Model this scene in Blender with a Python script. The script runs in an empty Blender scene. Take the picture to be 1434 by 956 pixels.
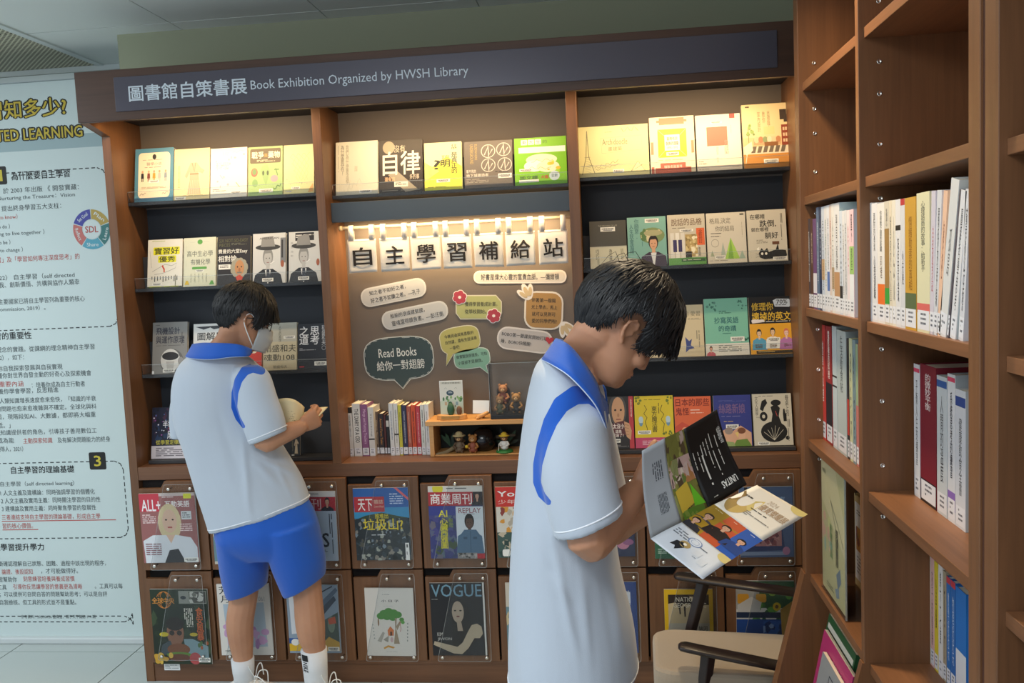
import bpy, bmesh, math, random
from mathutils import Vector, Matrix, noise
C = bpy.context.scene.collection
sc = bpy.context.scene
V = Vector
# ------------------------------------------------------------------ camera
FPX = 1220.18; H0 = 1.643
cr = V((.99358355, .10395566, -.04455284)); cu = V((.03530397, .08917283, .99539029)); cw = V((-.10744936, .99057631, -.08493061))
cd = bpy.data.cameras.new('camera'); cam = bpy.data.objects.new('camera', cd); C.objects.link(cam)
cd.sensor_width = 36; cd.lens = FPX * 36 / 1434; cd.clip_start = .05
cam.matrix_world = Matrix(((cr.x, cu.x, -cw.x, 0), (cr.y, cu.y, -cw.y, 0), (cr.z, cu.z, -cw.z, H0), (0, 0, 0, 1)))
sc.camera = cam
# ------------------------------------------------------------------ world, lights, exposure
w = bpy.data.worlds.new('world'); sc.world = w; w.use_nodes = True
w.node_tree.nodes['Background'].inputs[0].default_value = (.80, .90, 1, 1)
w.node_tree.nodes['Background'].inputs[1].default_value = 1.05
def area(name, loc, rot, sx, sy, e, col, spread=180):
    l = bpy.data.lights.new(name, 'AREA'); l.shape = 'RECTANGLE'; l.size = sx; l.size_y = sy; l.energy = e; l.color = col
    l.spread = math.radians(spread)
    o = bpy.data.objects.new(name, l); C.objects.link(o); o.location = loc; o.rotation_euler = rot; return o
area('ceiling_lamp', (-1.0, .3, 2.66), (0, 0, 0), 1.2, .6, 46, (.93, .97, 1))
area('ceiling_lamp', (1.6, -.6, 2.66), (0, 0, 0), 1.2, .6, 18, (.95, .97, 1))
area('ceiling_lamp', (-3.3, 2.0, 2.66), (0, 0, 0), .6, 1.2, 36, (.9, .97, 1))
WARM = (1, .70, .38)
for x0_, x1_ in ((-1.90, -1.10), (-1.05, -.13), (-.07, .70)):      # led strips behind the header board, one per bay
    area('led_lamp', ((x0_ + x1_) / 2, 3.20, 2.285), (math.radians(28), 0, 0), x1_ - x0_ - .1, .02, 3.5, WARM, 150)
area('led_lamp', (-.585, 3.45, 1.846), (math.radians(14), 0, 0), .84, .015, 5, WARM, 170)
area('led_lamp', (-.585, 3.352, 1.846), (math.radians(16), 0, 0), .84, .012, 2.2, WARM, 170)  # extra lamp added before the fascia to warm the fronts of the cloth banners
area('downlight', (.2, 2.25, 2.66), (math.radians(-8), math.radians(-14), 0), .12, .12, 12, (1, .78, .5), 120)
sc.view_settings.view_transform = 'Standard'; sc.view_settings.look = 'None'
sc.view_settings.exposure = 0; sc.view_settings.gamma = 1; sc.view_settings.use_curve_mapping = False
# ------------------------------------------------------------------ pixel rays (pixel of the photograph -> point on a plane of the room)
def ray(px, py): return cw + cr * ((px - 717) / FPX) - cu * ((py - 478) / FPX)
def at(px, py, Y):
    d = ray(px, py); return V((0, 0, H0)) + d * (Y / d.y)
def atx(px, py, X):
    d = ray(px, py); return V((0, 0, H0)) + d * (X / d.x)
# ------------------------------------------------------------------ materials
def lin(h):
    h = h.lstrip('#'); c = [int(h[i:i + 2], 16) / 255 for i in (0, 2, 4)]
    return tuple(x / 12.92 if x <= .04045 else ((x + .055) / 1.055) ** 2.4 for x in c) + (1,)
MC = {}
def mat(col, rough=.55, metal=0, spec=.5, bump=0, bscale=200, name=None, emit=0, sheen=0):
    k = (col, rough, metal, spec, bump, bscale, emit, sheen)
    if k in MC: return MC[k]
    m = bpy.data.materials.new(name or 'colour_' + col.strip('#')); m.use_nodes = True; nt = m.node_tree; b = nt.nodes['Principled BSDF']
    b.inputs['Base Color'].default_value = lin(col); b.inputs['Roughness'].default_value = rough; b.inputs['Metallic'].default_value = metal
    b.inputs['Specular IOR Level'].default_value = spec
    if sheen: b.inputs['Sheen Weight'].default_value = sheen
    if emit: b.inputs['Emission Color'].default_value = lin(col); b.inputs['Emission Strength'].default_value = emit
    if bump:
        n = nt.nodes.new('ShaderNodeTexNoise'); n.inputs['Scale'].default_value = bscale; n.inputs['Detail'].default_value = 3
        t = nt.nodes.new('ShaderNodeTexCoord'); nt.links.new(t.outputs['Object'], n.inputs['Vector'])
        bp = nt.nodes.new('ShaderNodeBump'); bp.inputs['Strength'].default_value = bump; bp.inputs['Distance'].default_value = .002
        nt.links.new(n.outputs['Fac'], bp.inputs['Height']); nt.links.new(bp.outputs['Normal'], b.inputs['Normal'])
    MC[k] = m; return m
def wood(name, axis, c1, c2, rough=.42):
    m = bpy.data.materials.new(name); m.use_nodes = True; nt = m.node_tree; b = nt.nodes['Principled BSDF']
    t = nt.nodes.new('ShaderNodeTexCoord'); mp = nt.nodes.new('ShaderNodeMapping')
    s = [70, 70, 70]; s['xyz'.index(axis)] = 2.2; mp.inputs['Scale'].default_value = s
    n = nt.nodes.new('ShaderNodeTexNoise'); n.inputs['Scale'].default_value = 1; n.inputs['Detail'].default_value = 6; n.inputs['Roughness'].default_value = .65; n.inputs['Distortion'].default_value = .6
    mp2 = nt.nodes.new('ShaderNodeMapping'); s2 = [9, 9, 9]; s2['xyz'.index(axis)] = .8; mp2.inputs['Scale'].default_value = s2
    n2 = nt.nodes.new('ShaderNodeTexNoise'); n2.inputs['Scale'].default_value = 1; n2.inputs['Detail'].default_value = 3
    mx = nt.nodes.new('ShaderNodeMath'); mx.operation = 'ADD'
    mu = nt.nodes.new('ShaderNodeMath'); mu.operation = 'MULTIPLY'; mu.inputs[1].default_value = .5
    r = nt.nodes.new('ShaderNodeValToRGB'); r.color_ramp.elements[0].position = .32; r.color_ramp.elements[1].position = .68
    r.color_ramp.elements[0].color = lin(c2); r.color_ramp.elements[1].color = lin(c1)
    L = nt.links.new
    L(t.outputs['Object'], mp.inputs[0]); L(t.outputs['Object'], mp2.inputs[0]); L(mp.outputs[0], n.inputs['Vector']); L(mp2.outputs[0], n2.inputs['Vector'])
    L(n.outputs['Fac'], mx.inputs[0]); L(n2.outputs['Fac'], mx.inputs[1]); L(mx.outputs[0], mu.inputs[0]); L(mu.outputs[0], r.inputs[0]); L(r.outputs[0], b.inputs['Base Color'])
    b.inputs['Roughness'].default_value = rough
    bp = nt.nodes.new('ShaderNodeBump'); bp.inputs['Strength'].default_value = .12; bp.inputs['Distance'].default_value = .001
    L(n.outputs['Fac'], bp.inputs['Height']); L(bp.outputs[0], b.inputs['Normal'])
    return m
WV = wood('walnut_wood_upright', 'z', '#825838', '#60412a'); WH = wood('walnut_wood_level', 'x', '#7c553b', '#5d3f2b'); WY = wood('walnut_wood_deep', 'y', '#8a5d3d', '#67452d')
WD = wood('dark_walnut_header', 'x', '#5b3f30', '#462f24'); PINE = wood('pale_pine', 'x', '#d8a668', '#c28c50'); ESP = wood('dark_stained_wood', 'x', '#2b2020', '#1d1514', .35)
def acrylic(name, tint, gl, df):
    m = bpy.data.materials.new(name); m.use_nodes = True; nt = m.node_tree; nt.nodes.clear(); L = nt.links.new
    o = nt.nodes.new('ShaderNodeOutputMaterial'); tr = nt.nodes.new('ShaderNodeBsdfTransparent'); tr.inputs[0].default_value = tint
    g = nt.nodes.new('ShaderNodeBsdfGlossy'); g.inputs['Roughness'].default_value = .06
    d = nt.nodes.new('ShaderNodeBsdfDiffuse'); d.inputs[0].default_value = (.8, .85, .85, 1)
    lw = nt.nodes.new('ShaderNodeLayerWeight'); lw.inputs[0].default_value = gl
    m1 = nt.nodes.new('ShaderNodeMixShader'); m2 = nt.nodes.new('ShaderNodeMixShader'); m1.inputs[0].default_value = df
    L(tr.outputs[0], m1.inputs[1]); L(d.outputs[0], m1.inputs[2]); L(lw.outputs['Fresnel'], m2.inputs[0]); L(m1.outputs[0], m2.inputs[1]); L(g.outputs[0], m2.inputs[2]); L(m2.outputs[0], o.inputs[0])
    return m
ACR = acrylic('clear_acrylic', (.98, .985, .985, 1), .16, .012); ACR2 = acrylic('thin_clear_acrylic', (.98, .985, .985, 1), .02, .01); ACE = acrylic('acrylic_edge', (.85, .9, .9, 1), .5, .35)
SCREW = mat('#d9d6cf', .25, .9, name='satin_steel'); DARK = mat('#2b3037', .6, name='charcoal_laminate'); SHELFD = mat('#353537', .5, name='dark_shelf'); BOARD = mat('#6b625a', .7, name='taupe_board'); NAVY = mat('#3c4854', .5, name='slate_fascia')
PAGE = mat('#e9e2d0', .8, name='page_edges'); WHITE = mat('#eef0ee', .6, name='white_card'); BLACK = mat('#141414', .4, name='black')
# ------------------------------------------------------------------ mesh building
class MB:
    def __init__(s): s.v = []; s.f = []; s.m = []
    def add(s, vs, fs, m=None, M=None):
        b = len(s.v); s.v += [tuple(M @ V(v)) if M else tuple(v) for v in vs]
        s.f += [tuple(i + b for i in f) for f in fs]; s.m += [m] * len(fs); return s
    def lift(s, n, bold, d=(0, -1.6e-5, 0)):      # the copies of heavy lettering lie a hair apart
        c = 4 if bold > .02 else (2 if bold >= .011 else 1); k = max(n // c, 1); b = len(s.v) - n
        for i in range(n): q = i // k; p = s.v[b + i]; s.v[b + i] = (p[0] + d[0] * q, p[1] + d[1] * q, p[2] + d[2] * q)
        return s
    def box(s, x0, x1, y0, y1, z0, z1, m=None, M=None):
        return s.add([(x0, y0, z0), (x1, y0, z0), (x1, y1, z0), (x0, y1, z0), (x0, y0, z1), (x1, y0, z1), (x1, y1, z1), (x0, y1, z1)],
                     [(0, 3, 2, 1), (4, 5, 6, 7), (0, 1, 5, 4), (1, 2, 6, 5), (2, 3, 7, 6), (3, 0, 4, 7)], m, M)
    def prism(s, pts, y0, y1, m=None, M=None):      # polygon in x,z pushed along y
        n = len(pts); a = sum(pts[i][0] * pts[(i + 1) % n][1] - pts[(i + 1) % n][0] * pts[i][1] for i in range(n))
        if a < 0: pts = pts[::-1]
        vs = [(p[0], y0, p[1]) for p in pts] + [(p[0], y1, p[1]) for p in pts]
        return s.add(vs, [tuple(range(n)), tuple(range(2 * n - 1, n - 1, -1))] + [(i, i + n, (i + 1) % n + n, (i + 1) % n) for i in range(n)], m, M)
    def rings(s, rs, m=None, n=16, M=None, cap=True):   # rs: (centre, a vector, b vector)
        vs = []
        for c, a, b in rs:
            c, a, b = V(c), V(a), V(b)
            vs += [c + a * math.cos(2 * math.pi * k / n) + b * math.sin(2 * math.pi * k / n) for k in range(n)]
        fs = [(i * n + k, i * n + (k + 1) % n, (i + 1) * n + (k + 1) % n, (i + 1) * n + k) for i in range(len(rs) - 1) for k in range(n)]
        if cap: fs += [tuple(range(n - 1, -1, -1)), tuple((len(rs) - 1) * n + k for k in range(n))]
        return s.add(vs, fs, m, M)
    def tube(s, pts, rad, m=None, n=8, M=None, flat=1, hint=None):
        pts = [V(p) for p in pts]; rs = []
        if not isinstance(rad, (list, tuple)): rad = [rad] * len(pts)
        up = V(hint) if hint else None
        for i, p in enumerate(pts):
            t = (pts[min(i + 1, len(pts) - 1)] - pts[max(i - 1, 0)]).normalized()
            if up is None: up = V((0, 0, 1)) if abs(t.z) < .9 else V((1, 0, 0))
            a = t.cross(up).normalized(); b = a.cross(t).normalized(); up = b
            rs.append((p, a * rad[i], b * rad[i] * flat))
        return s.rings(rs, m, n, M)
    def capsule(s, pts, rad, m=None, n=12, M=None, hint=None, flat=1):   # tube with rounded ends
        pts = [V(p) for p in pts]
        if not isinstance(rad, (list, tuple)): rad = [rad] * len(pts)
        rad = list(rad); d0 = (pts[0] - pts[1]).normalized(); d1 = (pts[-1] - pts[-2]).normalized()
        P = [pts[0] + d0 * rad[0] * .95, pts[0] + d0 * rad[0] * .7, pts[0]] + pts[1:-1] + [pts[-1], pts[-1] + d1 * rad[-1] * .7, pts[-1] + d1 * rad[-1] * .95]
        R = [rad[0] * .3, rad[0] * .72] + rad + [rad[-1] * .72, rad[-1] * .3]
        return s.tube(P, R, m, n, M, flat, hint)
    def ell(s, c, r, m=None, M=None, n=16, k=10, R=None):
        c = V(c); vs = []
        for i in range(1, k):
            th = math.pi * i / k
            for j in range(n):
                p = V((r[0] * math.sin(th) * math.cos(2 * math.pi * j / n), r[1] * math.sin(th) * math.sin(2 * math.pi * j / n), r[2] * math.cos(th)))
                vs.append(c + (R @ p if R else p))
        t = V((0, 0, r[2])); t = R @ t if R else t
        vs += [c + t, c - t]; N = (k - 1) * n
        fs = [(i * n + j, (i + 1) * n + j, (i + 1) * n + (j + 1) % n, i * n + (j + 1) % n) for i in range(k - 2) for j in range(n)]
        fs += [(N, j, (j + 1) % n) for j in range(n)] + [(N + 1, (k - 2) * n + (j + 1) % n, (k - 2) * n + j) for j in range(n)]
        return s.add(vs, fs, m, M)
    def lathe(s, prof, c, m=None, n=20, M=None):
        return s.rings([(V(c) + V((0, 0, z)), V((r, 0, 0)), V((0, r, 0))) for r, z in prof], m, n, M)
    def sheet(s, fn, nu, nv, m=None, th=0):
        vs = [fn(i / nu, j / nv) for j in range(nv + 1) for i in range(nu + 1)]
        fs = [(j * (nu + 1) + i, j * (nu + 1) + i + 1, (j + 1) * (nu + 1) + i + 1, (j + 1) * (nu + 1) + i) for j in range(nv) for i in range(nu)]
        return s.add(vs, fs, m)
    def mesh(s, name, mats=None):
        me = bpy.data.meshes.new(name); me.from_pydata(s.v, [], s.f)
        ks = []
        for k in s.m:
            if k is not None and k not in ks: ks.append(k)
        for k in ks: me.materials.append(k)
        if len(ks) > 1: me.polygons.foreach_set('material_index', [ks.index(k) if k in ks else 0 for k in s.m])
        me.update(); return me
    def build(s, name, m=None, parent=None, smooth=False, bevel=0, solid=0, auto=0):
        s.m = [k or m for k in s.m]
        me = s.mesh(name); o = bpy.data.objects.new(name, me); C.objects.link(o)
        if parent is not None: o.parent = parent
        if smooth: me.polygons.foreach_set('use_smooth', [True] * len(me.polygons))
        if solid: q = o.modifiers.new('solid', 'SOLIDIFY'); q.thickness = solid; q.offset = 0
        if bevel: q = o.modifiers.new('bevel', 'BEVEL'); q.width = bevel; q.segments = 2; q.limit_method = 'ANGLE'
        return o
def tag(o, label=None, cat=None, group=None, kind=None):
    if label: o['label'] = label
    if cat: o['category'] = cat
    if group: o['group'] = group
    if kind: o['kind'] = kind
    return o
def thing(name, loc, label, cat, group=None, rot=(0, 0, 0)):
    o = bpy.data.objects.new(name, None); C.objects.link(o); o.location = loc; o.rotation_euler = rot; o.empty_display_size = .05
    return tag(o, label, cat, group)
def keep_world(o, parent):
    o.parent = parent; o.matrix_parent_inverse = Matrix.Translation(parent.location).inverted(); return o
# ------------------------------------------------------------------ lettering and flat print
TC = {}
def text_base(s):
    k = s
    if k in TC: return TC[k]
    c = bpy.data.curves.new('t', 'FONT'); c.body = s; c.size = 1; c.resolution_u = 2;  c.align_x = 'CENTER' if '\n' in s else 'LEFT'; c.space_line = .9
    o = bpy.data.objects.new('t', c); me = bpy.data.meshes.new_from_object(o)
    vs = [(v.co.x, v.co.y) for v in me.vertices]; fs = [tuple(p.vertices) for p in me.polygons]
    bpy.data.objects.remove(o); bpy.data.curves.remove(c); bpy.data.meshes.remove(me)
    if not vs: vs = [(0, 0), (1, 0), (1, 1)]; fs = [(0, 1, 2)]
    x0 = min(v[0] for v in vs); x1 = max(v[0] for v in vs); y0 = min(v[1] for v in vs); y1 = max(v[1] for v in vs)
    vs = [((x - x0) / max(x1 - x0, 1e-6), (y1 - y) / max(y1 - y0, 1e-6)) for x, y in vs]      # 0..1, y down
    TC[k] = (vs, fs, (x1 - x0) / max(y1 - y0, 1e-6), 1 / max(x1 - x0, 1e-6), 1 / max(y1 - y0, 1e-6)); return TC[k]
def text_geo(s, bold):       # heavier lettering = the same strokes laid down several times, shifted by a hair
    vs, fs, asp, ex, ey = text_base(s)
    if bold < .011: return vs, fs, asp
    V_, F_ = [], []; b = .011 if bold > .02 else .006
    for dx, dy in (((-b, -b), (b, b), (-b, b), (b, -b)) if bold > .02 else ((-b, 0), (b, 0))):
        n = len(V_); V_ += [(u + dx * ex, q + dy * ey) for u, q in vs]; F_ += [tuple(i + n for i in f) for f in fs]
    return V_, F_, asp
def rr(x0, y0, x1, y1, r, n=5):
    P = []
    for cx, cy, a0 in ((x1 - r, y0 + r, -90), (x1 - r, y1 - r, 0), (x0 + r, y1 - r, 90), (x0 + r, y0 + r, 180)):
        P += [(cx + r * math.cos(math.radians(a0 + 90 * i / n)), cy + r * math.sin(math.radians(a0 + 90 * i / n))) for i in range(n + 1)]
    return P
def el(cx, cy, rx, ry, n=20, a0=0, a1=360): return [(cx + rx * math.cos(math.radians(a0 + (a1 - a0) * i / n)), cy + ry * math.sin(math.radians(a0 + (a1 - a0) * i / n))) for i in range(n if a1 - a0 == 360 else n + 1)]
def man(cx, cy, s, skin='#c99a7a', hair='#1b1615', cloth='#2a2f45', cloth2=None, hat=None):   # small printed portrait, s = head height in print units
    a = [('p', [(cx - 1.5 * s, cy + 2.6 * s), (cx - 1.3 * s, cy + 1.1 * s), (cx - .5 * s, cy + .72 * s), (cx + .5 * s, cy + .72 * s), (cx + 1.3 * s, cy + 1.1 * s), (cx + 1.5 * s, cy + 2.6 * s)], cloth),
         ('e', cx, cy - .1 * s, .52 * s, .62 * s, hair), ('r', cx - .18 * s, cy + .4 * s, cx + .18 * s, cy + .95 * s, skin), ('e', cx, cy + .02 * s, .4 * s, .5 * s, skin),
         ('p', [(cx - .45 * s, cy - .05 * s), (cx - .3 * s, cy - .32 * s), (cx + .3 * s, cy - .34 * s), (cx + .45 * s, cy - .05 * s), (cx + .4 * s, cy - .5 * s), (cx - .4 * s, cy - .5 * s)], hair),
         ('e', cx - .16 * s, cy, .05 * s, .035 * s, '#201816'), ('e', cx + .16 * s, cy, .05 * s, .035 * s, '#201816'), ('r', cx - .12 * s, cy + .26 * s, cx + .12 * s, cy + .3 * s, '#8a4a42')]
    if cloth2: a.append(('p', [(cx - .3 * s, cy + .78 * s), (cx + .3 * s, cy + .78 * s), (cx + .05 * s, cy + 2 * s), (cx - .05 * s, cy + 2 * s)], cloth2))
    if hat: a += [('e', cx, cy - .3 * s, .8 * s, .16 * s, hat), ('r', cx - .42 * s, cy - .75 * s, cx + .42 * s, cy - .3 * s, hat)]
    return a
def lines(x0, y0, x1, y1, n, col, seed=1, vert=False, f=.45):       # rows of print too small to read, as broken dashes
    rnd = random.Random(seed); a = []
    for i in range(n):
        t0 = i / n; t1 = (i + f) / n; p = 0
        while p < 1:
            q = min(1, p + rnd.uniform(.1, .5)); q2 = q
            if vert: a.append(('r', x0 + (x1 - x0) * t0, y0 + (y1 - y0) * p, x0 + (x1 - x0) * t1, y0 + (y1 - y0) * q2, col))
            else: a.append(('r', x0 + (x1 - x0) * p, y0 + (y1 - y0) * t0, x0 + (x1 - x0) * q2, y0 + (y1 - y0) * t1, col))
            p = q + rnd.uniform(.03, .08)
            if rnd.random() < .15: break
    return a
def barc(cx, cy, w=26, h=7):
    a = [('r', cx - w / 2, cy - h / 2, cx + w / 2, cy + h / 2, '#f1efe6')]
    rnd = random.Random(int(cx * 7 + cy)); x = cx - w * .4
    while x < cx + w * .38:
        d = rnd.uniform(.5, 1.4); a.append(('r', x, cy - h * .28, x + d, cy + h * .12, '#2a2a2a')); x += d + rnd.uniform(.4, 1)
    a.append(('r', cx - w * .3, cy + h * .2, cx + w * .3, cy + h * .32, '#4a4a4a')); return a
def spots(x0, y0, x1, y1, n, cols, r0, r1, seed=3):
    rnd = random.Random(seed)
    return [('e', rnd.uniform(x0, x1), rnd.uniform(y0, y1), rnd.uniform(r0, r1), rnd.uniform(r0, r1) * .8, rnd.choice(cols)) for _ in range(n)]
def facets(x0, y0, x1, y1, n, cols, r0, r1, seed=3):
    rnd = random.Random(seed); a = [('r', x0, y0, x1, y1, cols[0])]
    for _ in range(n):
        cx, cy, r = rnd.uniform(x0, x1), rnd.uniform(y0, y1), rnd.uniform(r0, r1); k = rnd.randint(3, 6); o = rnd.uniform(0, 6)
        P = [(min(max(cx + r * rnd.uniform(.5, 1.2) * math.cos(o + 6.283 * i / k), x0), x1), min(max(cy + r * rnd.uniform(.4, 1) * math.sin(o + 6.283 * i / k), y0), y1)) for i in range(k)]
        a.append(('p', P, rnd.choice(cols)))
    return a
def stroke(pts, wd, ax=1, ay=1):
    L, R = [], []
    for i, p in enumerate(pts):
        q0 = pts[max(i - 1, 0)]; q1 = pts[min(i + 1, len(pts) - 1)]; dx = (q1[0] - q0[0]) * ax; dy = (q1[1] - q0[1]) * ay; d = math.hypot(dx, dy) or 1
        nx, ny = -dy / d * wd / 2 / ax, dx / d * wd / 2 / ay; L.append((p[0] + nx, p[1] + ny)); R.append((p[0] - nx, p[1] - ny))
    return L, R
def print_mb(items, mapf, rough=.45, step=.00002, sub=1, clip=True, mb=None):
    mb = mb or MB(); k = 0
    cl = (lambda t: min(max(t, 0), 100)) if clip else (lambda t: t)
    for it in items:
        k += 1; e = step * k; c = it[0]
        if c == 'r':
            _, x0, y0, x1, y1, col = it[:6]; m = mat(col, rough); x0, x1, y0, y1 = cl(x0), cl(x1), cl(y0), cl(y1); n = sub if (x1 - x0) * (y1 - y0) > 4 else 1
            for i in range(n):
                for j in range(n):
                    a, b, c_, d = x0 + (x1 - x0) * i / n, x0 + (x1 - x0) * (i + 1) / n, y0 + (y1 - y0) * j / n, y0 + (y1 - y0) * (j + 1) / n
                    mb.add([mapf(a, d, e), mapf(b, d, e), mapf(b, c_, e), mapf(a, c_, e)], [(0, 1, 2, 3)], m)
        elif c in 'pe':
            if c == 'e': P = el(it[1], it[2], it[3], it[4]); col = it[5]
            else: P, col = it[1], it[2]
            P = [(cl(x), cl(y)) for x, y in P]
            a = sum(P[i][0] * P[(i + 1) % len(P)][1] - P[(i + 1) % len(P)][0] * P[i][1] for i in range(len(P)))
            if a > 0: P = P[::-1]
            mb.add([mapf(x, y, e) for x, y in P], [tuple(range(len(P)))], mat(col, rough))
        elif c == 'l':
            L, R = stroke(it[1], it[2]); n = len(L)
            mb.add([mapf(cl(x), cl(y), e) for x, y in L + R], [(i, i + 1, n + i + 1, n + i) for i in range(n - 1)], mat(it[3], rough))
        elif c == 't':
            s, x0, y0, x1, y1, col = it[1:7]; fl = it[7] if len(it) > 7 else ''
            if 'v' in fl: s = '\n'.join(s)
            vs, fs, asp = text_geo(s, .035 if 'b' in fl else (.012 if 'm' in fl else 0))
            if 'r' in fl: g = lambda u, q: (x1 - q * (x1 - x0), y0 + u * (y1 - y0))      # turned to read downwards
            elif 'u' in fl: g = lambda u, q: (x1 - u * (x1 - x0), y1 - q * (y1 - y0))      # upside down
            else: g = lambda u, q: (x0 + u * (x1 - x0), y0 + q * (y1 - y0))
            if 'o' in fl:
                for dx, dy in ():
                    mb.add([mapf(g(u, q)[0] + dx, g(u, q)[1] + dy, e) for u, q in vs], fs, mat('#15150f', rough))
                e += step * .5
            cN = len(vs) // (4 if 'b' in fl else (2 if 'm' in fl else 1)); mb.add([mapf(*g(u, q), e + (i // max(cN, 1)) * .000016) for i, (u, q) in enumerate(vs)], fs, mat(col, rough))
    return mb
def flat_map(w_, h_): return lambda u, v, e: V((u / 100 * w_ - w_ / 2, -e, (1 - v / 100) * h_))
# ================================================================== the setting
def struct(o, name=None): o['kind'] = 'structure'; return o
fl = struct(MB().box(-5.2, 2.2, -1.5, 5.0, -.03, -.006, mat('#33383a', .5)).build('floor'))
tile_m = mat('#b9c2c0', .28, bump=.05, bscale=30, name='floor_tile')
tme = MB().box(-.2975, .2975, -.2975, .2975, -.006, 0, tile_m).mesh('tile')
for i in range(9):
    for j in range(7):
        t = bpy.data.objects.new('tile', tme); C.objects.link(t); t.parent = fl; t.location = (-4.25 + .6 * i + .0, .873 + .6 * j, 0)
ce = struct(MB().box(-5.2, 2.2, -1.5, 5.0, 2.712, 2.74, mat('#4a4f4d', .8)).build('ceiling'))
cm = mat('#eaf0ec', .85, bump=.15, bscale=90, name='ceiling_board')
cme = MB().box(-.306, .306, -.306, .306, 2.70, 2.712, cm).mesh('panel')
for i in range(7):
    for j in range(9):
        t = bpy.data.objects.new('panel', cme); C.objects.link(t); t.parent = ce; t.location = (-2.044 + .632 * i, 3.81 - .62 * j, 0); t.scale = (1.025, 1, 1)
for j in range(1, 2):
    t = bpy.data.objects.new('panel', cme); C.objects.link(t); t.parent = ce; t.location = (-2.044, 3.81 + .6 * j, 0)
# perforated metal panels of the ceiling, left of the board panels
pm = bpy.data.materials.new('perforated_metal'); pm.use_nodes = True; nt = pm.node_tree; b = nt.nodes['Principled BSDF']
tc = nt.nodes.new('ShaderNodeTexCoord'); mp = nt.nodes.new('ShaderNodeMapping'); mp.inputs['Scale'].default_value = (58, 58, 58); mp.inputs['Rotation'].default_value = (0, 0, math.radians(45))
vo = nt.nodes.new('ShaderNodeTexVoronoi'); vo.voronoi_dimensions = '2D'; vo.inputs['Randomness'].default_value = 0; vo.inputs['Scale'].default_value = 1
rp = nt.nodes.new('ShaderNodeValToRGB'); rp.color_ramp.elements[0].position = .33; rp.color_ramp.elements[1].position = .4; rp.color_ramp.elements[0].color = lin('#5f5c46'); rp.color_ramp.elements[1].color = lin('#dad7bd')
nt.links.new(tc.outputs['Object'], mp.inputs[0]); nt.links.new(mp.outputs[0], vo.inputs['Vector']); nt.links.new(vo.outputs['Distance'], rp.inputs[0]); nt.links.new(rp.outputs[0], b.inputs['Base Color'])
for i in range(4):
    for j in range(3):
        t = MB().box(-2.385 - .6 * (i + 1) + .006, -2.385 - .6 * i, 3.48 - .6 * j + .004 , 4.08 - .6 * j - .004, 2.70, 2.71, pm).build('panel', parent=ce)
MB().box(-2.385, -2.352, -1.4, 4.1, 2.693, 2.711, mat('#dfe6e4', .5)).build('rail', parent=ce)
struct(MB().box(-2.02, 2.2, 3.61, 3.70, 0, 2.72, mat('#a9ad92', .9, name='olive_wall_paint')).build('wall_back'))
struct(MB().box(-2.02, -1.98, 3.70, 4.12, 0, 2.72, mat('#e8efec', .9)).build('wall_return'))
struct(MB().box(-5.2, -1.98, 4.10, 4.2, 0, 2.72, mat('#dfe6e3', .9)).build('wall_far'))
struct(MB().box(-5.2, -2.02, 4.06, 4.10, 2.60, 2.70, mat('#e3eae8', .5)).build('trim_1', bevel=.004))
struct(MB().box(1.6, 1.7, -1.5, 3.61, 0, 2.72, mat('#b5b2a6', .9)).build('wall_right'))
# ================================================================== roll-up banner
BY = 3.68
bn = thing('standing_banner', (-2.75, BY, 0), 'tall pale banner of printed learning notes standing left of the wooden display', 'banner')
bx0, bx1, bz0, bz1 = -3.35, -1.985, .022, 2.55
s_ = MB().box(bx0 - bn.location.x, bx1 - bn.location.x, -.002, .002, bz0, bz1, mat('#cbdad9', .6, name='banner_vinyl')).build('banner_sheet', parent=bn)
MB().box(bx0 + 2.75, bx1 + 2.75, -.03, .03, 0, .03, mat('#d6dcdc', .35, .3)).build('base', parent=bn, bevel=.006)
MB().box(bx0 + 2.75, bx1 + 2.75, -.012, .012, 2.545, 2.575, mat('#9aa3a3', .35, .6)).build('top_rail', parent=bn, bevel=.004)
MB().tube([(.06, -.015, 2.56), (.06, -.02, 2.6), (.075, -.02, 2.62), (.09, -.02, 2.6), (.09, -.02, 2.585)], .005, BLACK).build('hook', parent=bn, smooth=True)
def P2(x, y): p = at(x, y, BY); return (p.x, p.z)
BI = []      # banner print in metres: x, z
def btext(s, x, y, hpx, col='#3a4244', fl='', wpx=None):      # x,y = left baseline-ish centre in the photograph; lettering is set along the banner's level lines
    p = at(x, y, BY); k = .00302; h = hpx * k; vs, fs, asp = text_geo(s, .035 if 'b' in fl else .008)
    wd = wpx * k if wpx else h * asp; BI.append((s, p.x, p.z, wd, h, col, fl))
M_ = MB()
def bpoly(pts, col, e): M_.add([(x + 2.75, -.002 - e, z) for x, z in pts], [tuple(range(len(pts)))], mat(col, .6))
btext('習知多少?', -18, 156, 26, '#c9b23a', 'bo', 124); btext('DIRECTED LEARNING', -52, 194, 16, '#c9b23a', 'bo', 188)
q = at(0, 204, BY); bpoly([(-3.3, q.z - .03), (-2.05, q.z - .03), (-2.05, q.z + .03), (-3.3, q.z + .03)], '#9db4b8', .0001)
btext('為什麼要自主學習', 16, 247, 12, '#16191b', 'b', 92)
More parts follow.
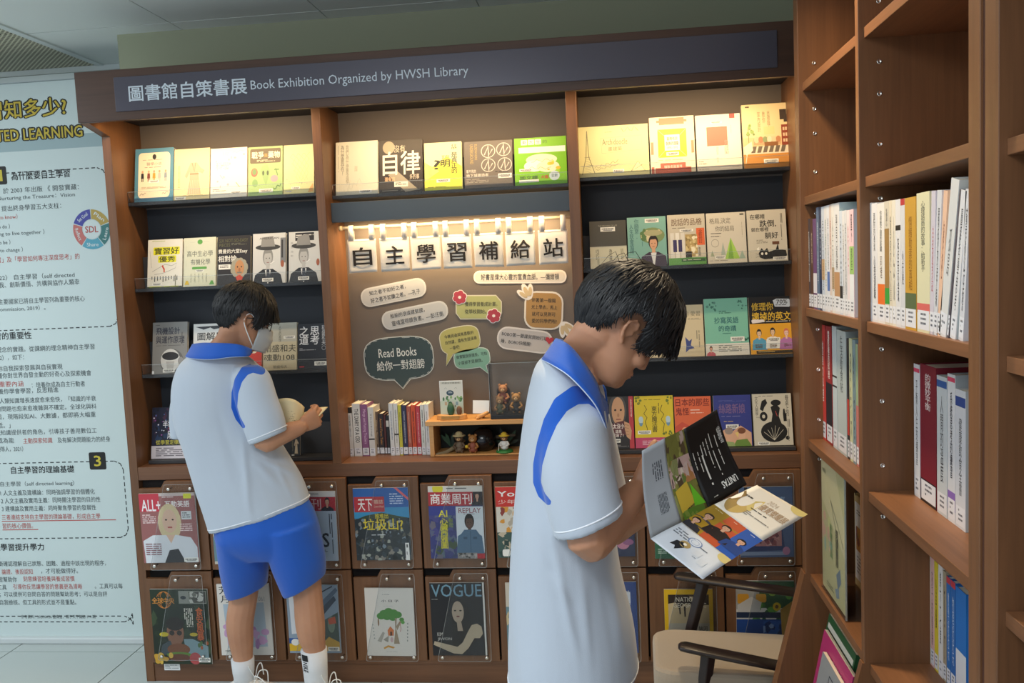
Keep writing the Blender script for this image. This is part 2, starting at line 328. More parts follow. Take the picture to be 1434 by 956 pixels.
for s, x, y, wd, col in [('（UNESCO）於 2003 年出版 《 開發寶藏：', -40, 270, 170, 0), ('願景、策略 》（ Nurturing the Treasure：Vision', -66, 282, 194, 0), ('2002-2007），提出終身學習五大支柱：', -48, 295, 152, 0), ('學會認知（Learning to know）', -60, 308, 97, 1), ('學會做事（Learning to do ）', -60, 321, 85, 0),
    ('學會共處（Learning to live together ）', -60, 331, 140, 0), ('學會生存（Learning to be ）', -60, 343, 86, 0), ('學會改變（Learning to change ）', -60, 354, 106, 0), ('包含「學習如何學習」及「學習如何專注深度思考」的', -62, 367, 198, 1), ('（OECD, 2022） 自主學習（self directed', -40, 391, 165, 0), ('主動參與、探索自我、創新價值、共構與協作人類幸', -60, 402, 196, 0), ('福，世界主要國家已將自主學習列為重要的核心', -30, 424, 170, 0), ('素養（European Commission, 2019）。', -60, 436, 143, 0),
    ('自發、互動、共好理念的實踐。從課綱的理念精神自主學習', -64, 492, 226, 0), ('來看（國教院，2022），如下：', -60, 503, 109, 0), ('自發：讓你自我探索發展與自我實現', -32, 517, 138, 0), ('互動：維護你對世界自發主動的好奇心及探索機會', -32, 527, 184, 0), ('核心素養重要內涵', -35, 539, 79, 1), ('：培養你成為自主行動者', 45, 539, 85, 0), ('共好：培養你學會學習，反思精進', -32, 549, 132, 0),
    ('聯合國祕書長：「人類知識增長速度愈來愈快，『知識的半衰', -56, 563, 220, 0), ('期』縮短，面對的問題也愈來愈複雜與不確定。全球化與科', -56, 574, 221, 0), ('技發展無遠弗屆，現階段如AI、大數據，都即將大幅重', -50, 585, 213, 0), ('塑我們工作與生活。」', -56, 597, 83, 0), ('學習將改變傳統知識提供者的角色，引導孩子善用數位工', -50, 607, 215, 0), ('具自主學習，成為能', -50, 618, 82, 0), ('主動探索知識', 33, 617, 47, 1), ('及有解決問題能力的終身', 81, 616, 84, 0), ('學習者（陳佩英、張德等人，2021）', -56, 630, 104, 0),
    ('自主學習（self directed learning）', 1, 678, 120, 0), ('1 人文主義及建構論：同時強調學習的個體化', 1, 690, 153, 0), ('2 人文主義及實用主義：同時關注學習的目的性', 2, 701, 161, 0), ('3 建構論及實用主義：同時聚焦學習的發展性', 3, 712, 153, 0), ('三者連結支持自主學習的理論基礎，形成自主學', 3, 724, 160, 1), ('習的核心價值。', 4, 736, 50, 1),
    ('不斷確認理解自己狀態、困難、過程中該出現的程序，', -8, 789, 183, 0), ('論證、後設認知', 3, 800, 51, 1), ('，才可能做得好。', 58, 799, 60, 0), ('自主學習幫助你', -20, 811, 52, 0), ('刻意練習培養與養成習慣', 33, 810, 84, 1), ('使用適合的工具', -35, 822, 53, 0), ('引導你反思讓學習的意義更為清晰', 19, 821, 113, 1), ('。工具可以每', 133, 820, 45, 0), ('天記錄；可以提供可自問自答的問題幫助思考；可以是自評', -20, 832, 200, 0), ('與產生自我檢核。但工具的形式並不是重點。', -20, 843, 150, 0), ('參考資料：2020.06.26 藍偉瑩，親子天下雜誌 114 期', 30, 863, 122, 0)]:
    btext(s, x, y, 8.5 if y < 860 else 6, '#b4473f' if col else '#3f4a4d', '', wd)
for s, x, y, wd in [('自主學習的重要性', -38, 472, 95), ('自主學習的理論基礎', 16, 658, 102), ('自主學習提升學力', -18, 766, 94)]: btext(s, x, y, 11, '#16191b', 'b', wd)
for s, x, z, wd, h, col, fl in BI:
    vs, fs, _ = text_geo(s, .035 if 'b' in fl else .008)
    if 'o' in fl:
        for a in range(8):
            dx, dz = .0085 * math.cos(a * .785), .006 * math.sin(a * .785)
            M_.add([(x + 2.75 + u * wd + dx, -.0022 - a * 2e-5, z + h / 2 - v * h + dz) for u, v in vs[:len(vs) // 4]], fs[:len(fs) // 4], mat('#14150f', .6))
    M_.add([(x + 2.75 + u * wd, -.0028, z + h / 2 - v * h) for u, v in vs], fs, mat(col, .6)); M_.lift(len(vs), .035 if 'b' in fl else .008)
def dash(pts, col='#20282a', d=.018, g=.011, wd=.0045):
    for (a, b) in zip(pts, pts[1:]):
        a, b = V(a), V(b); L = (b - a).length; t = (b - a) / L; n = V((-t.y, t.x)) * wd / 2; s = 0
        while s < L - d * .5:
            p, q_ = a + t * s, a + t * min(s + d, L); bpoly([tuple(p + n), tuple(q_ + n), tuple(q_ - n), tuple(p - n)], col, .0003); s += d + g
def dbox(px0, py0, px1, py1):      # dashed frame with rounded right corners
    (x1, z1), (_, z0) = P2(px1, py0), P2(px1, py1); x0 = -3.3; r = .04
    dash([(x0, z1), (x1 - r, z1)]); dash([(x1 - r, z1), (x1 - .3 * r, z1 - .3 * r), (x1, z1 - r)], d=.014, g=.006); dash([(x1, z1 - r), (x1, z0 + r)]); dash([(x1, z0 + r), (x1 - .3 * r, z0 + .3 * r), (x1 - r, z0)], d=.014, g=.006); dash([(x1 - r, z0), (x0, z0)])
dbox(0, 234, 148, 457); dbox(0, 645, 172, 752); dbox(0, 862, 186, 870)
def badge(px, py, ch):
    x, z = P2(px, py); bpoly([(x + a, z + b) for a, b in rr(-.04, -.04, .04, .04, .008)], '#1a1b19', .0006)
    vs, fs, _ = text_geo(ch, .05); M_.add([(x + 2.75 - .016 + u * .032, -.003, z + .024 - v * .048) for u, v in vs], fs, mat('#cdbb3c', .6)); M_.lift(len(vs), .05)
badge(137, 645, '3'); badge(-2, 246, '1')
x, z = P2(129, 321)
for k, (c_, t_) in enumerate([('#b39a4e', 'Plan'), ('#3b7776', 'Learn'), ('#57a3b8', 'Share'), ('#c0706a', 'Reflect'), ('#44489c', 'Set Goal')]):
    a0 = 88 - k * 72; pts = [(x + .088 * math.cos(math.radians(a0 - 69 * i / 8)), z + .088 * math.sin(math.radians(a0 - 69 * i / 8))) for i in range(9)] + [(x + .045 * math.cos(math.radians(a0 - 69 * i / 8)), z + .045 * math.sin(math.radians(a0 - 69 * i / 8))) for i in range(8, -1, -1)]
    bpoly(pts, c_, .0008)
    am = math.radians(a0 - 35); ux, uz = math.sin(am), -math.cos(am)
    if math.sin(am) < 0: ux, uz = -ux, -uz
    vx, vz = uz, -ux
    vs, fs, _ = text_geo(t_, .02); cx_, cz_ = x + .067 * math.cos(am), z + .067 * math.sin(am)
    M_.add([(cx_ + 2.75 + (u - .5) * .055 * ux + (v - .5) * .016 * vx, -.0034, cz_ + (u - .5) * .055 * uz + (v - .5) * .016 * vz) for u, v in vs], fs, mat('#dfe8e6', .6)); M_.lift(len(vs), .02)
bpoly(el(x, z, .043, .043), '#cfdcdb', .0012); vs, fs, _ = text_geo('SDL', .03); M_.add([(x + 2.75 - .03 + u * .06, -.0036, z + .014 - v * .028) for u, v in vs], fs, mat('#b0403a', .6)); M_.lift(len(vs), .03)
for py, xa, xb in ((729, 3, 163), (741, 4, 54)):
    a, b_ = P2(xa, py), P2(xb, py); bpoly([(a[0], a[1]), (b_[0], a[1]), (b_[0], a[1] - .004), (a[0], a[1] - .004)], '#b4473f', .0003)
pr = M_.build('banner_print', parent=bn)
# ================================================================== wooden display case
XL0, XL1, A0, A1, B0, B1, XR1 = -1.943, -1.909, -1.092, -1.057, -.119, -.079, .706
YF, YB = 3.30, 3.535; ZS1 = 1.972; ZL = .901; ZH0, ZH1 = 2.254, 2.440; YH = 3.147
case = thing('display_bookcase', (-.6, 3.42, 0), 'long dark walnut display bookcase with lettered header and magazine doors below', 'bookcase')
def cp(mb, name, m, bevel=.0015, par=None, **k):
    o = mb.build(name, m, None, bevel=bevel, **k); par = par or case
    o.parent = par; o.matrix_parent_inverse = Matrix.Translation(case.location).inverted() if par is case else Matrix.Identity(4)
    return o
# outer panel with the cheek that reaches forward under the header
def side(x0, x1): return MB().prism([(0, 0), (0, 0)], 0, 0) if False else None
def sidepanel(x0, x1):
    b = MB(); pts = [(YF, .0), (YF, 2.225), (YH + .01, 2.256), (YH + .01, ZH1 - .02), (3.60, ZH1 - .02), (3.60, 0)]
    n = len(pts); b.add([(x0, y, z) for y, z in pts] + [(x1, y, z) for y, z in pts], [tuple(range(n)), tuple(range(2 * n - 1, n - 1, -1))] + [(i, (i + 1) % n, (i + 1) % n + n, i + n) for i in range(n)], WV); return b
cp(sidepanel(XL0, XL1), 'side_panel', WV); cp(sidepanel(XR1, XR1 + .034), 'side_panel', WV)
cp(MB().box(A0, A1, YF, 3.55, ZL, 2.30), 'divider', WV); cp(MB().box(B0, B1, YF, 3.55, ZL, 2.30), 'divider', WV)
cp(MB().box(XL1, XR1, YF, 3.60, .848, ZL), 'ledge', WH)
cp(MB().box(XL1, XR1, 3.40, 3.60, ZH0 + .045, 2.32), 'top_panel', mat('#2a2422', .6))  # unlit soffit of the bays, its shade put into the dark colour
for x0, x1 in ((XL1, A0), (B1, XR1)): cp(MB().box(x0, x1, YB - .004, YB, ZS1 - .02, 2.30, BOARD), 'upper_back_panel', BOARD, 0)
for x0, x1, m_ in ((XL1, A0, DARK), (A1, B0, BOARD), (B1, XR1, mat('#303236', .6))): cp(MB().box(x0, x1, YB, YB + .015, ZL, 2.30, m_), 'back_panel', m_, 0)
hd = cp(MB().box(XL0, XR1 + .034, YH, YH + .022, ZH0, ZH1).box(XL0, XR1 + .034, YH + .022, 3.60, ZH1 - .02, ZH1), 'header_board', WD)
for xm in (-1.50, -.59, .31): cp(MB().box(xm - .36, xm + .36, YH + .024, YH + .036, 2.275, 2.283, mat('#ffd9a0', emit=6)), 'led_strip', None, 0)
p0, p1 = at(161, 125, YH).x, at(1088, 66, YH).x
sg = cp(MB().box(p0, p1, YH - .006, YH, 2.285, 2.410, mat('#57545f', .3, .2, name='satin_sign_plate')), 'sign_plate', None, .001, par=hd)
def wtext(mb, s, x0, x1, z0, z1, y, col, bold=0):
    vs, fs, _ = text_geo(s, bold); mb.add([(x0 + u * (x1 - x0), y, z1 - v * (z1 - z0)) for u, v in vs], fs, mat(col, .5)); mb.lift(len(vs), bold); return mb
ax = lambda px, py: at(px, py, YH - .008).x
mb_ = MB(); wtext(mb_, '圖書館自策書展', ax(180, 128), ax(345, 116), 2.318, 2.376, YH - .0075, '#d8e2ea', .03); wtext(mb_, 'Book Exhibition Organized by HWSH Library', ax(351, 120), ax(656, 103), 2.321, 2.364, YH - .0075, '#d8e2ea', .008)
cp(mb_, 'lettering', None, 0, par=hd)
# fascia over the middle bay
cp(MB().box(A1, B0, 3.365, 3.385, 1.848, 1.925, NAVY), 'fascia', NAVY, .001)
cp(MB().box(A1 + .03, B0 - .03, 3.388, 3.40, 1.856, 1.864, mat('#ffe2b0', emit=7)), 'led_strip', None, 0)
SH = {}
def shelf(x0, x1, z, nm='display_shelf', lip=True, yf=3.392):
    o = cp(MB().box(x0, x1, yf, 3.535, z - .014, z).box(x0 + .002, x1 - .002, yf + .075, yf + .08, z, z + .13), nm, SHELFD, .001)
    if lip: cp(MB().box(x0 + .004, x1 - .004, yf - .004, yf - .001, z - .012, z + .042, ACR), 'acrylic_lip', None, 0, par=o); cp(MB().box(x0 + .004, x1 - .004, yf - .0042, yf - .0008, z + .041, z + .0425, ACE), 'lip_edge', None, 0, par=o)
    return o
ZS1, ZS2, ZS3, ZS4, ZM1 = 1.972, 1.622, 1.268, .917, 1.955
for x0, x1 in ((XL1, A0), (B1, XR1)):
    for z in (ZS1, ZS2, ZS3): shelf(x0, x1, z)
    shelf(x0 + .02, x1 - .004, ZS4, 'tray', False, 3.352)
shelf(A1, B0, ZM1)
# lower carcass, its inner shade put into the near-black colour, and plinth
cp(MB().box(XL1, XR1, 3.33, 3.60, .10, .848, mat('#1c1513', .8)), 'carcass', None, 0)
cp(MB().box(XL1, XR1, 3.303, 3.33, 0, .095), 'plinth', WH)
cp(MB().box(XL1, XR1, 3.295, 3.33, .082, .1), 'rail', WH)
lab = MB().box(-.034, .034, -.001, 0, -.02, .02, WHITE); print_mb(lines(6, 10, 94, 90, 5, '#9aa0a2', 5), lambda u, v, e: V(((u - 50) / 100 * .068, -.0012 - e, (50 - v) / 100 * .04)), mb=lab)
lo = lab.build('inventory_label', parent=case); lo.location = V((at(241, 934, 3.3).x, 3.301, .068)) - case.location
# magazine doors
dz = [(.478, .846), (.100, .472)]; NP = 9; PW = (XR1 - XL1) / NP
DOORS = {}
def door(c, r):
    x0, x1 = XL1 + PW * c + .004, XL1 + PW * (c + 1) - .004; z0, z1 = dz[r]; w_, h_ = x1 - x0, z1 - z0
    pts = [(x0, z0), (x1, z0), (x1, z1), (x0 + w_ * .40, z1), (x0 + w_ * .34, z1 - .029), (x0 + w_ * .11, z1 - .029), (x0 + w_ * .09, z1 - .029), (x0, z1 - .029)]
    m = [WV, WV][(c + r) % 2]
    d = MB().prism(pts, 3.284, 3.302, m); o = cp(d, 'magazine_door', m, .0012)
    a0, a1, b0, b1 = x0 + w_ * .43, x0 + w_ * .895, x0 + w_ * .13, x0 + w_ * .895; zt, zb = z1 - .008, z0 + .008
    P = rr(0, 0, 1, 1, .04, 4); Q = []
    for u, v in P: Q.append((b0 + (a0 - b0) * v + u * ((b1 + (a1 - b1) * v) - (b0 + (a0 - b0) * v)), zb + (zt - zb) * v))
    cp(MB().prism(Q, 3.262, 3.2645, ACR), 'acrylic_cover', None, 0, par=o)
    n = len(Q); ring = [(x_, z_) for x_, z_ in Q]; cx_ = sum(q[0] for q in Q) / n; cz_ = sum(q[1] for q in Q) / n
    inn = [(cx_ + (x_ - cx_) * .985, cz_ + (z_ - cz_) * .992) for x_, z_ in Q]
    cp(MB().add([(x_, 3.2618, z_) for x_, z_ in ring] + [(x_, 3.2618, z_) for x_, z_ in inn], [(i, (i + 1) % n, (i + 1) % n + n, i + n) for i in range(n)], ACE), 'acrylic_edge', None, 0, par=o)
    for sx, sz in ((a0 + .022, zt - .018), (a1 - .018, zt - .018), (b0 + .022, zb + .018), (b1 - .018, zb + .018)):
        Mx = Matrix.Translation((sx, 3.2575, sz)) @ Matrix.Rotation(math.pi / 2, 4, 'X')
        cp(MB().lathe([(.001, .0045), (.006, .004), (.0068, .001), (.0068, -.001), (.0035, -.0015), (.0035, -.027)], (0, 0, 0), SCREW, 14, Mx), 'standoff_screw', None, 0, par=o, smooth=True)
    DOORS[(c, r)] = (x0, x1, z0, z1)
for r in (0, 1):
    for c in range(NP): door(c, r)
# ================================================================== books facing out on the display
LEAN = math.radians(11)
def cover_book(x0, x1, h, yf, z, items, base, label, group, th=.016, spine='#ded8c8', nm='book', cat='book', lean=LEAN, dy=0, pages=True, roll=0):
    w_ = x1 - x0; r = thing(nm, ((x0 + x1) / 2, yf + dy, z), label, cat, group, (-lean, roll, 0))
    mc = mat(base, .45)
    MB().box(-w_ / 2, w_ / 2, 0, .0012, 0, h, mc).box(-w_ / 2, w_ / 2, th - .0012, th, 0, h, mc).box(-w_ / 2, -w_ / 2 + .0012, .0012, th - .0012, 0, h, mat(spine, .5)).build('cover', parent=r)
    if pages: MB().box(-w_ / 2 + .0014, w_ / 2 - .002, .0014, th - .0014, .002, h - .002, PAGE).build('page_block', parent=r)
    if items: print_mb(items, flat_map(w_, h)).build('cover_print', parent=r)
    return r
T = lambda s, x0, y0, x1, y1, c='#222222', f='': ('t', s, x0, y0, x1, y1, c, f)
Rr = lambda x0, y0, x1, y1, c: ('r', x0, y0, x1, y1, c)
E_ = lambda x, y, rx, ry, c: ('e', x, y, rx, ry, c)
P = lambda c, *p: ('p', list(p), c)
L_ = lambda c, wd, *p: ('l', list(p), wd, c)
def fig(x, y, s, c, c2='#caa27e'): return [E_(x, y - 3.2 * s, 1.3 * s, 1.3 * s, c2), P(c, (x - 1.6 * s, y - 1.8 * s), (x + 1.6 * s, y - 1.8 * s), (x + 1.9 * s, y + 3 * s), (x - 1.9 * s, y + 3 * s)), Rr(x - 1.2 * s, y + 3 * s, x - .3 * s, y + 6 * s, c), Rr(x + .3 * s, y + 3 * s, x + 1.2 * s, y + 6 * s, c)]
wig = lambda x0, y0, x1, y1, n, a, col, wd=.8: L_(col, wd, *[(x0 + (x1 - x0) * i / n, y0 + (y1 - y0) * i / n + a * math.sin(i * 1.9 + x0)) for i in range(n + 1)])
CV = {}
CV['bio'] = [P('#ecdcc0', *rr(9, 8, 91, 92, 8)), E_(50, 16, 5, 5, '#2a2a2a'), *lines(20, 21, 80, 23, 1, '#9a8a78'), T('醫學小史', 30, 26, 70, 32, '#8a7a70'), *lines(25, 35, 75, 37, 1, '#8a7a70'), *fig(20, 50, 2, '#23262e'), *fig(36, 50, 2, '#7a3c34'), *fig(50, 50, 2, '#c59a3c'), *fig(64, 50, 2, '#b9b4aa'), *fig(80, 50, 2, '#8d98a0'), *barc(50, 62, 26, 5), *lines(18, 72, 82, 76, 2, '#b7a890', 4), wig(14, 86, 30, 84, 6, 2, '#6c6558'), wig(72, 86, 88, 82, 6, 2, '#6c6558')]
CV['robe'] = [T('素問集序', 10, 32, 17, 80, '#a99f74', 'v'), *lines(4, 30, 6, 80, 1, '#bdb389', 3, True), P('#b8a68a', (46, 28), (64, 28), (74, 38), (86, 44), (80, 50), (68, 46), (70, 62), (76, 90), (36, 90), (44, 62), (44, 46), (36, 58), (30, 54)), L_('#8d6f52', 2, (44, 50), (69, 50)), L_('#8d6f52', 1.4, (50, 28), (57, 46), (60, 28)), *[L_('#d7ccb0', .8, (42 + i * 5, 62), (38 + i * 6, 89)) for i in range(6)], *lines(25, 91, 92, 93, 1, '#a99f74'), *barc(18, 96.5, 30, 5)]
CV['sci'] = [T('科學', 14, 28, 50, 44, '#a9b2b8'), T('Hi!', 34, 8, 50, 16, '#b9c4ca'), *spots(8, 10, 92, 80, 12, ['#c9a0b0', '#9fb4b8', '#b4c49c', '#9fa3b8'], 1.5, 4, 8), wig(60, 10, 92, 6, 6, 2, '#aab8c0'), *lines(6, 82, 44, 88, 2, '#8e8a86', 2), *barc(70, 90, 30, 6), L_('#9c8ab8', 1.5, (26, 54), (34, 62)), L_('#7f8f5e', 1.5, (70, 70), (80, 80))]
CV['war'] = [P('#5f5340', *rr(5, 4, 95, 34, 4)), T('戰爭', 10, 10, 45, 24, '#efe9d0', 'b'), T('與', 47, 14, 56, 22, '#c9a04a'), T('藥物', 58, 10, 92, 24, '#efe9d0', 'b'), *lines(25, 27, 78, 32, 2, '#cfc7a8', 3), *[E_(18, 52, 10, 9, '#b06a5c'), E_(18, 51, 6, 6, '#6e8f5c')], P('#8fae74', (40, 40), (56, 36), (64, 50), (58, 66), (52, 80), (44, 66), (36, 50)), E_(44, 54, 3, 5, '#4d5c44'), E_(57, 54, 3, 5, '#4d5c44'), E_(76, 66, 11, 7, '#c29aa0'), L_('#5f7f4c', 2, (80, 45), (86, 60)), L_('#5f7f4c', 2, (76, 48), (90, 48)), E_(20, 74, 8, 8, '#7fa36a'), *barc(52, 90, 40, 8), wig(74, 88, 96, 78, 6, 3, '#3e6b3a', 2)]
CV['swirl'] = [*[wig(20 + i * 3, 22 + i * 7, 86 - i, 20 + i * 7, 12, 4, '#c9c27e', .8) for i in range(8)], *[wig(12, 60 + i * 5, 40, 55 + i * 4, 8, 2, '#b7ba96', .7) for i in range(3)], *barc(40, 88, 28, 5), P('#d8a860', (84, 92), (96, 80), (98, 97), (80, 98)), *lines(6, 94, 30, 97, 1, '#8a8ac0'), *spots(10, 66, 90, 84, 5, ['#a9b890', '#c0a890'], 1, 2.4, 5)]
CV['hand'] = [*lines(12, 3, 90, 5, 1, '#9ab02a', 2), P('#e4e11e', *rr(16, 16, 92, 32, 2)), T('實習好', 19, 17, 89, 31, '#2a2a22', 'b'), P('#e4e11e', *rr(30, 34, 82, 48, 2)), T('優秀', 33, 35, 79, 47, '#2a2a22', 'b'), wig(6, 24, 12, 60, 6, 2, '#9a9a94'), L_('#9a9a94', .9, (14, 66), (34, 58), (50, 52), (70, 55), (84, 50), (80, 60), (60, 66), (44, 70), (20, 72)), L_('#cc4a32', 4, (42, 54), (48, 62), (48, 68)), *[Rr(12 + i * 8, 76, 14.5 + i * 8, 82 + (i * 5) % 7, '#3a3a32') for i in range(10)], *barc(28, 92, 28, 5), Rr(0, 97, 100, 100, '#3f4426'), *lines(6, 96.5, 90, 99, 1, '#b9c832', 6), Rr(80, 74, 82, 98, '#6a6a4a')]
CV['chem'] = [E_(50, 9, 8, 5, '#5da048'), *lines(20, 9, 38, 10, 1, '#b9b9a4'), *lines(62, 9, 82, 10, 1, '#b9b9a4'), T('高中生必學', 10, 27, 90, 39, '#555a50'), T('有機化學', 22, 44, 82, 56, '#555a50'), P('#5da048', *rr(26, 60, 72, 65, 2)), *barc(50, 68, 26, 4), *[r for i in range(5) for r in lines(22 + i * 12, 74, 26 + i * 12, 92, 2, '#9aa08c', i, True)], P('#d8b92c', (4, 96), (8, 88), (14, 88), (18, 96)), P('#5da048', (80, 97), (86, 89), (91, 89), (96, 97)), *[wig(8, 14 + i * 30, 8, 30 + i * 30, 5, 1, '#c4c9b4', .6) for i in range(2)]]
CV['six'] = [T('SIX NOT-SO-EASY', 5, 6, 92, 13, '#5f5f3a'), T('PIECES', 5, 15, 38, 22, '#5f5f3a'), *lines(42, 15, 88, 20, 2, '#6a6a58', 3), T('費曼的六堂Easy', 3, 27, 90, 37, '#e9e6da', 'b'), T('相對論', 3, 40, 58, 53, '#e9e6da', 'b'), P('#efece0', *rr(4, 58, 40, 68, 1)), *lines(8, 60, 34, 66, 2, '#55534c', 4), *[E_(66 + 18 * math.cos(a * .55), 66 + 14 * math.sin(a * .55), 9, 7, '#a39d88') for a in range(12)], E_(67, 66, 14, 16, '#c08a5a'), E_(61, 64, 2, 1.6, '#2e2118'), E_(73, 64, 2, 1.6, '#2e2118'), E_(67, 70, 3, 4, '#a86c44'), Rr(60, 74, 74, 77, '#7d776a'), P('#c9452c', (56, 84), (67, 80), (78, 85), (70, 96), (62, 95))]
def cv_hat(k): return [Rr(84, 10, 100, 60, '#7a7c7e'), Rr(87, 14, 92, 50, '#2e2e30'), *man(46, 50, 30, '#b9b7b2', '#8b8a86', '#1c1e24', '#dddcd8'), E_(46, 28, 38, 6, '#3b3a38'), P('#8f8d88', (24, 27), (28, 8), (62, 6), (68, 27)), L_('#e6e4de', 2, (52, 62), (66, 56)), P('#2a2f3a', (42, 72), (50, 72), (56, 98), (40, 98)), T('奧 本 海 默', 6, 20, 14, 50, '#9a9a96', 'v') if k else T('AMERICAN', 20, 8, 80, 12, '#33312e'), *barc(46, 93, 34, 7), E_(90, 62, 5, 7, '#a05a3c')]
CV['hat1'] = cv_hat(0); CV['hat2'] = [Rr(20, 2, 78, 18, '#2a2628'), *lines(22, 6, 76, 14, 2, '#d9d5cc', 5)] + cv_hat(1)[2:]
CV['plane'] = [Rr(0, 0, 100, 100, '#8b8a86'), *lines(8, 5, 22, 7, 1, '#333333'), T('飛機設計', 10, 10, 78, 24, '#2c2f3f', 'b'), T('與運作原理', 10, 27, 92, 41, '#2c2f3f', 'b'), *lines(10, 45, 90, 46.5, 1, '#4a4a48', 4), E_(56, 76, 34, 24, '#6a6866'), E_(52, 74, 28, 22, '#d8d6d0'), E_(52, 66, 24, 8, '#2c2a2a'), P('#b9b6b0', (40, 76), (64, 76), (60, 96), (44, 96)), E_(82, 76, 8, 8, '#9a9894'), *barc(48, 94, 34, 7), *lines(84, 20, 88, 60, 1, '#4a4a48', 7, True), Rr(0, 94, 6, 100, '#efefef')]
CV['wings'] = [P('#2f3338', (6, 6), (96, 4), (96, 8), (60, 12), (50, 8), (30, 12)), T('圖解馬', 12, 18, 90, 34, '#22262a', 'b'), *lines(14, 40, 90, 44, 1, '#7a7a78'), E_(36, 56, 14, 12, '#c9c9c6'), E_(36, 56, 9, 8, '#ffffff'), *lines(10, 70, 90, 96, 5, '#9a9a98', 4)]
CV['red'] = [E_(74, 54, 14, 10, '#e5d4b8'), T('活', 66, 48, 82, 60, '#b43a28'), *lines(10, 80, 80, 90, 3, '#e8c4b0', 6)]
CV['soul'] = [Rr(0, 0, 100, 40, '#b9b7a8'), T('人生的真理', 46, 6, 54, 40, '#5a5a50', 'v'), *barc(78, 31, 34, 6), T('稻盛和夫', 2, 46, 98, 62, '#4a463c', 'm'), T('魂動108', 2, 66, 94, 80, '#4a463c', 'm'), T('稻盛和夫', 30, 90, 72, 96, '#6a6658')]
CV['think'] = [T('之道', 6, 6, 36, 46, '#d6d8da', 'vb'), T('思考', 42, 6, 72, 46, '#d6d8da', 'vb'), T('稻盛和夫', 80, 4, 94, 48, '#c3c5c8', 'v'), E_(87, 54, 7, 5, '#8a8c90'), E_(87, 54, 5.4, 3.6, '#23262d'), *lines(6, 54, 60, 60, 2, '#9a9ca0', 8), Rr(6, 93, 22, 96, '#a83238'), *barc(76, 88, 40, 9)]
CV['chip'] = [*facets(2, 2, 98, 72, 60, ['#1c2038', '#2b2f55', '#4a2b45', '#263a5c', '#151524'], 3, 12, 4), *spots(4, 4, 96, 55, 30, ['#c0453c', '#4c7ac0', '#d8d8e8', '#9a58a0'], .8, 2.2, 6), T('半導體', 30, 26, 70, 40, '#e6e6ea', 'b'), T('成真', 42, 44, 74, 62, '#e6e6ea', 'b'), T('從學習定律談起', 12, 64, 96, 73, '#c9c04a', 'b'), Rr(0, 75, 100, 100, '#d4ccd0'), *lines(12, 79, 92, 97, 5, '#6a6468', 3)]
CV['why'] = [T('我們為什麼要這樣', 24, 6, 31, 78, '#8d876a', 'v'), T('為什麼要存在?', 12, 6, 20, 62, '#55503e', 'v'), *lines(6, 6, 8, 56, 1, '#9d9778', 5, True), T('我是誰', 44, 46, 52, 56, '#b5af94', 'v'), wig(16, 96, 60, 72, 12, 6, '#c4bfa6', .7), wig(30, 96, 34, 70, 5, 2, '#c4bfa6', .7), *barc(70, 94, 30, 6)]
CV['self'] = [E_(22, 14, 14, 12, '#a99a80'), T('沒有', 34, 10, 60, 24, '#cbbfa6', 'm'), T('自律', 8, 22, 94, 66, '#efe6d4', 'b'), P('#a39883', (20, 66), (40, 58), (90, 96), (60, 99)), T('還有這', 12, 70, 36, 78, '#e0b88a', 'b'), T('多的事', 70, 66, 92, 76, '#c8bba4', 'b'), P('#ece6d4', *rr(34, 79, 66, 89, 1)), *lines(37, 81, 63, 87, 2, '#55504a', 2), *lines(6, 95, 94, 97, 1, '#b8ad98', 6)]
CV['smart'] = [P('#e2e24a', (0, 62), (60, 30), (100, 52), (100, 100), (0, 100)), P('#c8dc7a', (0, 40), (40, 60), (0, 80)), T('什麼', 72, 5, 88, 16, '#26261c', 'vm'), T('是真正的', 72, 22, 88, 66, '#26261c', 'vb'), T('聰明', 46, 27, 68, 48, '#8a8a4a', 'v'), T('明', 44, 37, 68, 52, '#26261c', 'b'), T('?', 26, 37, 42, 56, '#26261c', 'b'), *barc(50, 80, 36, 7), *lines(12, 48, 20, 70, 2, '#a9b26a', 4, True), *lines(8, 92, 90, 95, 1, '#8a8a3a', 3)]
CV['plants'] = [*[x for cx, cy in ((50, 22), (82, 20), (50, 52), (84, 52)) for x in (E_(cx, cy, 15, 14.5, '#d8d0c4'), E_(cx, cy, 13.4, 13, '#6d655e'), L_('#d8d0c4', 2.2, (cx - 8, cy + 8), (cx, cy - 9), (cx + 2, cy + 8), (cx + 9, cy - 4)), L_('#d8d0c4', 1.6, (cx, cy - 12), (cx + 1, cy + 12)))], T('UNDERGROUND', 12, 6, 19, 48, '#b9a060', 'r'), T('ELSEWHERE', 22, 6, 27, 40, '#b9a060', 'r'), T('看不見的', 4, 60, 24, 67, '#d9d2c4', 'b'), T('地下城建造者', 4, 69, 50, 76, '#d9d2c4', 'b'), *lines(4, 80, 50, 90, 3, '#a59c90', 3), *barc(84, 76, 28, 10), *lines(64, 66, 96, 70, 1, '#332f2c')]
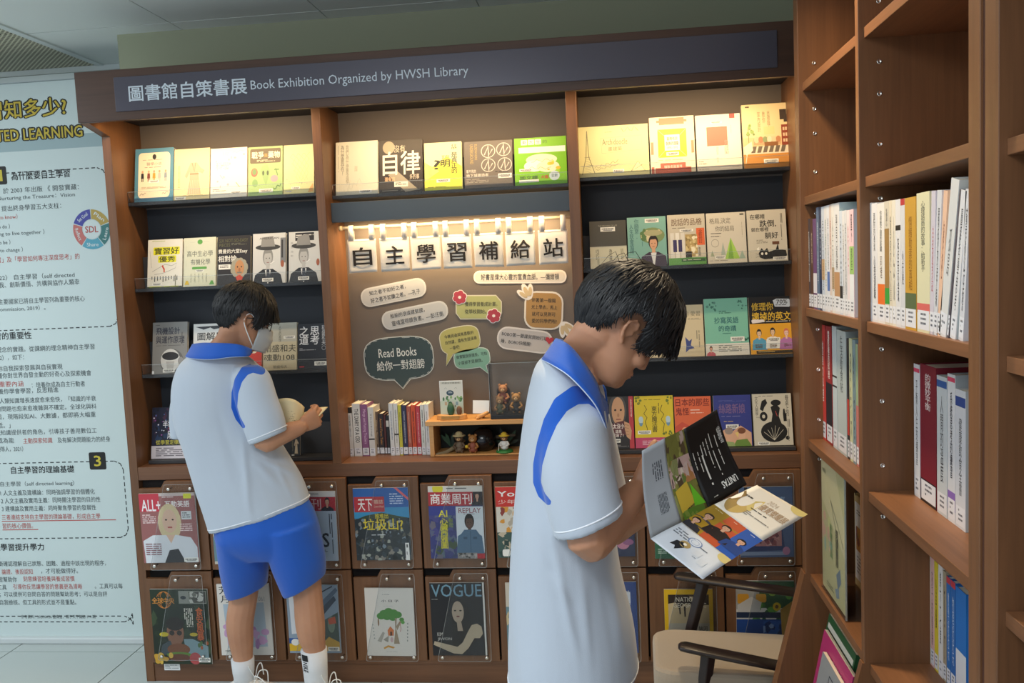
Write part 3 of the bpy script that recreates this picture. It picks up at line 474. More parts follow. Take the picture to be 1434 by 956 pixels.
CV['green'] = [P('#f2f2ea', *rr(13, 4, 25, 15, 1)), P('#f2f2ea', *rr(26.5, 4, 38.5, 15, 1)), P('#f2f2ea', *rr(40, 4, 52, 15, 1)), T('東', 15, 6, 23, 13, '#555550'), T('大', 28.5, 6, 36.5, 13, '#555550'), T('生', 42, 6, 50, 13, '#555550'), T('的', 55, 6, 63, 13, '#3a6a2a'), Rr(8, 20, 98, 32, '#f4f6ea'), E_(52, 47, 30, 12, '#f3f0cc'), E_(38, 60, 20, 12, '#f7f7ea'), E_(64, 62, 22, 12, '#efeecb'), wig(32, 50, 74, 48, 8, 3, '#9ab04a'), wig(28, 64, 70, 66, 8, 3, '#9ab04a'), *spots(60, 50, 96, 80, 8, ['#e8c23a', '#f0dc52', '#a8d83c'], 2, 5, 5), E_(76, 82, 10, 10, '#c9dbe4'), T('全新', 70, 78, 82, 85, '#3d5f70', 'b'), T('國文課', 10, 80, 44, 88, '#3a5a2a', 'b'), Rr(8, 88, 46, 94, '#f2f2ea'), *barc(22, 68, 26, 6), T('大腦', 50, 80, 64, 87, '#d04a2a', 'b')]
CV['archi'] = [T('Archidoodle', 34, 26, 70, 38, '#6f6c50'), T('畫建築', 42, 42, 62, 50, '#7b785c'), L_('#b9b68e', .7, (32, 24), (90, 22), (91, 50), (33, 54), (32, 24)), L_('#7a7a5c', 1, (12, 8), (10, 60), (4, 94)), L_('#7a7a5c', 1, (12, 8), (14, 60), (22, 92)), L_('#7a7a5c', .8, (5, 78), (20, 76)), L_('#7a7a5c', .8, (8, 60), (16, 60)), *[L_('#a9a680', .6, (8 + i % 3, 62 + 5 * i), (17, 66 + 5 * i)) for i in range(6)], wig(22, 82, 56, 70, 14, 3, '#8f8c6a', .7), wig(24, 86, 58, 76, 14, 2, '#8f8c6a', .7), wig(62, 10, 86, 8, 8, 5, '#8f8c6a', .8), P('#e6e3b0', (74, 92), (84, 74), (94, 90)), L_('#77745a', .8, (74, 92), (84, 72), (94, 92), (74, 92), (90, 80)), *barc(56, 90, 16, 7), *lines(38, 12, 50, 14, 1, '#a09d78')]
CV['taipei'] = [Rr(22, 2, 78, 14, '#cf8a6a'), Rr(16, 6, 84, 10, '#cf8a6a'), P('#d6c834', *rr(18, 22, 82, 72, 1)), *[L_('#efe9a4', .8, (50, 47), (x_, y_)) for x_, y_ in ((18, 22), (82, 22), (18, 72), (82, 72))], P('#f1eee0', *rr(33, 32, 67, 60, 1)), T('臺灣老房', 38, 36, 62, 42, '#8d8050', 'b'), T('裝飾的建築', 36, 44, 64, 51, '#55502e', 'b'), T('1895-1970', 38, 53, 62, 57, '#8d8050'), *barc(50, 66, 28, 6), Rr(2, 44, 8, 66, '#cf8a6a'), Rr(92, 44, 98, 66, '#cf8a6a'), *lines(18, 76, 82, 79, 1, '#c9bf8e'), Rr(22, 82, 78, 96, '#c2604a'), Rr(10, 90, 90, 100, '#c2604a'), T('樓裝老屋臺灣', 30, 86, 70, 91, '#f4e6d8'), Rr(2, 88, 8, 100, '#c2604a')]
CV['redsq'] = [Rr(24, 22, 70, 56, '#d9705c'), T('負建築', 62, 46, 72, 72, '#c08a7c', 'v'), T('隈研吾 作品', 44, 58, 49, 86, '#a89a90', 'v'), *barc(46, 14, 26, 4), Rr(76, 0, 88, 8, '#b8463c'), *lines(4, 82, 22, 90, 2, '#a99a90', 3), *lines(4, 96, 30, 98, 1, '#a99a90'), *lines(78, 94, 96, 96, 1, '#a99a90'), *lines(78, 20, 81, 36, 1, '#c9bcb4', 4, True)]
CV['room'] = [Rr(0, 0, 100, 52, '#e6cf9c'), Rr(0, 76, 100, 100, '#c98a3c'), Rr(0, 66, 100, 78, '#e2d5bc'), T('目標職人', 52, 12, 58, 42, '#8a7a52', 'v'), T('教你', 42, 12, 48, 30, '#8a7a52', 'v'), T('室內設計', 32, 12, 38, 44, '#8a7a52', 'v'), Rr(78, 10, 92, 26, '#33251e'), Rr(86, 18, 98, 30, '#33251e'), Rr(80, 34, 99, 66, '#8a3a24'), *[Rr(83 + 5 * (i % 3), 38 + 9 * (i // 3), 86.5 + 5 * (i % 3), 43 + 9 * (i // 3), '#dcc09c') for i in range(9)], Rr(44, 36, 66, 48, '#d9cc8e'), Rr(22, 54, 78, 64, '#c7a077'), *[E_(28 + i * 9, 56, 5, 5, ['#dfc49c', '#b9805a', '#8a9a6a', '#e6d4b4'][i % 4]) for i in range(6)], Rr(44, 60, 72, 66, '#8a5a30'), *[P('#6b5f50', (20 + i * 12, 66), (28 + i * 12, 66), (24 + i * 12, 76), (16 + i * 12, 76)) for i in range(6)], L_('#5a7a3a', 1, (12, 60), (12, 36)), *spots(4, 30, 24, 48, 9, ['#6f8f46', '#8fae5a'], 2, 4, 2), P('#efe2c8', (2, 66), (18, 58), (20, 72), (6, 80)), L_('#efe2c8', 1.4, (4, 92), (10, 68)), *barc(56, 90, 30, 7), Rr(8, 3, 16, 5, '#5a4a30')]
CV['dark'] = [Rr(0, 0, 100, 54, '#4d4a40'), T('THE MEANING OF LIFE', 24, 9, 76, 12, '#a9a594'), *barc(50, 18, 40, 9), Rr(0, 54, 100, 56, '#c8c5b0'), T('為什麼活著', 52, 60, 60, 94, '#55523f', 'v'), *lines(16, 60, 26, 96, 3, '#8a876e', 3, True), *lines(84, 60, 92, 90, 2, '#8a876e', 6, True)]
CV['teal'] = [Rr(0, 0, 100, 100, '#7fb0a4'), T('你願意,', 18, 4, 30, 44, '#2a5a60', 'v'), T('人生就會值得', 5, 14, 16, 74, '#2a5a60', 'v'), *barc(64, 8, 36, 8), *lines(34, 34, 40, 60, 2, '#4a7a78', 2, True), E_(64, 38, 32, 16, '#7c8f5e'), *spots(38, 28, 92, 46, 14, ['#b8ba8a', '#587a48', '#d2c7a0', '#8a9c80'], 3, 8, 4), *man(66, 54, 24, '#d3a27e', '#201614', '#3a2c40', '#d9dcdd'), E_(66, 33, 24, 6, '#a8a47c')]
CV['say'] = [Rr(0, 0, 100, 100, '#c7c0ae'), T('說話的品格', 10, 8, 92, 22, '#77614e', 'b'), Rr(76, 28, 98, 62, '#d9663a'), T('全新修訂', 82, 31, 92, 58, '#5a2a1a', 'v'), *lines(12, 26, 70, 29, 1, '#7c7464', 3), *[Rr(x_, 36, x_ + 10, 88, c_) for x_, c_ in ((6, '#d9d6cc'), (20, '#e3e1d8'), (34, '#d9d6cc'))], *[Rr(x_, 50, x_ + 10, 74, '#3a3560') for x_ in (13, 27)], *facets(46, 40, 78, 84, 26, ['#b39a62', '#8f7a4a', '#d3c08c', '#efe6c6'], 3, 8, 5), Rr(46, 74, 62, 90, '#2a2624'), Rr(0, 86, 100, 100, '#5f9a4e'), Rr(34, 88, 98, 94, '#2f5a34'), *lines(38, 90, 94, 92, 1, '#dfe8d0'), *barc(50, 32, 36, 5), T('李起周', 80, 66, 86, 84, '#6a6252', 'v')]
CV['tree'] = [T('格局,決定', 8, 10, 62, 22, '#6f6a5e', 'm'), T('你的結局', 22, 26, 70, 37, '#6f6a5e', 'm'), *lines(10, 40, 66, 43, 1, '#4a463e', 2), *lines(10, 46, 34, 49, 1, '#4a463e', 4), E_(20, 60, 10, 8, '#8f8a7c'), E_(20, 60, 9, 7, '#d2ccbc'), P('#a6cf5c', (60, 50), (82, 92), (44, 92)), P('#7fae48', (60, 50), (66, 92), (52, 92)), P('#a7b3a6', (40, 58), (46, 84), (34, 84)), P('#9fb4a2', (88, 76), (96, 92), (80, 92)), P('#9aa68a', (12, 74), (17, 86), (7, 86)), *barc(32, 88, 26, 6), *lines(4, 94, 60, 96, 1, '#8a8474'), *lines(90, 20, 92, 50, 1, '#a39c8c', 4, True), Rr(86, 3, 96, 6, '#5f5a4c')]
CV['cat'] = [T('在哪裡', 8, 8, 46, 18, '#1f1d1a', 'b'), T('跌倒,', 32, 20, 74, 34, '#1f1d1a', 'b'), T('就在哪裡', 10, 34, 54, 42, '#1f1d1a', 'b'), T('躺好', 44, 44, 78, 56, '#1f1d1a', 'b'), *lines(22, 58, 50, 66, 3, '#8a8474', 3), Rr(62, 62, 80, 68, '#6b4630'), P('#1a1917', (26, 84), (34, 74), (40, 80), (48, 74), (52, 82), (70, 78), (76, 66), (78, 78), (96, 80), (98, 90), (90, 94), (40, 96), (28, 92)), E_(35, 85, 3, 2.6, '#f0ede0'), E_(45, 85, 3, 2.6, '#f0ede0'), L_('#8a8474', .7, (18, 84), (30, 88)), L_('#8a8474', .7, (18, 92), (30, 89)), P('#efece0', (22, 74), (28, 72), (28, 78), (22, 79)), *barc(80, 95, 36, 6), *lines(86, 8, 92, 60, 2, '#6a655a', 5, True)]
CV['bluefl'] = [T('的 愛習', 50, 12, 92, 22, '#8d8266', 'm'), *lines(60, 26, 94, 30, 2, '#9a9078'), P('#3d4a86', (50, 62), (60, 70), (68, 66), (64, 78), (74, 84), (60, 86), (50, 92), (52, 78)), P('#e0b030', (8, 86), (18, 76), (30, 90), (22, 98), (8, 98)), *lines(80, 50, 92, 84, 2, '#9a9078', 2, True)]
CV['yellowpear'] = [E_(62, 78, 14, 18, '#d9b23c'), E_(62, 64, 5, 6, '#7a5a30'), *lines(10, 30, 80, 40, 2, '#9a8a68')]
CV['copy'] = [Rr(0, 0, 100, 78, '#7fc0a8'), *spots(4, 2, 30, 22, 10, ['#3f7a68', '#5a9080'], 1.2, 3.4, 6), *spots(78, 4, 98, 20, 9, ['#3f7a68', '#5a9080'], 1.2, 3.4, 7), *spots(82, 70, 98, 94, 9, ['#3f7a68', '#2f6050'], 1.4, 3.4, 8), *lines(34, 22, 62, 28, 2, '#3d7466', 3), T('抄寫英語', 22, 33, 78, 44, '#2f6a70', 'm'), T('的奇蹟', 32, 48, 72, 58, '#2f6a70', 'm'), T('1 week 1 page', 36, 52.5, 60, 55, '#4f8a7c') if False else Rr(40, 61, 60, 62, '#4f8a7c'), *barc(74, 72, 32, 8), Rr(0, 79, 100, 100, '#e6e2d6'), *man(12, 88, 7, '#d6a084', '#4a2c22', '#c05a64'), *lines(30, 82, 82, 95, 4, '#8a8a80', 3)]
CV['fix'] = [Rr(0, 0, 100, 47, '#1d1b1c'), T('修理你', 6, 10, 54, 24, '#e2b83a', 'b'), T('壞掉的英文', 6, 27, 92, 42, '#e2b83a', 'b'), P('#dfe3e6', (54, 7), (62, 4), (90, 5), (95, 12), (90, 19), (58, 18)), T('70%', 62, 6, 86, 13, '#2a2a2a', 'b'), *lines(60, 14.5, 88, 17, 1, '#4a4a4a'), P('#e8ded8', (4, 41), (8, 39), (32, 40), (34, 44), (6, 46)), *lines(36, 43, 90, 45.5, 1, '#d9d4c8', 5), Rr(0, 47, 100, 100, '#e9a92e'), *man(20, 64, 11, '#e8c4a0', '#26201e', '#5aa0c0'), *man(50, 62, 11, '#e8c4a0', '#26201e', '#efeee8'), *man(80, 64, 11, '#f0c8b8', '#d8785a', '#b878b0'), *barc(52, 75, 28, 7), *[x for i in (10, 42, 74) for x in lines(i, 83, i + 16, 90, 3, '#6a4a1a', i)], Rr(12, 94, 96, 99, '#3a2c14'), *lines(16, 95.5, 92, 97.5, 1, '#e8c878', 2)]
CV['mother'] = [Rr(84, 0, 100, 100, '#b8393f'), E_(44, 26, 32, 30, '#4a4644'), E_(46, 28, 23, 27, '#c99a74'), E_(36, 26, 4, 2, '#241a18'), E_(56, 26, 4, 2, '#241a18'), E_(46, 36, 4, 4, '#b07f5c'), Rr(38, 43, 55, 45, '#8a4640'), P('#5a2a2c', (6, 54), (70, 46), (74, 74), (4, 80)), T('媽太沒小', 12, 52, 66, 62, '#f0e6dc', 'b'), T('這是', 34, 64, 56, 70, '#f0e6dc', 'b'), T('叫爸沒了!', 10, 71, 62, 78, '#f0e6dc', 'b'), P('#c99a74', (66, 48), (84, 52), (92, 66), (88, 84), (74, 78), (68, 64)), *[L_('#8f6444', .8, (68, 54 + 6 * i), (82, 56 + 6 * i)) for i in range(4)], *barc(36, 85, 30, 7), *lines(10, 93, 80, 97, 2, '#8a8480', 3), T('愛的擁有者', 90, 6, 95, 40, '#f0dcd0', 'v')]
CV['magic'] = [Rr(0, 0, 100, 80, '#d8c02c'), Rr(0, 80, 100, 100, '#c0486a'), *spots(2, 2, 16, 16, 6, ['#6a7a2a', '#8a8a1c'], 2, 4, 3), *spots(84, 2, 98, 16, 6, ['#6a7a2a', '#8a8a1c'], 2, 4, 4), *lines(26, 7, 76, 9, 1, '#6a5a10'), T('東方魔法書', 44, 20, 58, 70, '#2f2a12', 'vm'), *lines(62, 14, 66, 48, 1, '#5a5014', 3, True), L_('#3a3412', 1.4, (26, 18), (32, 26), (24, 34), (32, 42), (27, 50), (32, 64), (28, 72)), L_('#3a3412', 1.4, (72, 18), (66, 28), (76, 36), (68, 46), (76, 54), (72, 70)), E_(16, 46, 6, 7, '#b9cfd8'), E_(86, 46, 6, 7, '#b9cfd8'), P('#6f97b0', (10, 52), (22, 52), (18, 58), (14, 58)), P('#6f97b0', (80, 52), (92, 52), (88, 58), (84, 58)), *barc(24, 70, 34, 7), *lines(18, 86, 82, 96, 3, '#e8b8c4', 4), *spots(70, 66, 96, 78, 6, ['#6a7a2a'], 1.5, 3.5, 6)]
CV['ghost'] = [P('#c8503a', (0, 60), (20, 50), (60, 66), (100, 56), (100, 100), (0, 100)), T('日本的那些', 4, 4, 96, 19, '#7a2418', 'b'), T('鬼怪', 4, 22, 40, 37, '#7a2418', 'b'), *lines(44, 26, 96, 30, 1, '#f0d0c0', 2), *lines(44, 32, 80, 35, 1, '#f0d0c0', 5), *spots(10, 60, 90, 90, 12, ['#8a2c20', '#e8a078', '#b03a2c'], 3, 8, 5)]
CV['silk'] = [*lines(14, 10, 90, 13, 2, '#5c63a0', 2), T('絲路新娘', 14, 17, 84, 36, '#7a5f8a', 'b'), *lines(20, 41, 80, 43, 1, '#8a86b0'), *lines(26, 51, 68, 53, 1, '#e0c060', 3), *barc(48, 62, 34, 9), P('#d8a888', (6, 76), (30, 66), (46, 72), (70, 60), (98, 74), (98, 100), (6, 100)), E_(38, 80, 10, 14, '#d9ab8c'), E_(38, 70, 11, 7, '#9a8a80'), E_(72, 78, 10, 12, '#e0b090'), E_(72, 70, 11, 6, '#7a4a30'), P('#6a8a3a', (48, 100), (58, 88), (86, 86), (98, 100)), P('#93a86a', (14, 100), (24, 90), (50, 92), (54, 100)), P('#e6c878', (54, 74), (64, 72), (62, 84))]
CV['food'] = [T('餐桌上的', 84, 3, 93, 44, '#33302a', 'vm'), T('文化人類學', 6, 5, 14, 42, '#4a463e', 'v'), *lines(16, 4, 60, 6, 1, '#55514a'), P('#1f1e1b', (18, 30), (24, 14), (34, 10), (38, 18), (30, 26), (26, 34)), E_(27, 44, 10, 9, '#1f1e1b'), E_(27, 44, 4, 3.6, '#cfc8b4'), E_(60, 18, 13, 6, '#1f1e1b'), P('#1f1e1b', (46, 26), (60, 20), (70, 28), (66, 44), (72, 58), (60, 66), (46, 56), (50, 40)), P('#1f1e1b', (78, 30), (82, 30), (83, 38), (86, 40), (86, 54), (78, 54), (77, 40)), E_(52, 74, 34, 20, '#1f1e1b'), *[L_('#cfc8b4', .9, (52, 90), (26 + i * 10, 62 + abs(i - 3) * 4)) for i in range(6)], E_(86, 86, 5, 4, '#1f1e1b'), *barc(24, 96, 30, 6), *lines(88, 50, 95, 92, 2, '#77726a', 5, True), T('Dining', 8, 44, 16, 47, '#44403a'), L_('#c05048', 1.4, (58, 34), (62, 44))]
def place(key, pxl, pxr, pytop, z, base, label, group, yf=3.404, th=.016, dy=0, nm='book', cat='book', spine='#ded8c8', lean=LEAN):
    pyb = 0
    a = at(pxl, 0, yf); 
    def xz(px, py):      # point on the leaning plane
        n = V((0, -math.cos(lean), math.sin(lean))); p0 = V((0, yf + dy, z)); d = ray(px, py); o = V((0, 0, H0)); return o + d * ((p0 - o).dot(n) / d.dot(n))
    pm_ = (pxl + pxr) / 2; tp = xz(pm_, pytop); h = (tp - V((tp.x, yf + dy, z))).length
    ybot = None
    # horizontal extent measured halfway up
    lo, hi = 0, 956; xm = tp.x; prev = xz(pm_, pytop)
    py = pytop
    for _ in range(40):
        if xz(pm_, py).z < z + h * .45 * math.cos(lean): break
        py += 4
    x0, x1 = xz(pxl, py).x, xz(pxr, py).x
    rnd = random.Random(key); dd = rnd.uniform(0, .003)
    return cover_book(x0 + .0008, x1 - .0008, h, yf, z, CV.get(key), base, label, group, th, spine, nm, cat, lean, dy + dd)
g1, g2, g3, g4 = 'books on the top display shelves under the warm lamps', 'books on the second display shelves', 'books on the third display shelves', 'books on the lowest display shelves'
for a in [('bio', 188, 242.5, 207.5, ZS1, '#4f86a0', 'cream book with a teal blue border and small figures, far left of the top shelf', g1),
    ('robe', 243.5, 293.5, 208, ZS1, '#ddd0a0', 'pale yellow book with a drawn robe, beside the blue bordered one', g1), ('sci', 294.5, 346, 207, ZS1, '#dcdcd4', 'white book with faint scattered doodles on the top left shelf', g1),
    ('war', 347, 395.5, 205, ZS1, '#9dbb7e', 'green book with a brown title panel on war and medicine', g1), ('swirl', 397, 440, 202.5, ZS1, '#dcd79e', 'cream book with yellow swirling lines, right end of the top left shelf', g1),
    ('hand', 206, 255, 335, ZS2, '#e4e2d6', 'white book with yellow title blocks and a drawn hand', g2), ('chem', 257, 302.5, 332.5, ZS2, '#d6d8c0', 'pale green chemistry book with small flasks at its foot', g2), ('six', 304, 351, 330, ZS2, '#272222', 'black physics book with a white-haired man on the cover', g2),
    ('hat1', 353.5, 400, 326.5, ZS2, '#d0d0cc', 'monochrome book of a man in a brimmed hat, left of its twin', g2), ('hat2', 404, 450, 324, ZS2, '#cfcfca', 'monochrome book of a man in a hat under a dark band, against the divider', g2),
    ('plane', 213, 262, 451, ZS3, '#8b8a86', 'grey book on aircraft design with a white nose shape', g3), ('wings', 270, 318, 453, ZS3, '#d9dad6', 'white book with dark wings title behind the left student\'s neck', g3), ('red', 322, 366.5, 452, ZS3, '#c43a2c', 'red book half hidden behind the masked student\'s face', g3),
    ('soul', 368, 415.5, 452, ZS3, '#c9bfa0', 'cream and grey book with four large characters and 108', g3), ('think', 416.5, 459, 453, ZS3, '#22262e', 'black book with white vertical characters against the divider', g3)]: place(*a)
for a in [('chip', 212, 265, 570, ZS4 + .002, '#1a1c30', 'dark city-light book with a pale foot standing in the lowest left tray', g4), ('wings', 267, 312, 575, ZS4 + .002, '#2c5a8c', 'blue book mostly hidden behind the left student\'s back', g4), ('robe', 408, 420, 606, ZS4 + .002, '#2b2e33', 'thin dark upright book right of the left student\'s elbow', g4)]: place(*a, yf=3.375)
for a in [('why', 470, 529.5, 198, ZM1, '#e2dcc4', 'cream book of vertical questions beside the first divider', g1), ('self', 531, 592, 195.5, ZM1, '#2c2420', 'dark brown book with a huge white brushed title', g1), ('smart', 594, 647, 199, ZM1, '#dfe4b0', 'yellow book with a black question mark', g1),
    ('plants', 650, 718, 197, ZM1, '#6d655e', 'grey-brown book with four white circle emblems', g1), ('green', 720.5, 794, 192, ZM1, '#7fc412', 'bright green book with white lettering tiles', g1)]: place(*a, dy=.002, spine='#4a4440')
for a in [('archi', 810.5, 909, 175.5, ZS1, '#dcd8a0', 'wide pale yellow book of architecture sketches with a tower', g1), ('taipei', 910, 973.5, 163, ZS1, '#e6dcc4', 'white and red patterned book with a yellow square', g1), ('redsq', 975, 1038.5, 160, ZS1, '#e4ddd0', 'white book with one plain red square', g1), ('room', 1040, 1109, 145, ZS1, '#dcc08c', 'tall book with a photographed living room, right end of the top shelf', g1),
    ('dark', 826, 878, 309, ZS2, '#d3cfb4', 'book half dark brown half cream behind the right student\'s hair', g2), ('teal', 879, 934, 303.5, ZS2, '#7fb0a4', 'teal book with a suited man under a leafy crown', g2), ('say', 935.5, 988.5, 300, ZS2, '#c7c0ae', 'beige book with suited figures and an orange tag', g2), ('tree', 990, 1045.5, 297.5, ZS2, '#d2ccbc', 'off-white book with a green triangular tree', g2), ('cat', 1047, 1102.5, 293.5, ZS2, '#cfc9b8', 'off-white book with a black cat lying at its foot', g2),
    ('yellowpear', 905, 931, 430, ZS3, '#d9c9a4', 'cream book with a yellow pear just right of the student\'s fringe', g3), ('bluefl', 933, 986, 427, ZS3, '#d6c6a2', 'cream book with a deep blue flower beside the mint one', g3), ('copy', 987, 1048.5, 417.5, ZS3, '#7fc0a8', 'mint green book with leaves and a white foot', g3), ('fix', 1050, 1114, 415, ZS3, '#e9a92e', 'black and orange book with three cartoon people', g3)]: place(*a)
for a in [('mother', 848, 888, 555, ZS4 + .002, '#26211f', 'dark book with a grey-haired woman and a red edge', g4), ('magic', 889, 944, 554, ZS4 + .002, '#d8c02c', 'yellow book with a pink foot and drawn charms', g4), ('ghost', 945, 997, 555, ZS4 + .002, '#d9663e', 'orange-red book partly behind the raised brochure', g4), ('silk', 1000, 1053, 553, ZS4 + .002, '#343c86', 'blue book with two painted faces at its foot', g4), ('food', 1055, 1110, 551, ZS4 + .002, '#cfc8b4', 'grey-cream book with bold black food silhouettes', g4)]: place(*a, yf=3.375)
# ================================================================== magazines behind the clear covers
MG = {}
MG['eng'] = [Rr(0, 0, 100, 100, '#9c6360'), Rr(0, 0, 100, 4, '#c8b8b4'), Rr(0, 0, 36, 26, '#c43c4a'), T('ALL+', 4, 9, 38, 25, '#f2eeee', 'b'), T('互動英語', 46, 11, 90, 20, '#f0eeea', 'b'), P('#d8d838', *rr(80, 1, 94, 8, 1)), *lines(42, 5, 76, 7, 1, '#e8e0dc', 3), E_(52, 42, 21, 27, '#d6c49a'), E_(52, 40, 13, 17, '#dcb8a0'), E_(46, 38, 2, 1.2, '#3a2a24'), E_(58, 38, 2, 1.2, '#3a2a24'), Rr(48, 48, 56, 50, '#b0504c'), P('#d9dce0', (4, 100), (2, 68), (20, 60), (42, 60), (62, 60), (88, 64), (98, 78), (98, 100)), P('#2c2c30', (38, 100), (48, 82), (64, 80), (76, 100)), P('#dcb8a0', (44, 60), (60, 60), (52, 72)), *lines(4, 30, 28, 44, 5, '#efd8d4', 3), Rr(74, 26, 92, 38, '#d4d8d8'), *lines(76, 28, 90, 37, 3, '#55585a', 3), *lines(70, 44, 92, 56, 4, '#efd8d4', 4), *lines(6, 72, 34, 90, 6, '#8a5a60', 6), *barc(86, 96, 26, 6)]
MG['tw'] = [Rr(0, 0, 100, 30, '#2f62a8'), Rr(0, 27, 100, 44, '#3c92c0'), Rr(1, 12, 56, 33, '#b8363c'), T('天下', 8, 15, 34, 31, '#f3f0ec', 'b'), T('雜誌', 37, 16, 54, 22, '#dcc0a8', 'm'), T('CommonWealth', 37, 24, 55, 27, '#dcc0a8'), *lines(66, 8, 90, 24, 5, '#c8d8ea', 3), P('#d86a70', (74, 0), (80, 0), (100, 14), (100, 18)), P('#3a4a34', (0, 44), (20, 38), (50, 34), (80, 39), (100, 42), (100, 50), (0, 50)), *facets(0, 42, 100, 100, 150, ['#2c3438', '#46505a', '#7c8c96', '#a8aca0', '#1e2426', '#5a5a50', '#39474e', '#8f8a80'], 2, 6, 4), T('誰堆出', 38, 35, 62, 42, '#d8c83a', 'b'), T('垃圾山?', 16, 42, 88, 58, '#e2cc3a', 'b'), *lines(30, 64, 72, 66, 1, '#dfe4e4', 3), Rr(90, 76, 97, 100, '#e8e8e4'), *lines(92, 78, 95, 98, 2, '#3a3a3a', 5)]
MG['biz'] = [Rr(0, 0, 100, 7, '#d8d6d0'), P('#d8cf3a', *el(18, 3, 10, 8)), *lines(34, 2.5, 96, 5, 1, '#4a4646', 3), Rr(0, 8, 100, 27, '#b03038'), T('商業周刊', 4, 10, 80, 25, '#efe8e4', 'b'), Rr(82, 8, 100, 26, '#2a2426'), *man(90, 14, 8, '#c49a80', '#2a2422', '#2a2a30'), *facets(0, 27, 100, 100, 110, ['#3a3f7a', '#4a4a88', '#5c6484', '#34406a', '#5a6e7c', '#43563c', '#6c6878'], 4, 10, 4), Rr(0, 27, 52, 40, '#38408c'), T('AI', 18, 33, 34, 42, '#e0d83a', 'b'), T('心臟西雅圖', 20, 44, 34, 86, '#e0d83a', 'vb'), T('解密', 36, 44, 44, 56, '#8fa040', 'v'), Rr(50, 28, 100, 92, '#d2dadf'), T('REPLAY', 55, 30, 96, 37, '#8a3a44', 'm'), *lines(64, 38, 88, 39.5, 1, '#5a3a44'), *man(74, 50, 17, '#5c4234', '#1b1615', '#54728c'), P('#54728c', (54, 70), (64, 60), (86, 60), (97, 72), (94, 86), (84, 92), (66, 92), (56, 86)), L_('#3c566e', 1, (75, 62), (75, 92)), *[Rr(x_, 70, x_ + 7, 73, '#3c566e') for x_ in (62, 80)], Rr(86, 93, 100, 100, '#b03038'), *facets(50, 92, 86, 100, 20, ['#8a8a88', '#4a4a48', '#b0a8a4'], 2, 4, 3)]
MG['young'] = [Rr(0, 0, 100, 30, '#c8342c'), T('Young', 4, 6, 76, 16, '#f2efec', 'b'), T('少年生活', 4, 18, 70, 24, '#e8c8c0', 'm'), *facets(0, 28, 100, 70, 40, ['#d8d4c8', '#4a3a30', '#d89a3c', '#8c3a34', '#b9b0a0'], 4, 9, 3), *facets(0, 64, 100, 100, 30, ['#3f5a54', '#8c4a3c', '#c4b8a0', '#2c4440'], 4, 9, 6), P('#eeeeea', *rr(8, 88, 22, 98, 3)), E_(42, 38, 12, 8, '#d8a040')]
MG['mirror'] = [Rr(0, 0, 100, 8, '#d6d4d0'), Rr(0, 8, 100, 28, '#b03038'), T('今周刊', 8, 10, 72, 26, '#e8ccc8', 'm'), *man(84, 15, 9, '#c49a80', '#2a2422', '#2a2a30'), *lines(30, 3, 94, 5, 1, '#3a3636', 3), Rr(0, 28, 100, 100, '#b4c0cc'), *facets(0, 40, 50, 100, 20, ['#8ea2b4', '#a2b4c2', '#6a86a0'], 5, 12, 4), T('USS', 34, 60, 84, 80, '#22262e', 'b'), *lines(86, 32, 94, 92, 2, '#3a4048', 2, True), *lines(60, 84, 80, 88, 2, '#4a5058')]
MG['world'] = [Rr(0, 0, 100, 100, '#22301f'), *facets(0, 20, 100, 90, 36, ['#1b271b', '#2c3c26', '#24301e', '#3a4a30'], 6, 14, 4), *[L_('#c47a34', .8, *[(24 + 13 * math.cos(math.radians(t)) * (1 - .25 * k), 14 + 11 * math.sin(math.radians(t))) for t in range(200, 341, 14)]) for k in range(3)], *[L_('#c47a34', .8, *[(24 + 13 * math.cos(math.radians(t)) * (1 - .25 * k), 14 + 11 * math.sin(math.radians(t))) for t in range(20, 161, 14)]) for k in range(3)], T('全球中央', 3, 11, 42, 19, '#d08a3c', 'b'), Rr(50, 2, 98, 19, '#8a8c84'), *facets(68, 3, 97, 18, 12, ['#4a4a44', '#b9b9b0', '#6a6a60'], 3, 7, 5), E_(58, 11, 5, 2.4, '#2c3238'), T('食安風暴', 78, 24, 90, 68, '#c4602c', 'vb'), *lines(58, 25, 74, 50, 5, '#d8d4c8', 3, True), E_(40, 58, 15, 18, '#8a5f48'), E_(40, 46, 16, 9, '#221a16'), E_(34, 58, 4.5, 3.5, '#2b211c'), E_(47, 58, 4.5, 3.5, '#2b211c'), P('#7f99a0', (54, 66), (70, 66), (96, 76), (96, 92), (58, 94)), P('#3e4a50', (8, 94), (16, 74), (30, 68), (36, 80)), E_(44, 80, 20, 8, '#7d4a2c'), E_(44, 87, 22, 3.4, '#5f8a32'), E_(44, 91, 20, 5, '#6a3a24'), E_(20, 60, 8, 3, '#c8b42a'), E_(72, 60, 7, 2.4, '#b8a42a'), *spots(4, 86, 36, 97, 12, ['#c89a34', '#d8b44a'], 3, 6, 4), E_(72, 92, 10, 8, '#b04a4a'), *spots(80, 70, 98, 78, 5, ['#4a6a3a', '#a85a34'], 2, 4, 4), *barc(88, 94, 20, 6)]
MG['may'] = [T('芳', 4, 3, 24, 14, '#24282c', 'm'), T('月', 6, 16, 22, 26, '#24282c', 'm'), T('2024.061', 60, 18, 90, 24, '#8a9094'), P('#a8b8c4', (10, 28), (88, 26), (90, 88), (14, 90)), P('#7c93a4', (30, 28), (52, 50), (74, 27), (62, 60), (36, 58)), *spots(12, 50, 30, 84, 10, ['#c49ac0', '#b58ab8'], 3, 7, 4), *spots(66, 60, 90, 86, 12, ['#c49ac0', '#a87aae'], 3, 8, 5), E_(50, 72, 13, 13, '#c98ea8'), *lines(8, 93, 20, 96, 2, '#3a3e40')]
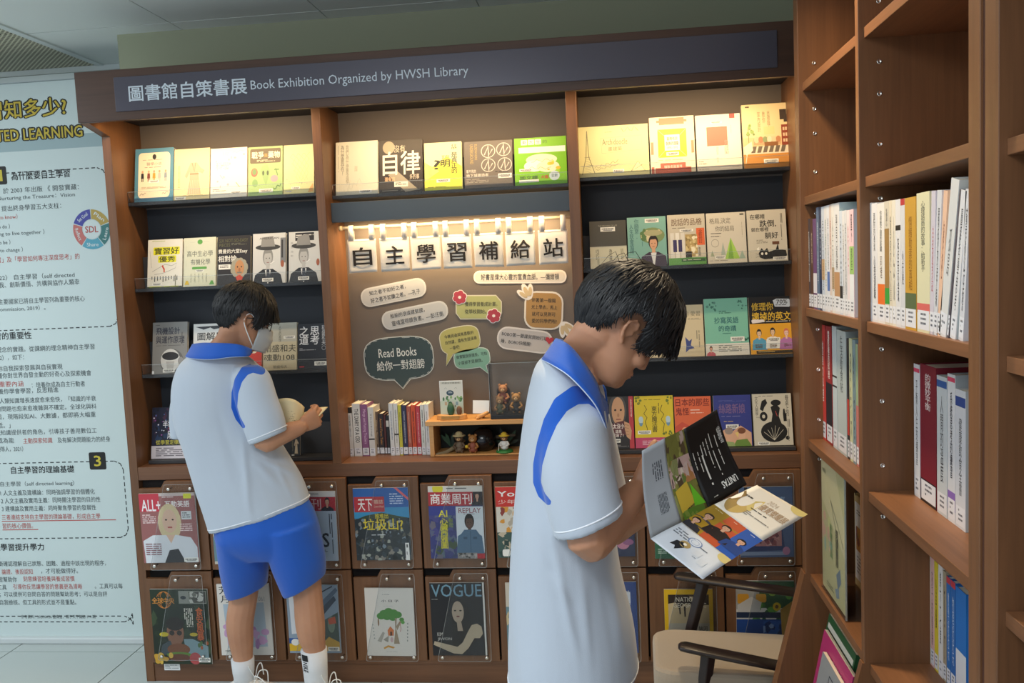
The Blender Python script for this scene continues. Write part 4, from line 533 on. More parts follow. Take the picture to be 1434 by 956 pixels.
MG['desk'] = [Rr(0, 0, 100, 100, '#8fa2b4'), P('#5a6e84', (30, 50), (96, 4), (100, 8), (40, 60)), P('#3a4a5c', (36, 56), (92, 16), (96, 22), (44, 66)), P('#d8dde2', (4, 10), (22, 6), (28, 70), (6, 72)), L_('#23303e', 2, (70, 10), (90, 2)), P('#4a5a54', (50, 60), (98, 40), (98, 90), (44, 80)), Rr(0, 78, 60, 86, '#2f5aa0'), Rr(0, 86, 60, 97, '#e0b424'), E_(12, 84, 8, 5, '#e8e8e0'), P('#c8a044', (60, 90), (78, 76), (98, 84), (98, 97), (66, 97)), E_(84, 58, 7, 12, '#7a8a78'), P('#c45a3c', (78, 50), (92, 46), (94, 56), (80, 58)), *barc(86, 94, 22, 6)]
MG['kids'] = [*lines(36, 9, 54, 10.5, 1, '#8a8c8c'), T('小 日 子', 34, 17, 70, 20.5, '#2c3030', 'b'), *lines(38, 26, 60, 27, 1, '#b0b4b2'), *[E_(x_, y_, 9, 5, '#4c8a3c') for x_, y_ in ((38, 37), (48, 34), (58, 36), (66, 39), (44, 42), (56, 43), (32, 41), (52, 38))], P('#9a8a72', (60, 44), (64, 44), (62, 60), (68, 82), (56, 82), (60, 60)), P('#9a8a72', (62, 56), (72, 46), (74, 48), (64, 62)), E_(74, 46, 5, 3, '#4c8a3c'), E_(76, 50, 4, 2.6, '#5a9a44'), P('#c8703a', (44, 62), (50, 56), (57, 62), (56, 70), (45, 70)), Rr(49, 64, 53, 70, '#5a3a24'), P('#a8a49a', (22, 78), (34, 64), (38, 66), (30, 80)), P('#9a968c', (34, 76), (46, 70), (44, 80)), E_(52, 76, 3, 4, '#c4a8a8'), E_(26, 50, 1.6, 6, '#8a6a4a'), L_('#a83c34', 1, (70, 50), (72, 60), (70, 64)), *[E_(14 + i * .6, 54 + i * 5, 1.4, 1, '#9aa09a') for i in range(5)], *[E_(86 - i * .4, 52 + i * 5, 1.2, 1.4, '#8a908a') for i in range(6)], P('#c89238', (34, 88), (44, 84), (58, 87), (54, 89), (44, 87), (36, 90)), *lines(40, 93.5, 66, 94.5, 1, '#a0a4a2')]
MG['vg'] = [Rr(0, 0, 97, 100, '#17191f'), T('VOGUE', 3, 2, 95, 19, '#6f97ac', 'm'), E_(55, 46, 18, 24, '#0e0f13'), P('#0e0f13', (38, 50), (72, 48), (84, 92), (40, 92)), E_(50, 40, 11, 15, '#a99a88'), E_(45, 38, 2.2, 1, '#22201e'), E_(55, 38, 2.2, 1, '#22201e'), E_(50, 46, 3, 1.1, '#6d3b3a'), P('#a39482', (47, 52), (55, 52), (58, 66), (48, 66)), P('#b2a58e', (92, 60), (84, 56), (74, 58), (66, 68), (56, 82), (46, 88), (4, 80), (2, 85), (38, 97), (54, 98), (66, 90), (78, 76), (88, 76), (94, 70)), P('#1b1e27', (60, 98), (72, 86), (86, 76), (96, 78), (96, 99)), T('KIM', 10, 68, 20, 73, '#b9b9b4', 'm'), T('JIWON', 10, 75, 36, 80, '#b9b9b4', 'm'), Rr(97, 0, 100, 100, '#d8d8d4'), *lines(3, 22, 16, 23, 1, '#c8c8c4')]
MG['natgeo'] = [Rr(0, 0, 100, 100, '#e0b41c'), Rr(8, 8, 92, 100, '#c9b48c'), Rr(8, 52, 92, 100, '#b8b0a0'), T('NATIONAL', 24, 12, 82, 18, '#efe6d0', 'm'), Rr(8, 8, 92, 11, '#4a3a2c'), P('#2f241c', (8, 8), (50, 8), (60, 24), (40, 22), (30, 30), (24, 20), (8, 22)), P('#33261d', (58, 10), (92, 10), (92, 24), (70, 24)), T('NATIONAL', 24, 12, 82, 19, '#efe6d0', 'm'), T('GEOGRAPHIC', 19, 21, 86, 28, '#efe6d0', 'm'), T('納河', 70, 56, 88, 64, '#2c241c', 'm'), T('的下遊?', 66, 67, 88, 71, '#3a3026'), *lines(60, 74, 88, 84, 4, '#5a5040', 3), P('#33261d', (40, 26), (44, 26), (44, 42), (41, 42)), P('#33261d', (30, 28), (33, 28), (34, 38), (31, 38))]
MG['dusk'] = [Rr(0, 0, 100, 100, '#4f6488'), Rr(10, 0, 16, 6, '#23232c'), T('故事', 60, 14, 86, 26, '#9ab4d0', 'm'), *lines(86, 26, 92, 60, 1, '#9ab4d0', 3, True), P('#31406a', (0, 60), (80, 62), (84, 90), (0, 92)), *facets(10, 60, 78, 84, 60, ['#b07a78', '#8c4c50', '#d0a8a0', '#6a3a48', '#c08c84'], 3, 7, 4), Rr(0, 92, 84, 97, '#8a9ab4'), E_(86, 91, 7, 6, '#b07a98')]
MG['pink'] = [Rr(0, 0, 100, 100, '#323c5c'), *spots(40, 10, 96, 90, 22, ['#c07a9c', '#a86a94', '#d890a8', '#6a5a9c'], 5, 12, 4), *[L_('#e8e8ea', 4, *[(70 + 18 * math.cos(math.radians(t)), 60 + 14 * math.sin(math.radians(t))) for t in range(20, 200, 15)])]]
MG['greenmag'] = [Rr(0, 0, 100, 100, '#3f7a5c'), Rr(0, 80, 100, 100, '#35684e'), *lines(6, 86, 54, 94, 3, '#b8d0c0', 4), *spots(6, 6, 90, 60, 12, ['#5a9a74', '#2f6048', '#d8c860'], 3, 9, 4)]
MG['bluemag'] = [Rr(0, 0, 100, 100, '#2c4a8c'), P('#dfe4e8', *rr(74, 14, 88, 30, 1)), T('數理', 76, 12, 88, 38, '#e6eaf0', 'vb'), *lines(76, 44, 90, 90, 8, '#b8c8e4', 4), Rr(6, 8, 60, 24, '#d8dce4'), T('科學人', 10, 10, 56, 22, '#2c4a8c', 'b'), *spots(8, 34, 66, 88, 18, ['#4a70b4', '#6a90c8', '#24386c'], 4, 10, 4)]
MG['light'] = [Rr(0, 0, 100, 38, '#2e5a3a'), *spots(30, 4, 98, 60, 26, ['#3c7a34', '#5c9a3c', '#2a5a34', '#8ab04a'], 4, 9, 4), Rr(0, 10, 40, 40, '#a8a49c'), P('#d89a2c', *rr(2, 18, 22, 32, 3)), P('#e0a634', *rr(34, 18, 52, 30, 3)), P('#c9c4bc', (2, 34), (26, 22), (44, 30), (40, 44), (2, 46)), E_(70, 36, 7, 6, '#dcbc2c'), E_(70, 36, 3, 2.6, '#6a4a14'), Rr(0, 44, 84, 52, '#23304a'), Rr(0, 54, 88, 90, '#24488c'), *facets(46, 56, 90, 84, 14, ['#2f5aa4', '#1c3468', '#7c98c4'], 3, 8, 5), P('#b89040', (76, 40), (100, 26), (100, 100), (80, 100)), Rr(0, 90, 100, 100, '#b8902c'), *lines(36, 93, 90, 96, 2, '#efe2b8', 4)]
MG['trip'] = [Rr(0, 0, 100, 100, '#c9c2b4'), T('旅讀', 10, 6, 60, 24, '#8a2c2c', 'b'), *facets(0, 34, 100, 96, 40, ['#6a8a94', '#a89a7c', '#54707c', '#c8b890'], 6, 13, 4)]
mags = [(0, 0, 'eng', 198, 276, 690.5, 787.5, 'English learning magazine with a pale-haired woman in a white top'), (1, 0, 'trip', None, None, 0, 0, 'travel magazine hidden behind the left student\'s shorts'), (2, 0, 'mirror', 399, 471, 688, 785, 'red-titled weekly magazine right of the left student\'s shorts'), (3, 0, 'tw', 497, 574, 683, 784, 'blue-skied magazine showing a mountain of rubbish'), (4, 0, 'biz', 601, 677, 680.5, 781.5, 'red-titled business weekly with a bearded man in denim'), (5, 0, 'young', 696, 772, 681, 780, 'red youth magazine cut off by the right student\'s back'), (6, 0, 'pink', 810, 888, 681, 779, 'dark blue magazine with pink shapes behind the right student'), (7, 0, 'greenmag', 916, 988, 683, 782, 'green magazine below the open brochure'), (8, 0, 'dusk', 1036, 1111, 681.5, 780, 'grey-blue magazine behind the white brochure page'),
    (0, 1, 'world', 213, 293, 825, 929.5, 'dark green magazine of a man eating a burger'), (1, 1, 'may', 307, 380, 817.5, 917, 'white magazine with a pale blue window and lilac flowers behind the left calf'), (2, 1, 'desk', 403, 475, 819, 914, 'grey-blue illustrated magazine behind the right calf'), (3, 1, 'kids', 512, 580, 823.5, 918, 'white booklet with a drawn green tree and small house'), (4, 1, 'vg', 604, 680, 816, 917.5, 'black fashion magazine with a long-haired woman'), (5, 1, 'trip', 709, 780, 816, 914, 'lower row magazine mostly behind the right student\'s shirt'), (6, 1, 'bluemag', 822, 893, 815, 914, 'deep blue magazine right of the right student\'s hem'), (7, 1, 'natgeo', 931, 999, 825, 916, 'yellow-bordered magazine behind the chair arm'), (8, 1, 'light', 1031, 1112, 813.5, 912, 'green and blue magazine with yellow lamps beside the chair')]
for c, r, key, pl, pr_, pt, pb, lb in mags:
    Y = 3.2665
    if pl is None: x0, x1, z0, z1 = DOORS[(c, r)][0] + .02, DOORS[(c, r)][0] + .24, DOORS[(c, r)][2] + .03, DOORS[(c, r)][3] - .055
    else:
        pmid = (pt + pb) / 2; x0, x1 = at(pl, pmid, Y).x, at(pr_, pmid, Y).x; z1 = at((pl + pr_) / 2, pt, Y).z; z0 = at((pl + pr_) / 2, pb, Y).z
    cover_book(x0, x1, z1 - z0, Y, z0, MG[key], '#d8d4cc', lb, 'magazines behind the clear covers', .0065, '#d8d4cc', 'magazine', 'magazine', .004, 0, False, .004 * ((c * 7 + r * 3) % 5 - 2))
# ================================================================== cloth banners on the rod
rodY = 3.40
ra, rb = at(480, 320, rodY), at(797, 303, rodY)
rod = MB().tube([(ra.x - .005, rodY, 1.826), (B0 - .004, rodY, 1.826)], .0065, mat('#d8c8a8', .4)).tube([(ra.x - .015, rodY, 1.826), (ra.x - .003, rodY, 1.826)], .01, mat('#c9b48c', .4), 10).build('curtain_rod', None, None, True)
tag(rod, 'thin pale rod carrying the seven small cloth banners', 'curtain rod')
CLOTH = mat('#d3cfc6', .95, bump=.6, bscale=900, name='raw_cotton', sheen=.2)
xs = [(488, 528), (532.5, 574), (576, 618), (620, 661), (664, 705.5), (708.5, 750), (754.5, 796)]
for i, ((pa, pb), ch) in enumerate(zip(xs, '自主學習補給站')):
    x0, x1 = at(pa, 355, rodY).x, at(pb, 355, rodY).x; cx = (x0 + x1) / 2; w_ = x1 - x0; rnd = random.Random(i)
    n = thing('cloth_banner', (cx, rodY, 1.826), ['first', 'second', 'third', 'fourth', 'fifth', 'sixth', 'seventh'][i] + ' small cotton banner from the left, printed with the character ' + ch, 'banner', 'cloth banners on the rod')
    zt, zb = -.046, -.178; ph = rnd.uniform(0, 6); tl = rnd.uniform(-.006, .004)
    def fn(u, v, ph=ph, w_=w_, tl=tl): return V(((u - .5) * w_ * (1 - .02 * v), -.004 + .0035 * math.sin(ph + u * 6) * v + .002 * math.sin(ph * 2 + v * 5), zt + (zb - zt) * v + tl * (u - .5) * v))
    MB().sheet(fn, 12, 12, CLOTH).build('cloth', None, n, True, solid=.0012)
    for sx in (-.36, .36):
        c_ = MB(); x = sx * w_; pts = [(x, .0035 - .011, zt - .004)] + [(x, -.0095 * math.cos(a) , .0095 * math.sin(a)) for a in [0, .5, 1, 1.57, 2.1, 2.7, 3.14]] + [(x, .006, zt - .004)]
        c_.add([(p[0] - .0105, p[1], p[2]) for p in pts] + [(p[0] + .0105, p[1], p[2]) for p in pts], [(k, k + 1, k + 1 + len(pts), k + len(pts)) for k in range(len(pts) - 1)], CLOTH)
        c_.build('loop', None, n, True, solid=.0012)
    m_ = MB(); vs, fs, _ = text_geo(ch, .03)
    k = .076; m_.add([fn(.5 + (u - .5) * k / w_, .52 + (q - .5) * .56 * .95) - V((0, .0028, 0)) for u, q in vs], fs, mat('#1b1716', .8)); m_.lift(len(vs), .03, (0, -6e-5, 0)); m_.build('character_print', parent=n)
    MB().add([fn(u, .05) - V((0, .0012, 0)) for u in (0, 1)] + [fn(u, .065) - V((0, .0012, 0)) for u in (0, 1)], [(0, 1, 3, 2)], mat('#b3aea4', .9)).build('hem_stitching', parent=n)
# ================================================================== quotation stickers on the taupe board
SY = YB - .0005
def px2(px, py): p = at(px, py, SY); return (p.x, p.z)
K = (at(751, 450, SY) - at(651, 450, SY)).length / 100        # metres per photograph pixel on the board
def sticker(cx, cy, wpx, hpx, rot, fill, label, texts, shape=None, border='#dcdbd6', extras=(), bw=2.2, tcol='#2c2a28', rad=None, name='quote_sticker'):
    x, z = px2(cx, cy); r = thing(name, (x, SY, z), label, 'sticker', 'paper quotations on the board', (0, math.radians(rot), 0))
    w_, h_ = wpx * K, hpx * K
    out = shape(w_ / 2, h_ / 2) if shape else rr(-w_ / 2, -h_ / 2, w_ / 2, h_ / 2, (rad or .46) * h_)
    MB().prism(out, -.0022, 0, mat(border, .6)).build('paper_backing', parent=r)
    n = len(out); cxm = sum(p[0] for p in out) / n; czm = sum(p[1] for p in out) / n; b = bw * K
    def inset(pts, d):
        Q = []; m = len(pts); ar = sum(pts[i][0] * pts[(i + 1) % m][1] - pts[(i + 1) % m][0] * pts[i][1] for i in range(m)); sg_ = 1 if ar > 0 else -1
        for i in range(m):
            p, q = V(pts[i - 1]), V(pts[(i + 1) % m]); t = (q - p); t = t.normalized() if t.length > 1e-6 else V((1, 0)); Q.append((pts[i][0] - sg_ * t.y * d, pts[i][1] + sg_ * t.x * d))
        return Q
    m_ = MB(); m_.prism(inset(out, b), -.0026, -.0022, mat(fill, .65))
    if texts == 'read':
        ring = inset(out, b * 1.6); m_.add([(p[0], -.0029, p[1]) for p in ring] + [(p[0], -.0029, p[1]) for p in inset(ring, .0014)], [(i, (i + 1) % n, (i + 1) % n + n, i + n) for i in range(n) if i % 2 == 0], mat('#cfd8d6', .6))
        texts = [('Read Books', 22, 26, 76, 46), ('給你一對翅膀', 18, 54, 86, 76)]
    for s, x0, y0, x1, y1 in texts:
        vs, fs, _ = text_geo(s, .012); m_.add([((x0 + u * (x1 - x0)) / 100 * w_ - w_ / 2, -.0031, h_ / 2 - (y0 + q * (y1 - y0)) / 100 * h_) for u, q in vs], fs, mat(tcol, .6)); m_.lift(len(vs), .012)
    m_.build('printed_face', parent=r)
    for kind_, ex, ez, s in extras:
        ox, oz = (ex - cx) * K, -(ez - cy) * K
        if kind_ == 'flower':
            q = MB()
            for lay, (rr_, col, yy) in enumerate(((1.25, '#e6e2dc', -.0034), (1, '#a83a48', -.0042))):
                for k in range(6): a = k * math.pi / 3 + .3; q.prism([(ox + s * K * (.55 * math.cos(a) + .42 * rr_ * math.cos(t)), oz + s * K * (.55 * math.sin(a) + .42 * rr_ * math.sin(t))) for t in [j * .628 for j in range(10)]], yy - .0001 * k, yy + .001, mat(col, .6))
            q.prism([(ox + .22 * s * K * math.cos(t), oz + .22 * s * K * math.sin(t)) for t in [j * .628 for j in range(10)]], -.0052, -.004, mat('#e8e0d8', .6)); q.build('paper_flower', parent=r)
        if kind_ in ('ears', 'ears2'):
            q = MB()
            for k, a in enumerate((-35, -8, 22)):
                a = math.radians(a + (125 if kind_ == 'ears' else -50)); L = s * K * (1.1 - .1 * abs(k - 1)); u = V((math.cos(a), math.sin(a))); v = V((-u.y, u.x)); c_ = V((ox, oz)) + u * L * .5
                for f_, col, yy in ((1, '#e4e0d8', -.003), (.6, '#c9b48c', -.0037)): q.prism([tuple(c_ + u * L * .5 * f_ * math.cos(t) + v * L * .2 * f_ * math.sin(t)) for t in [j * .523 for j in range(12)]], yy - .0001 * k, -.001, mat(col, .6))
            q.build('paper_petals', parent=r)
        if kind_ == 'heart':
            q = MB(); q.prism([(ox + s * K * (16 * math.sin(t) ** 3) / 17, oz + s * K * (13 * math.cos(t) - 5 * math.cos(2 * t) - 2 * math.cos(3 * t) - math.cos(4 * t)) / 17) for t in [j * .314 for j in range(20)]], -.004, -.001, mat('#b0303c', .6)); q.build('paper_heart', parent=r)
    return r
def bubble(tx, tz, w0=.14, n=28, e=.62):          # ellipse-like speech bubble with a tail to tx, tz (in half sizes)
    def f(a, b):
        at_ = math.atan2(tz, tx); P_ = []
        for i in range(n):
            t = at_ + w0 + (2 * math.pi - 2 * w0) * i / (n - 1); c_, s_ = math.cos(t), math.sin(t); e = .62; P_.append((a * abs(c_) ** e * (1 if c_ > 0 else -1), b * abs(s_) ** e * (1 if s_ > 0 else -1)))
        return P_ + [(a * tx, b * tz)]
    return f
sticker(551, 409.5, 95, 27, -9, '#b9bcbc', 'pale grey rounded quotation strip at the upper left of the board', [('知之者不如好之者，', 14, 18, 70, 42), ('好之者不如樂之者。—孔子', 14, 56, 90, 82)], border='#c8cac8')
sticker(581, 441.5, 96, 27, -9, '#b9bcbc', 'pale grey quotation strip just below the upper left one', [('船舶的浪遠建航國，', 14, 18, 66, 42), ('靈魂還得讀良書。—彭汪南', 14, 56, 92, 82)], border='#c8cac8')
sticker(728, 387.5, 129, 18, 2, '#cbc7bd', 'long cream quotation strip directly under the cloth banners', [('好書是偉大心靈的富貴血脈。—彌爾頓', 8, 26, 92, 74)], border='#dedad2')
octa = lambda a, b: [(-a, -b * .5), (-a * .8, -b), (a * .8, -b), (a, -b * .5), (a, b * .45), (a * .75, b), (-a * .8, b), (-a, b * .6)]
sticker(670.5, 430, 65, 34, 2, '#a9ad72', 'green cut-corner quotation card with two red paper flowers', [('獲得學習養成計畫，', 20, 28, 90, 46), ('從學校開始。', 20, 58, 66, 76)], octa, '#c9c6b4', [('flower', 644, 416, 10), ('flower', 691.5, 442, 10)], 1.4)
sticker(761.5, 434.5, 54, 53, 4, '#a9844e', 'ochre square quotation card with white petals at two corners', [('伴著第一撥陽', 18, 18, 80, 29), ('光上學去，馬上', 18, 36, 84, 47), ('就可以見到可', 20, 54, 80, 65), ('愛的同學們啦!', 20, 72, 84, 83)], None, '#dcd6ca', [('ears', 742, 420, 22), ('ears2', 787, 450, 22)], 2.4, rad=.3)
sticker(735, 476, 78, 32, 9, '#b7b3b0', 'grey rounded quotation card with a small red heart beside the right student', [('BOBO第一節課就開始打瞌', 8, 24, 90, 42), ('睡，BOBO快醒醒!', 8, 56, 62, 74)], None, '#d4d0cc', [('heart', 769, 472, 6)])
sticker(644, 475.5, 58, 38, -8, '#b3ad66', 'yellow-green speech bubble with its tail to the lower left', [('今晚得過與無喜歡的', 14, 24, 86, 38), ('自然課，還有先從演奏', 14, 46, 92, 60), ('一番吧!', 22, 68, 46, 82)], bubble(-.9, -1.75, .22), '#cfcdb4', bw=1.2)
sticker(661, 501.5, 52, 29, -6, '#7fae98', 'mint speech bubble overlapping the yellow-green one', [('做實驗我很擅長，可怕', 8, 26, 92, 44), ('小蛋卻不是親我。', 10, 56, 78, 74)], bubble(.75, -1.7, .22), '#c4d2c8', bw=1.2)
sticker(558.5, 501.5, 101, 62, -2, '#34474b', 'large dark teal speech bubble lettered Read Books', 'read', bubble(.05, -1.42, .10, 40, .82), '#c9d0cc', bw=1.2, tcol='#dfe4e0')
# ================================================================== books standing in the middle bay
def spine_book(mbx0, mbx1, y0, dep, z0, z1, col, label, group, texts=(), cols=(), lab=True, side=None, tilt=0, face='-y', top=None, name='book'):
    """a book standing with its spine to -y (face '-y') or to -x ('-x'); mbx0..mbx1 run along the row"""
    wd = mbx1 - mbx0
    if face == '-y': r = thing(name, ((mbx0 + mbx1) / 2, y0, z0), label, 'book', group, (0, tilt, 0)); M = Matrix.Identity(4)
    else: r = thing(name, (y0, (mbx0 + mbx1) / 2 + tilt * (z1 - z0) * .5, z0), label, 'book', group, (tilt, 0, 0)); M = Matrix.Rotation(-math.pi / 2, 4, 'Z')
    h = z1 - z0; c = mat(col, .42); s2 = mat(side or col, .45)
    MB().box(-wd / 2, wd / 2, 0, .0014, 0, h, c, M).box(-wd / 2, -wd / 2 + .001, .0014, dep, 0, h, s2, M).box(wd / 2 - .001, wd / 2, .0014, dep, 0, h, s2, M).build('cover', parent=r)
    MB().box(-wd / 2 + .0012, wd / 2 - .0012, .002, dep - .002, .0015, h - .003, PAGE, M).build('page_block', parent=r)
    it = [('r', 0, a, 100, b, cc) for a, b, cc in cols] + [('t', s, x0, y0_, x1, y1_, cc, f) for s, x0, y0_, x1, y1_, cc, f in texts]
    if lab: it += [('r', 4, 84, 96, 98, '#e2e4ea'), *lines(28, 86, 72, 96, 3, '#6a6e78', int(h * 1e4))]
    if it: print_mb(it, lambda u, v, e: M @ V((u / 100 * wd - wd / 2, -.0001 - e, (1 - v / 100) * h))).build('spine_print', parent=r)
    return r
def vt(s, y0=12, y1=80, col='#2a2a2e', f='v', x0=35, x1=65): return (s, x0, y0, x1, y1, col, f)
G = 'row of english books in the middle bay'
row = [(486.5, 494, 565, '#d5d2cc', 'narrow white book with a dark top, first in the middle bay row', [vt('如何閱讀人類之心', 16, 60)], [(0, 12, '#2a2420')]), (494.5, 505.5, 560, '#dcdad4', 'thick white book titled The Diary of a CEO', [('THE DIARY OF A CEO', 24, 10, 76, 74, '#1b1b1b', 'rb')], []),
    (506, 515.5, 561, '#8d5a86', 'purple english book beside the thick white one', [('Merge and Putting Trackers', 24, 10, 76, 76, '#e8c8e0', 'r')], []), (516, 524, 565, '#d6d4d0', 'white book with a black dot right of the purple one', [vt('Thinking', 12, 60, '#4a4a4a', 'r')], [(64, 67, '#222222')]), (524.5, 530, 571, '#5c4a40', 'brown book left of three shorter dark ones', [('Silent Spring', 25, 20, 75, 76, '#c9b89a', 'r')], []),
    (530.5, 537, 574, '#2c2226', 'short dark book with an orange title', [('Animal Farm Tales', 25, 12, 75, 76, '#c8883c', 'r')], []), (537.5, 540.5, 575, '#54231f', 'thin short maroon book', [], []), (541, 545, 576, '#1d1b1e', 'thin short black book beside the maroon one', [], [(14, 30, '#d8d4cc')]),
    (545.5, 551.5, 559.5, '#d8d8d6', 'tall white book with blue lettering', [vt('從生活中學英語', 14, 70, '#3a5a80')], []), (552, 558, 559.5, '#dad9d4', 'tall white book with a round black mark', [vt('讓英文成為你的', 12, 76, '#4a4a4a')], [(58, 61, '#222222')]), (558.5, 563, 562, '#c9c23c', 'narrow yellow book in the middle bay row', [vt('英文單字力', 14, 70, '#3a3a20')], []), (563.5, 570, 562, '#2b2c4c', 'dark navy book with white letters', [vt('英語口語練習全書', 12, 76, '#c8c8d4')], []), (570.5, 576, 563.5, '#a8543f', 'rust red book beside the orange one', [vt('易經的智慧哲學', 12, 76, '#e2b8a0')], []), (576.5, 582.5, 562, '#cf4f26', 'bright orange-red book in the middle bay row', [vt('翻譯大師教你', 12, 76, '#4a1410', 'vb')], []), (583, 589, 563, '#b83440', 'crimson book left of two white ones', [vt('文法與修辭', 12, 76, '#e8c0c0')], []), (589.5, 595, 561.5, '#d2d4cf', 'white book with heavy black title near the wooden box', [vt('英語寫作聖經', 10, 44, '#1c1c1c', 'vb'), vt('大考必勝', 50, 76, '#4a6a3a')], []), (595.5, 601.5, 561, '#d8dada', 'white book touching the small wooden box', [vt('閱讀理解測驗', 14, 76, '#7a7a80')], [])]
for pa, pb, pt, col, lb, tx, cs in row:
    yf = 3.425 if pt < 570 else 3.455
    x0, x1 = at(pa, 600, yf).x, at(pb, 600, yf).x; z1 = at((pa + pb) / 2, pt + 5, yf).z
    spine_book(x0 + .0003, x1 - .0003, yf, .105 if pt < 570 else .075, ZL, z1, col, lb, G, tx, cs)
# ================================================================== small wooden box shelf with its figures
bxL = at(601, 600, 3.39).x; bxR = B0 - .075; bz = .901; bt = at(650, 589, 3.375).z
box = thing('box_shelf', ((bxL + bxR) / 2, 3.45, bz), 'small open pale pine box standing on the ledge of the middle bay', 'shelf box')
def bp(mb, nm, m=PINE): o = mb.build(nm, m, None, bevel=.0015); o.parent = box; o.matrix_parent_inverse = Matrix.Translation(box.location).inverted()
bp(MB().box(bxL - .012, bxR, 3.375, 3.53, bt - .018, bt), 'top_board'); bp(MB().box(bxL, bxL + .018, 3.385, 3.53, bz, bt - .018), 'side_board'); bp(MB().box(bxR - .018, bxR, 3.385, 3.53, bz, bt - .018), 'side_board'); bp(MB().box(bxL + .018, bxR - .018, 3.39, 3.53, bz, bz + .006), 'bottom_board')
bp(MB().box(bxL + .018, bxR - .018, 3.522, 3.53, bz + .006, bt - .018), 'back_board', mat('#1e2422', .8))
# twigs and dark leaves behind the figures
tw = MB(); rnd = random.Random(4)
def bpt(px, py, Y): return at(px, py, Y)
tw.capsule([bpt(612, 637.5, 3.40) + V((0, 0, .004)), bpt(625, 633, 3.42), bpt(640, 624, 3.45), bpt(650, 617, 3.47)], [.006, .008, .008, .006], mat('#8a7a5c', .8)).capsule([bpt(672, 616, 3.47), bpt(700, 611, 3.48), bpt(720, 609, 3.48)], [.006, .008, .006], mat('#4a4234', .8))
tag(tw.build('driftwood', None, None, True), 'weathered twigs lying behind the little figures in the box', 'twig')
lf = thing('artificial_plant', (bpt(700, 636, 3.49).x, 3.49, bz + .006), 'dark green leafy sprigs at the back of the pine box', 'plant')
for cx_, n in ((-.06, 16), (.03, 20), (-.2, 10)):
    m_ = MB()
    for k in range(n):
        a = rnd.uniform(0, 6.28); e = rnd.uniform(.3, 1.3); p = V((cx_, -.005, .01)); d = V((math.cos(a) * math.cos(e), math.sin(a) * math.cos(e) * .3, math.sin(e))); L = rnd.uniform(.03, .085); q = p + d * L; s = d.cross(V((0, 1, 0))).normalized() * .007
        m_.add([p, q - d * .02 + s, q, q - d * .02 - s], [(0, 1, 2, 3)], mat(rnd.choice(['#1f3a26', '#284a30', '#16281c']), .6))
    m_.build('sprig', parent=lf)
def bear(px, pyb, Y, s, body, fur, label, z=None, hat=None, hatcol='#d8c890', extra=None, seat=False, dark_arm=None, glasses=False):
    p = at(px, pyb, Y); z = p.z if z is None else z
    r = thing('bear_figurine', (p.x, Y, z), label, 'figurine', 'little bear figures'); f = mat(fur, .6); b = mat(body, .6); dk = mat('#1c1512', .4); mz = mat('#cfa878', .6)
    MB().ell((0, 0, .30 * s), (.20 * s, .17 * s, .25 * s), b).ell((0, -.01 * s, .16 * s), (.22 * s, .18 * s, .15 * s), b).build('body', parent=r, smooth=True)
    MB().ell((0, 0, .70 * s), (.21 * s, .19 * s, .20 * s), f).ell((-.15 * s, 0, .87 * s), (.07 * s, .04 * s, .07 * s), f).ell((.15 * s, 0, .87 * s), (.07 * s, .04 * s, .07 * s), f).ell((0, -.17 * s, .66 * s), (.09 * s, .06 * s, .07 * s), mz).ell((0, -.225 * s, .69 * s), (.03 * s, .02 * s, .022 * s), dk).ell((-.08 * s, -.175 * s, .75 * s), (.02 * s, .015 * s, .022 * s), dk).ell((.08 * s, -.175 * s, .75 * s), (.02 * s, .015 * s, .022 * s), dk).build('head', parent=r, smooth=True)
    for sx in (-1, 1):
        MB().capsule([(sx * .17 * s, -.02 * s, .45 * s), (sx * .26 * s, -.1 * s, .32 * s), (sx * .16 * s, -.19 * s, .27 * s)], [.06 * s, .055 * s, .06 * s], mat(dark_arm or fur, .6), 8).build('arm', parent=r, smooth=True)
        MB().capsule([(sx * .1 * s, -.04 * s, .07 * s), (sx * .12 * s, -.16 * s if seat else -.08 * s, .062 * s)], .062 * s, f, 8).build('foot', parent=r, smooth=True)
    if hat == 'straw': MB().lathe([(.31 * s, .80 * s), (.30 * s, .82 * s), (.17 * s, .85 * s), (.15 * s, .95 * s), (.08 * s, 1.0 * s), (.01 * s, 1.01 * s)], (0, 0, 0), mat(hatcol, .8)).build('hat', parent=r, smooth=True)
    if extra:
        c_, (ex, ey, ez), er = extra; MB().ell((ex * s, ey * s, ez * s), (er * s, er * s, er * s), mat(c_, .4)).build('held_item', parent=r, smooth=True)
    return r
zb_ = bz + .006
bear(644, 636, 3.425, .086, '#6a5a48', '#5f4c3a', 'brown bear figure in a straw hat inside the pine box', zb_, 'straw', '#b8a87c')
bear(663, 636, 3.415, .082, '#8c4a34', '#9c6a34', 'orange-brown bear holding a yellow cup beside the straw hat bear', zb_, None, '#fff', ('#d8b830', (-.28, -.22, .36), .085))
r = bear(707, 636, 3.42, .072, '#d8d8d2', '#7a5638', 'bear in white shirt and yellow cap on a green base', zb_ + .008, 'straw', '#d8b834', None, False, '#d8d8d2')
MB().lathe([(.034, -.008), (.035, -.004), (.03, 0), (.02, .002)], (0, 0, 0), mat('#2f7a3a', .6)).build('green_base', parent=r, smooth=True)
MB().capsule([(-.02, -.014, .028), (-.022, -.018, .002)], .0018, mat('#c9c4b4', .4)).build('walking_stick', parent=r, smooth=True)
h_ = thing('dark_vase', (at(678, 632, 3.465).x, 3.465, zb_), 'glossy black round pot behind the two box bears', 'pot'); MB().lathe([(.01, 0), (.036, .004), (.052, .03), (.053, .05), (.04, .078), (.018, .092), (.016, .09), (.03, .074), (.01, .01)], (0, 0, 0), mat('#141416', .15)).build('pot_body', parent=h_, smooth=True)
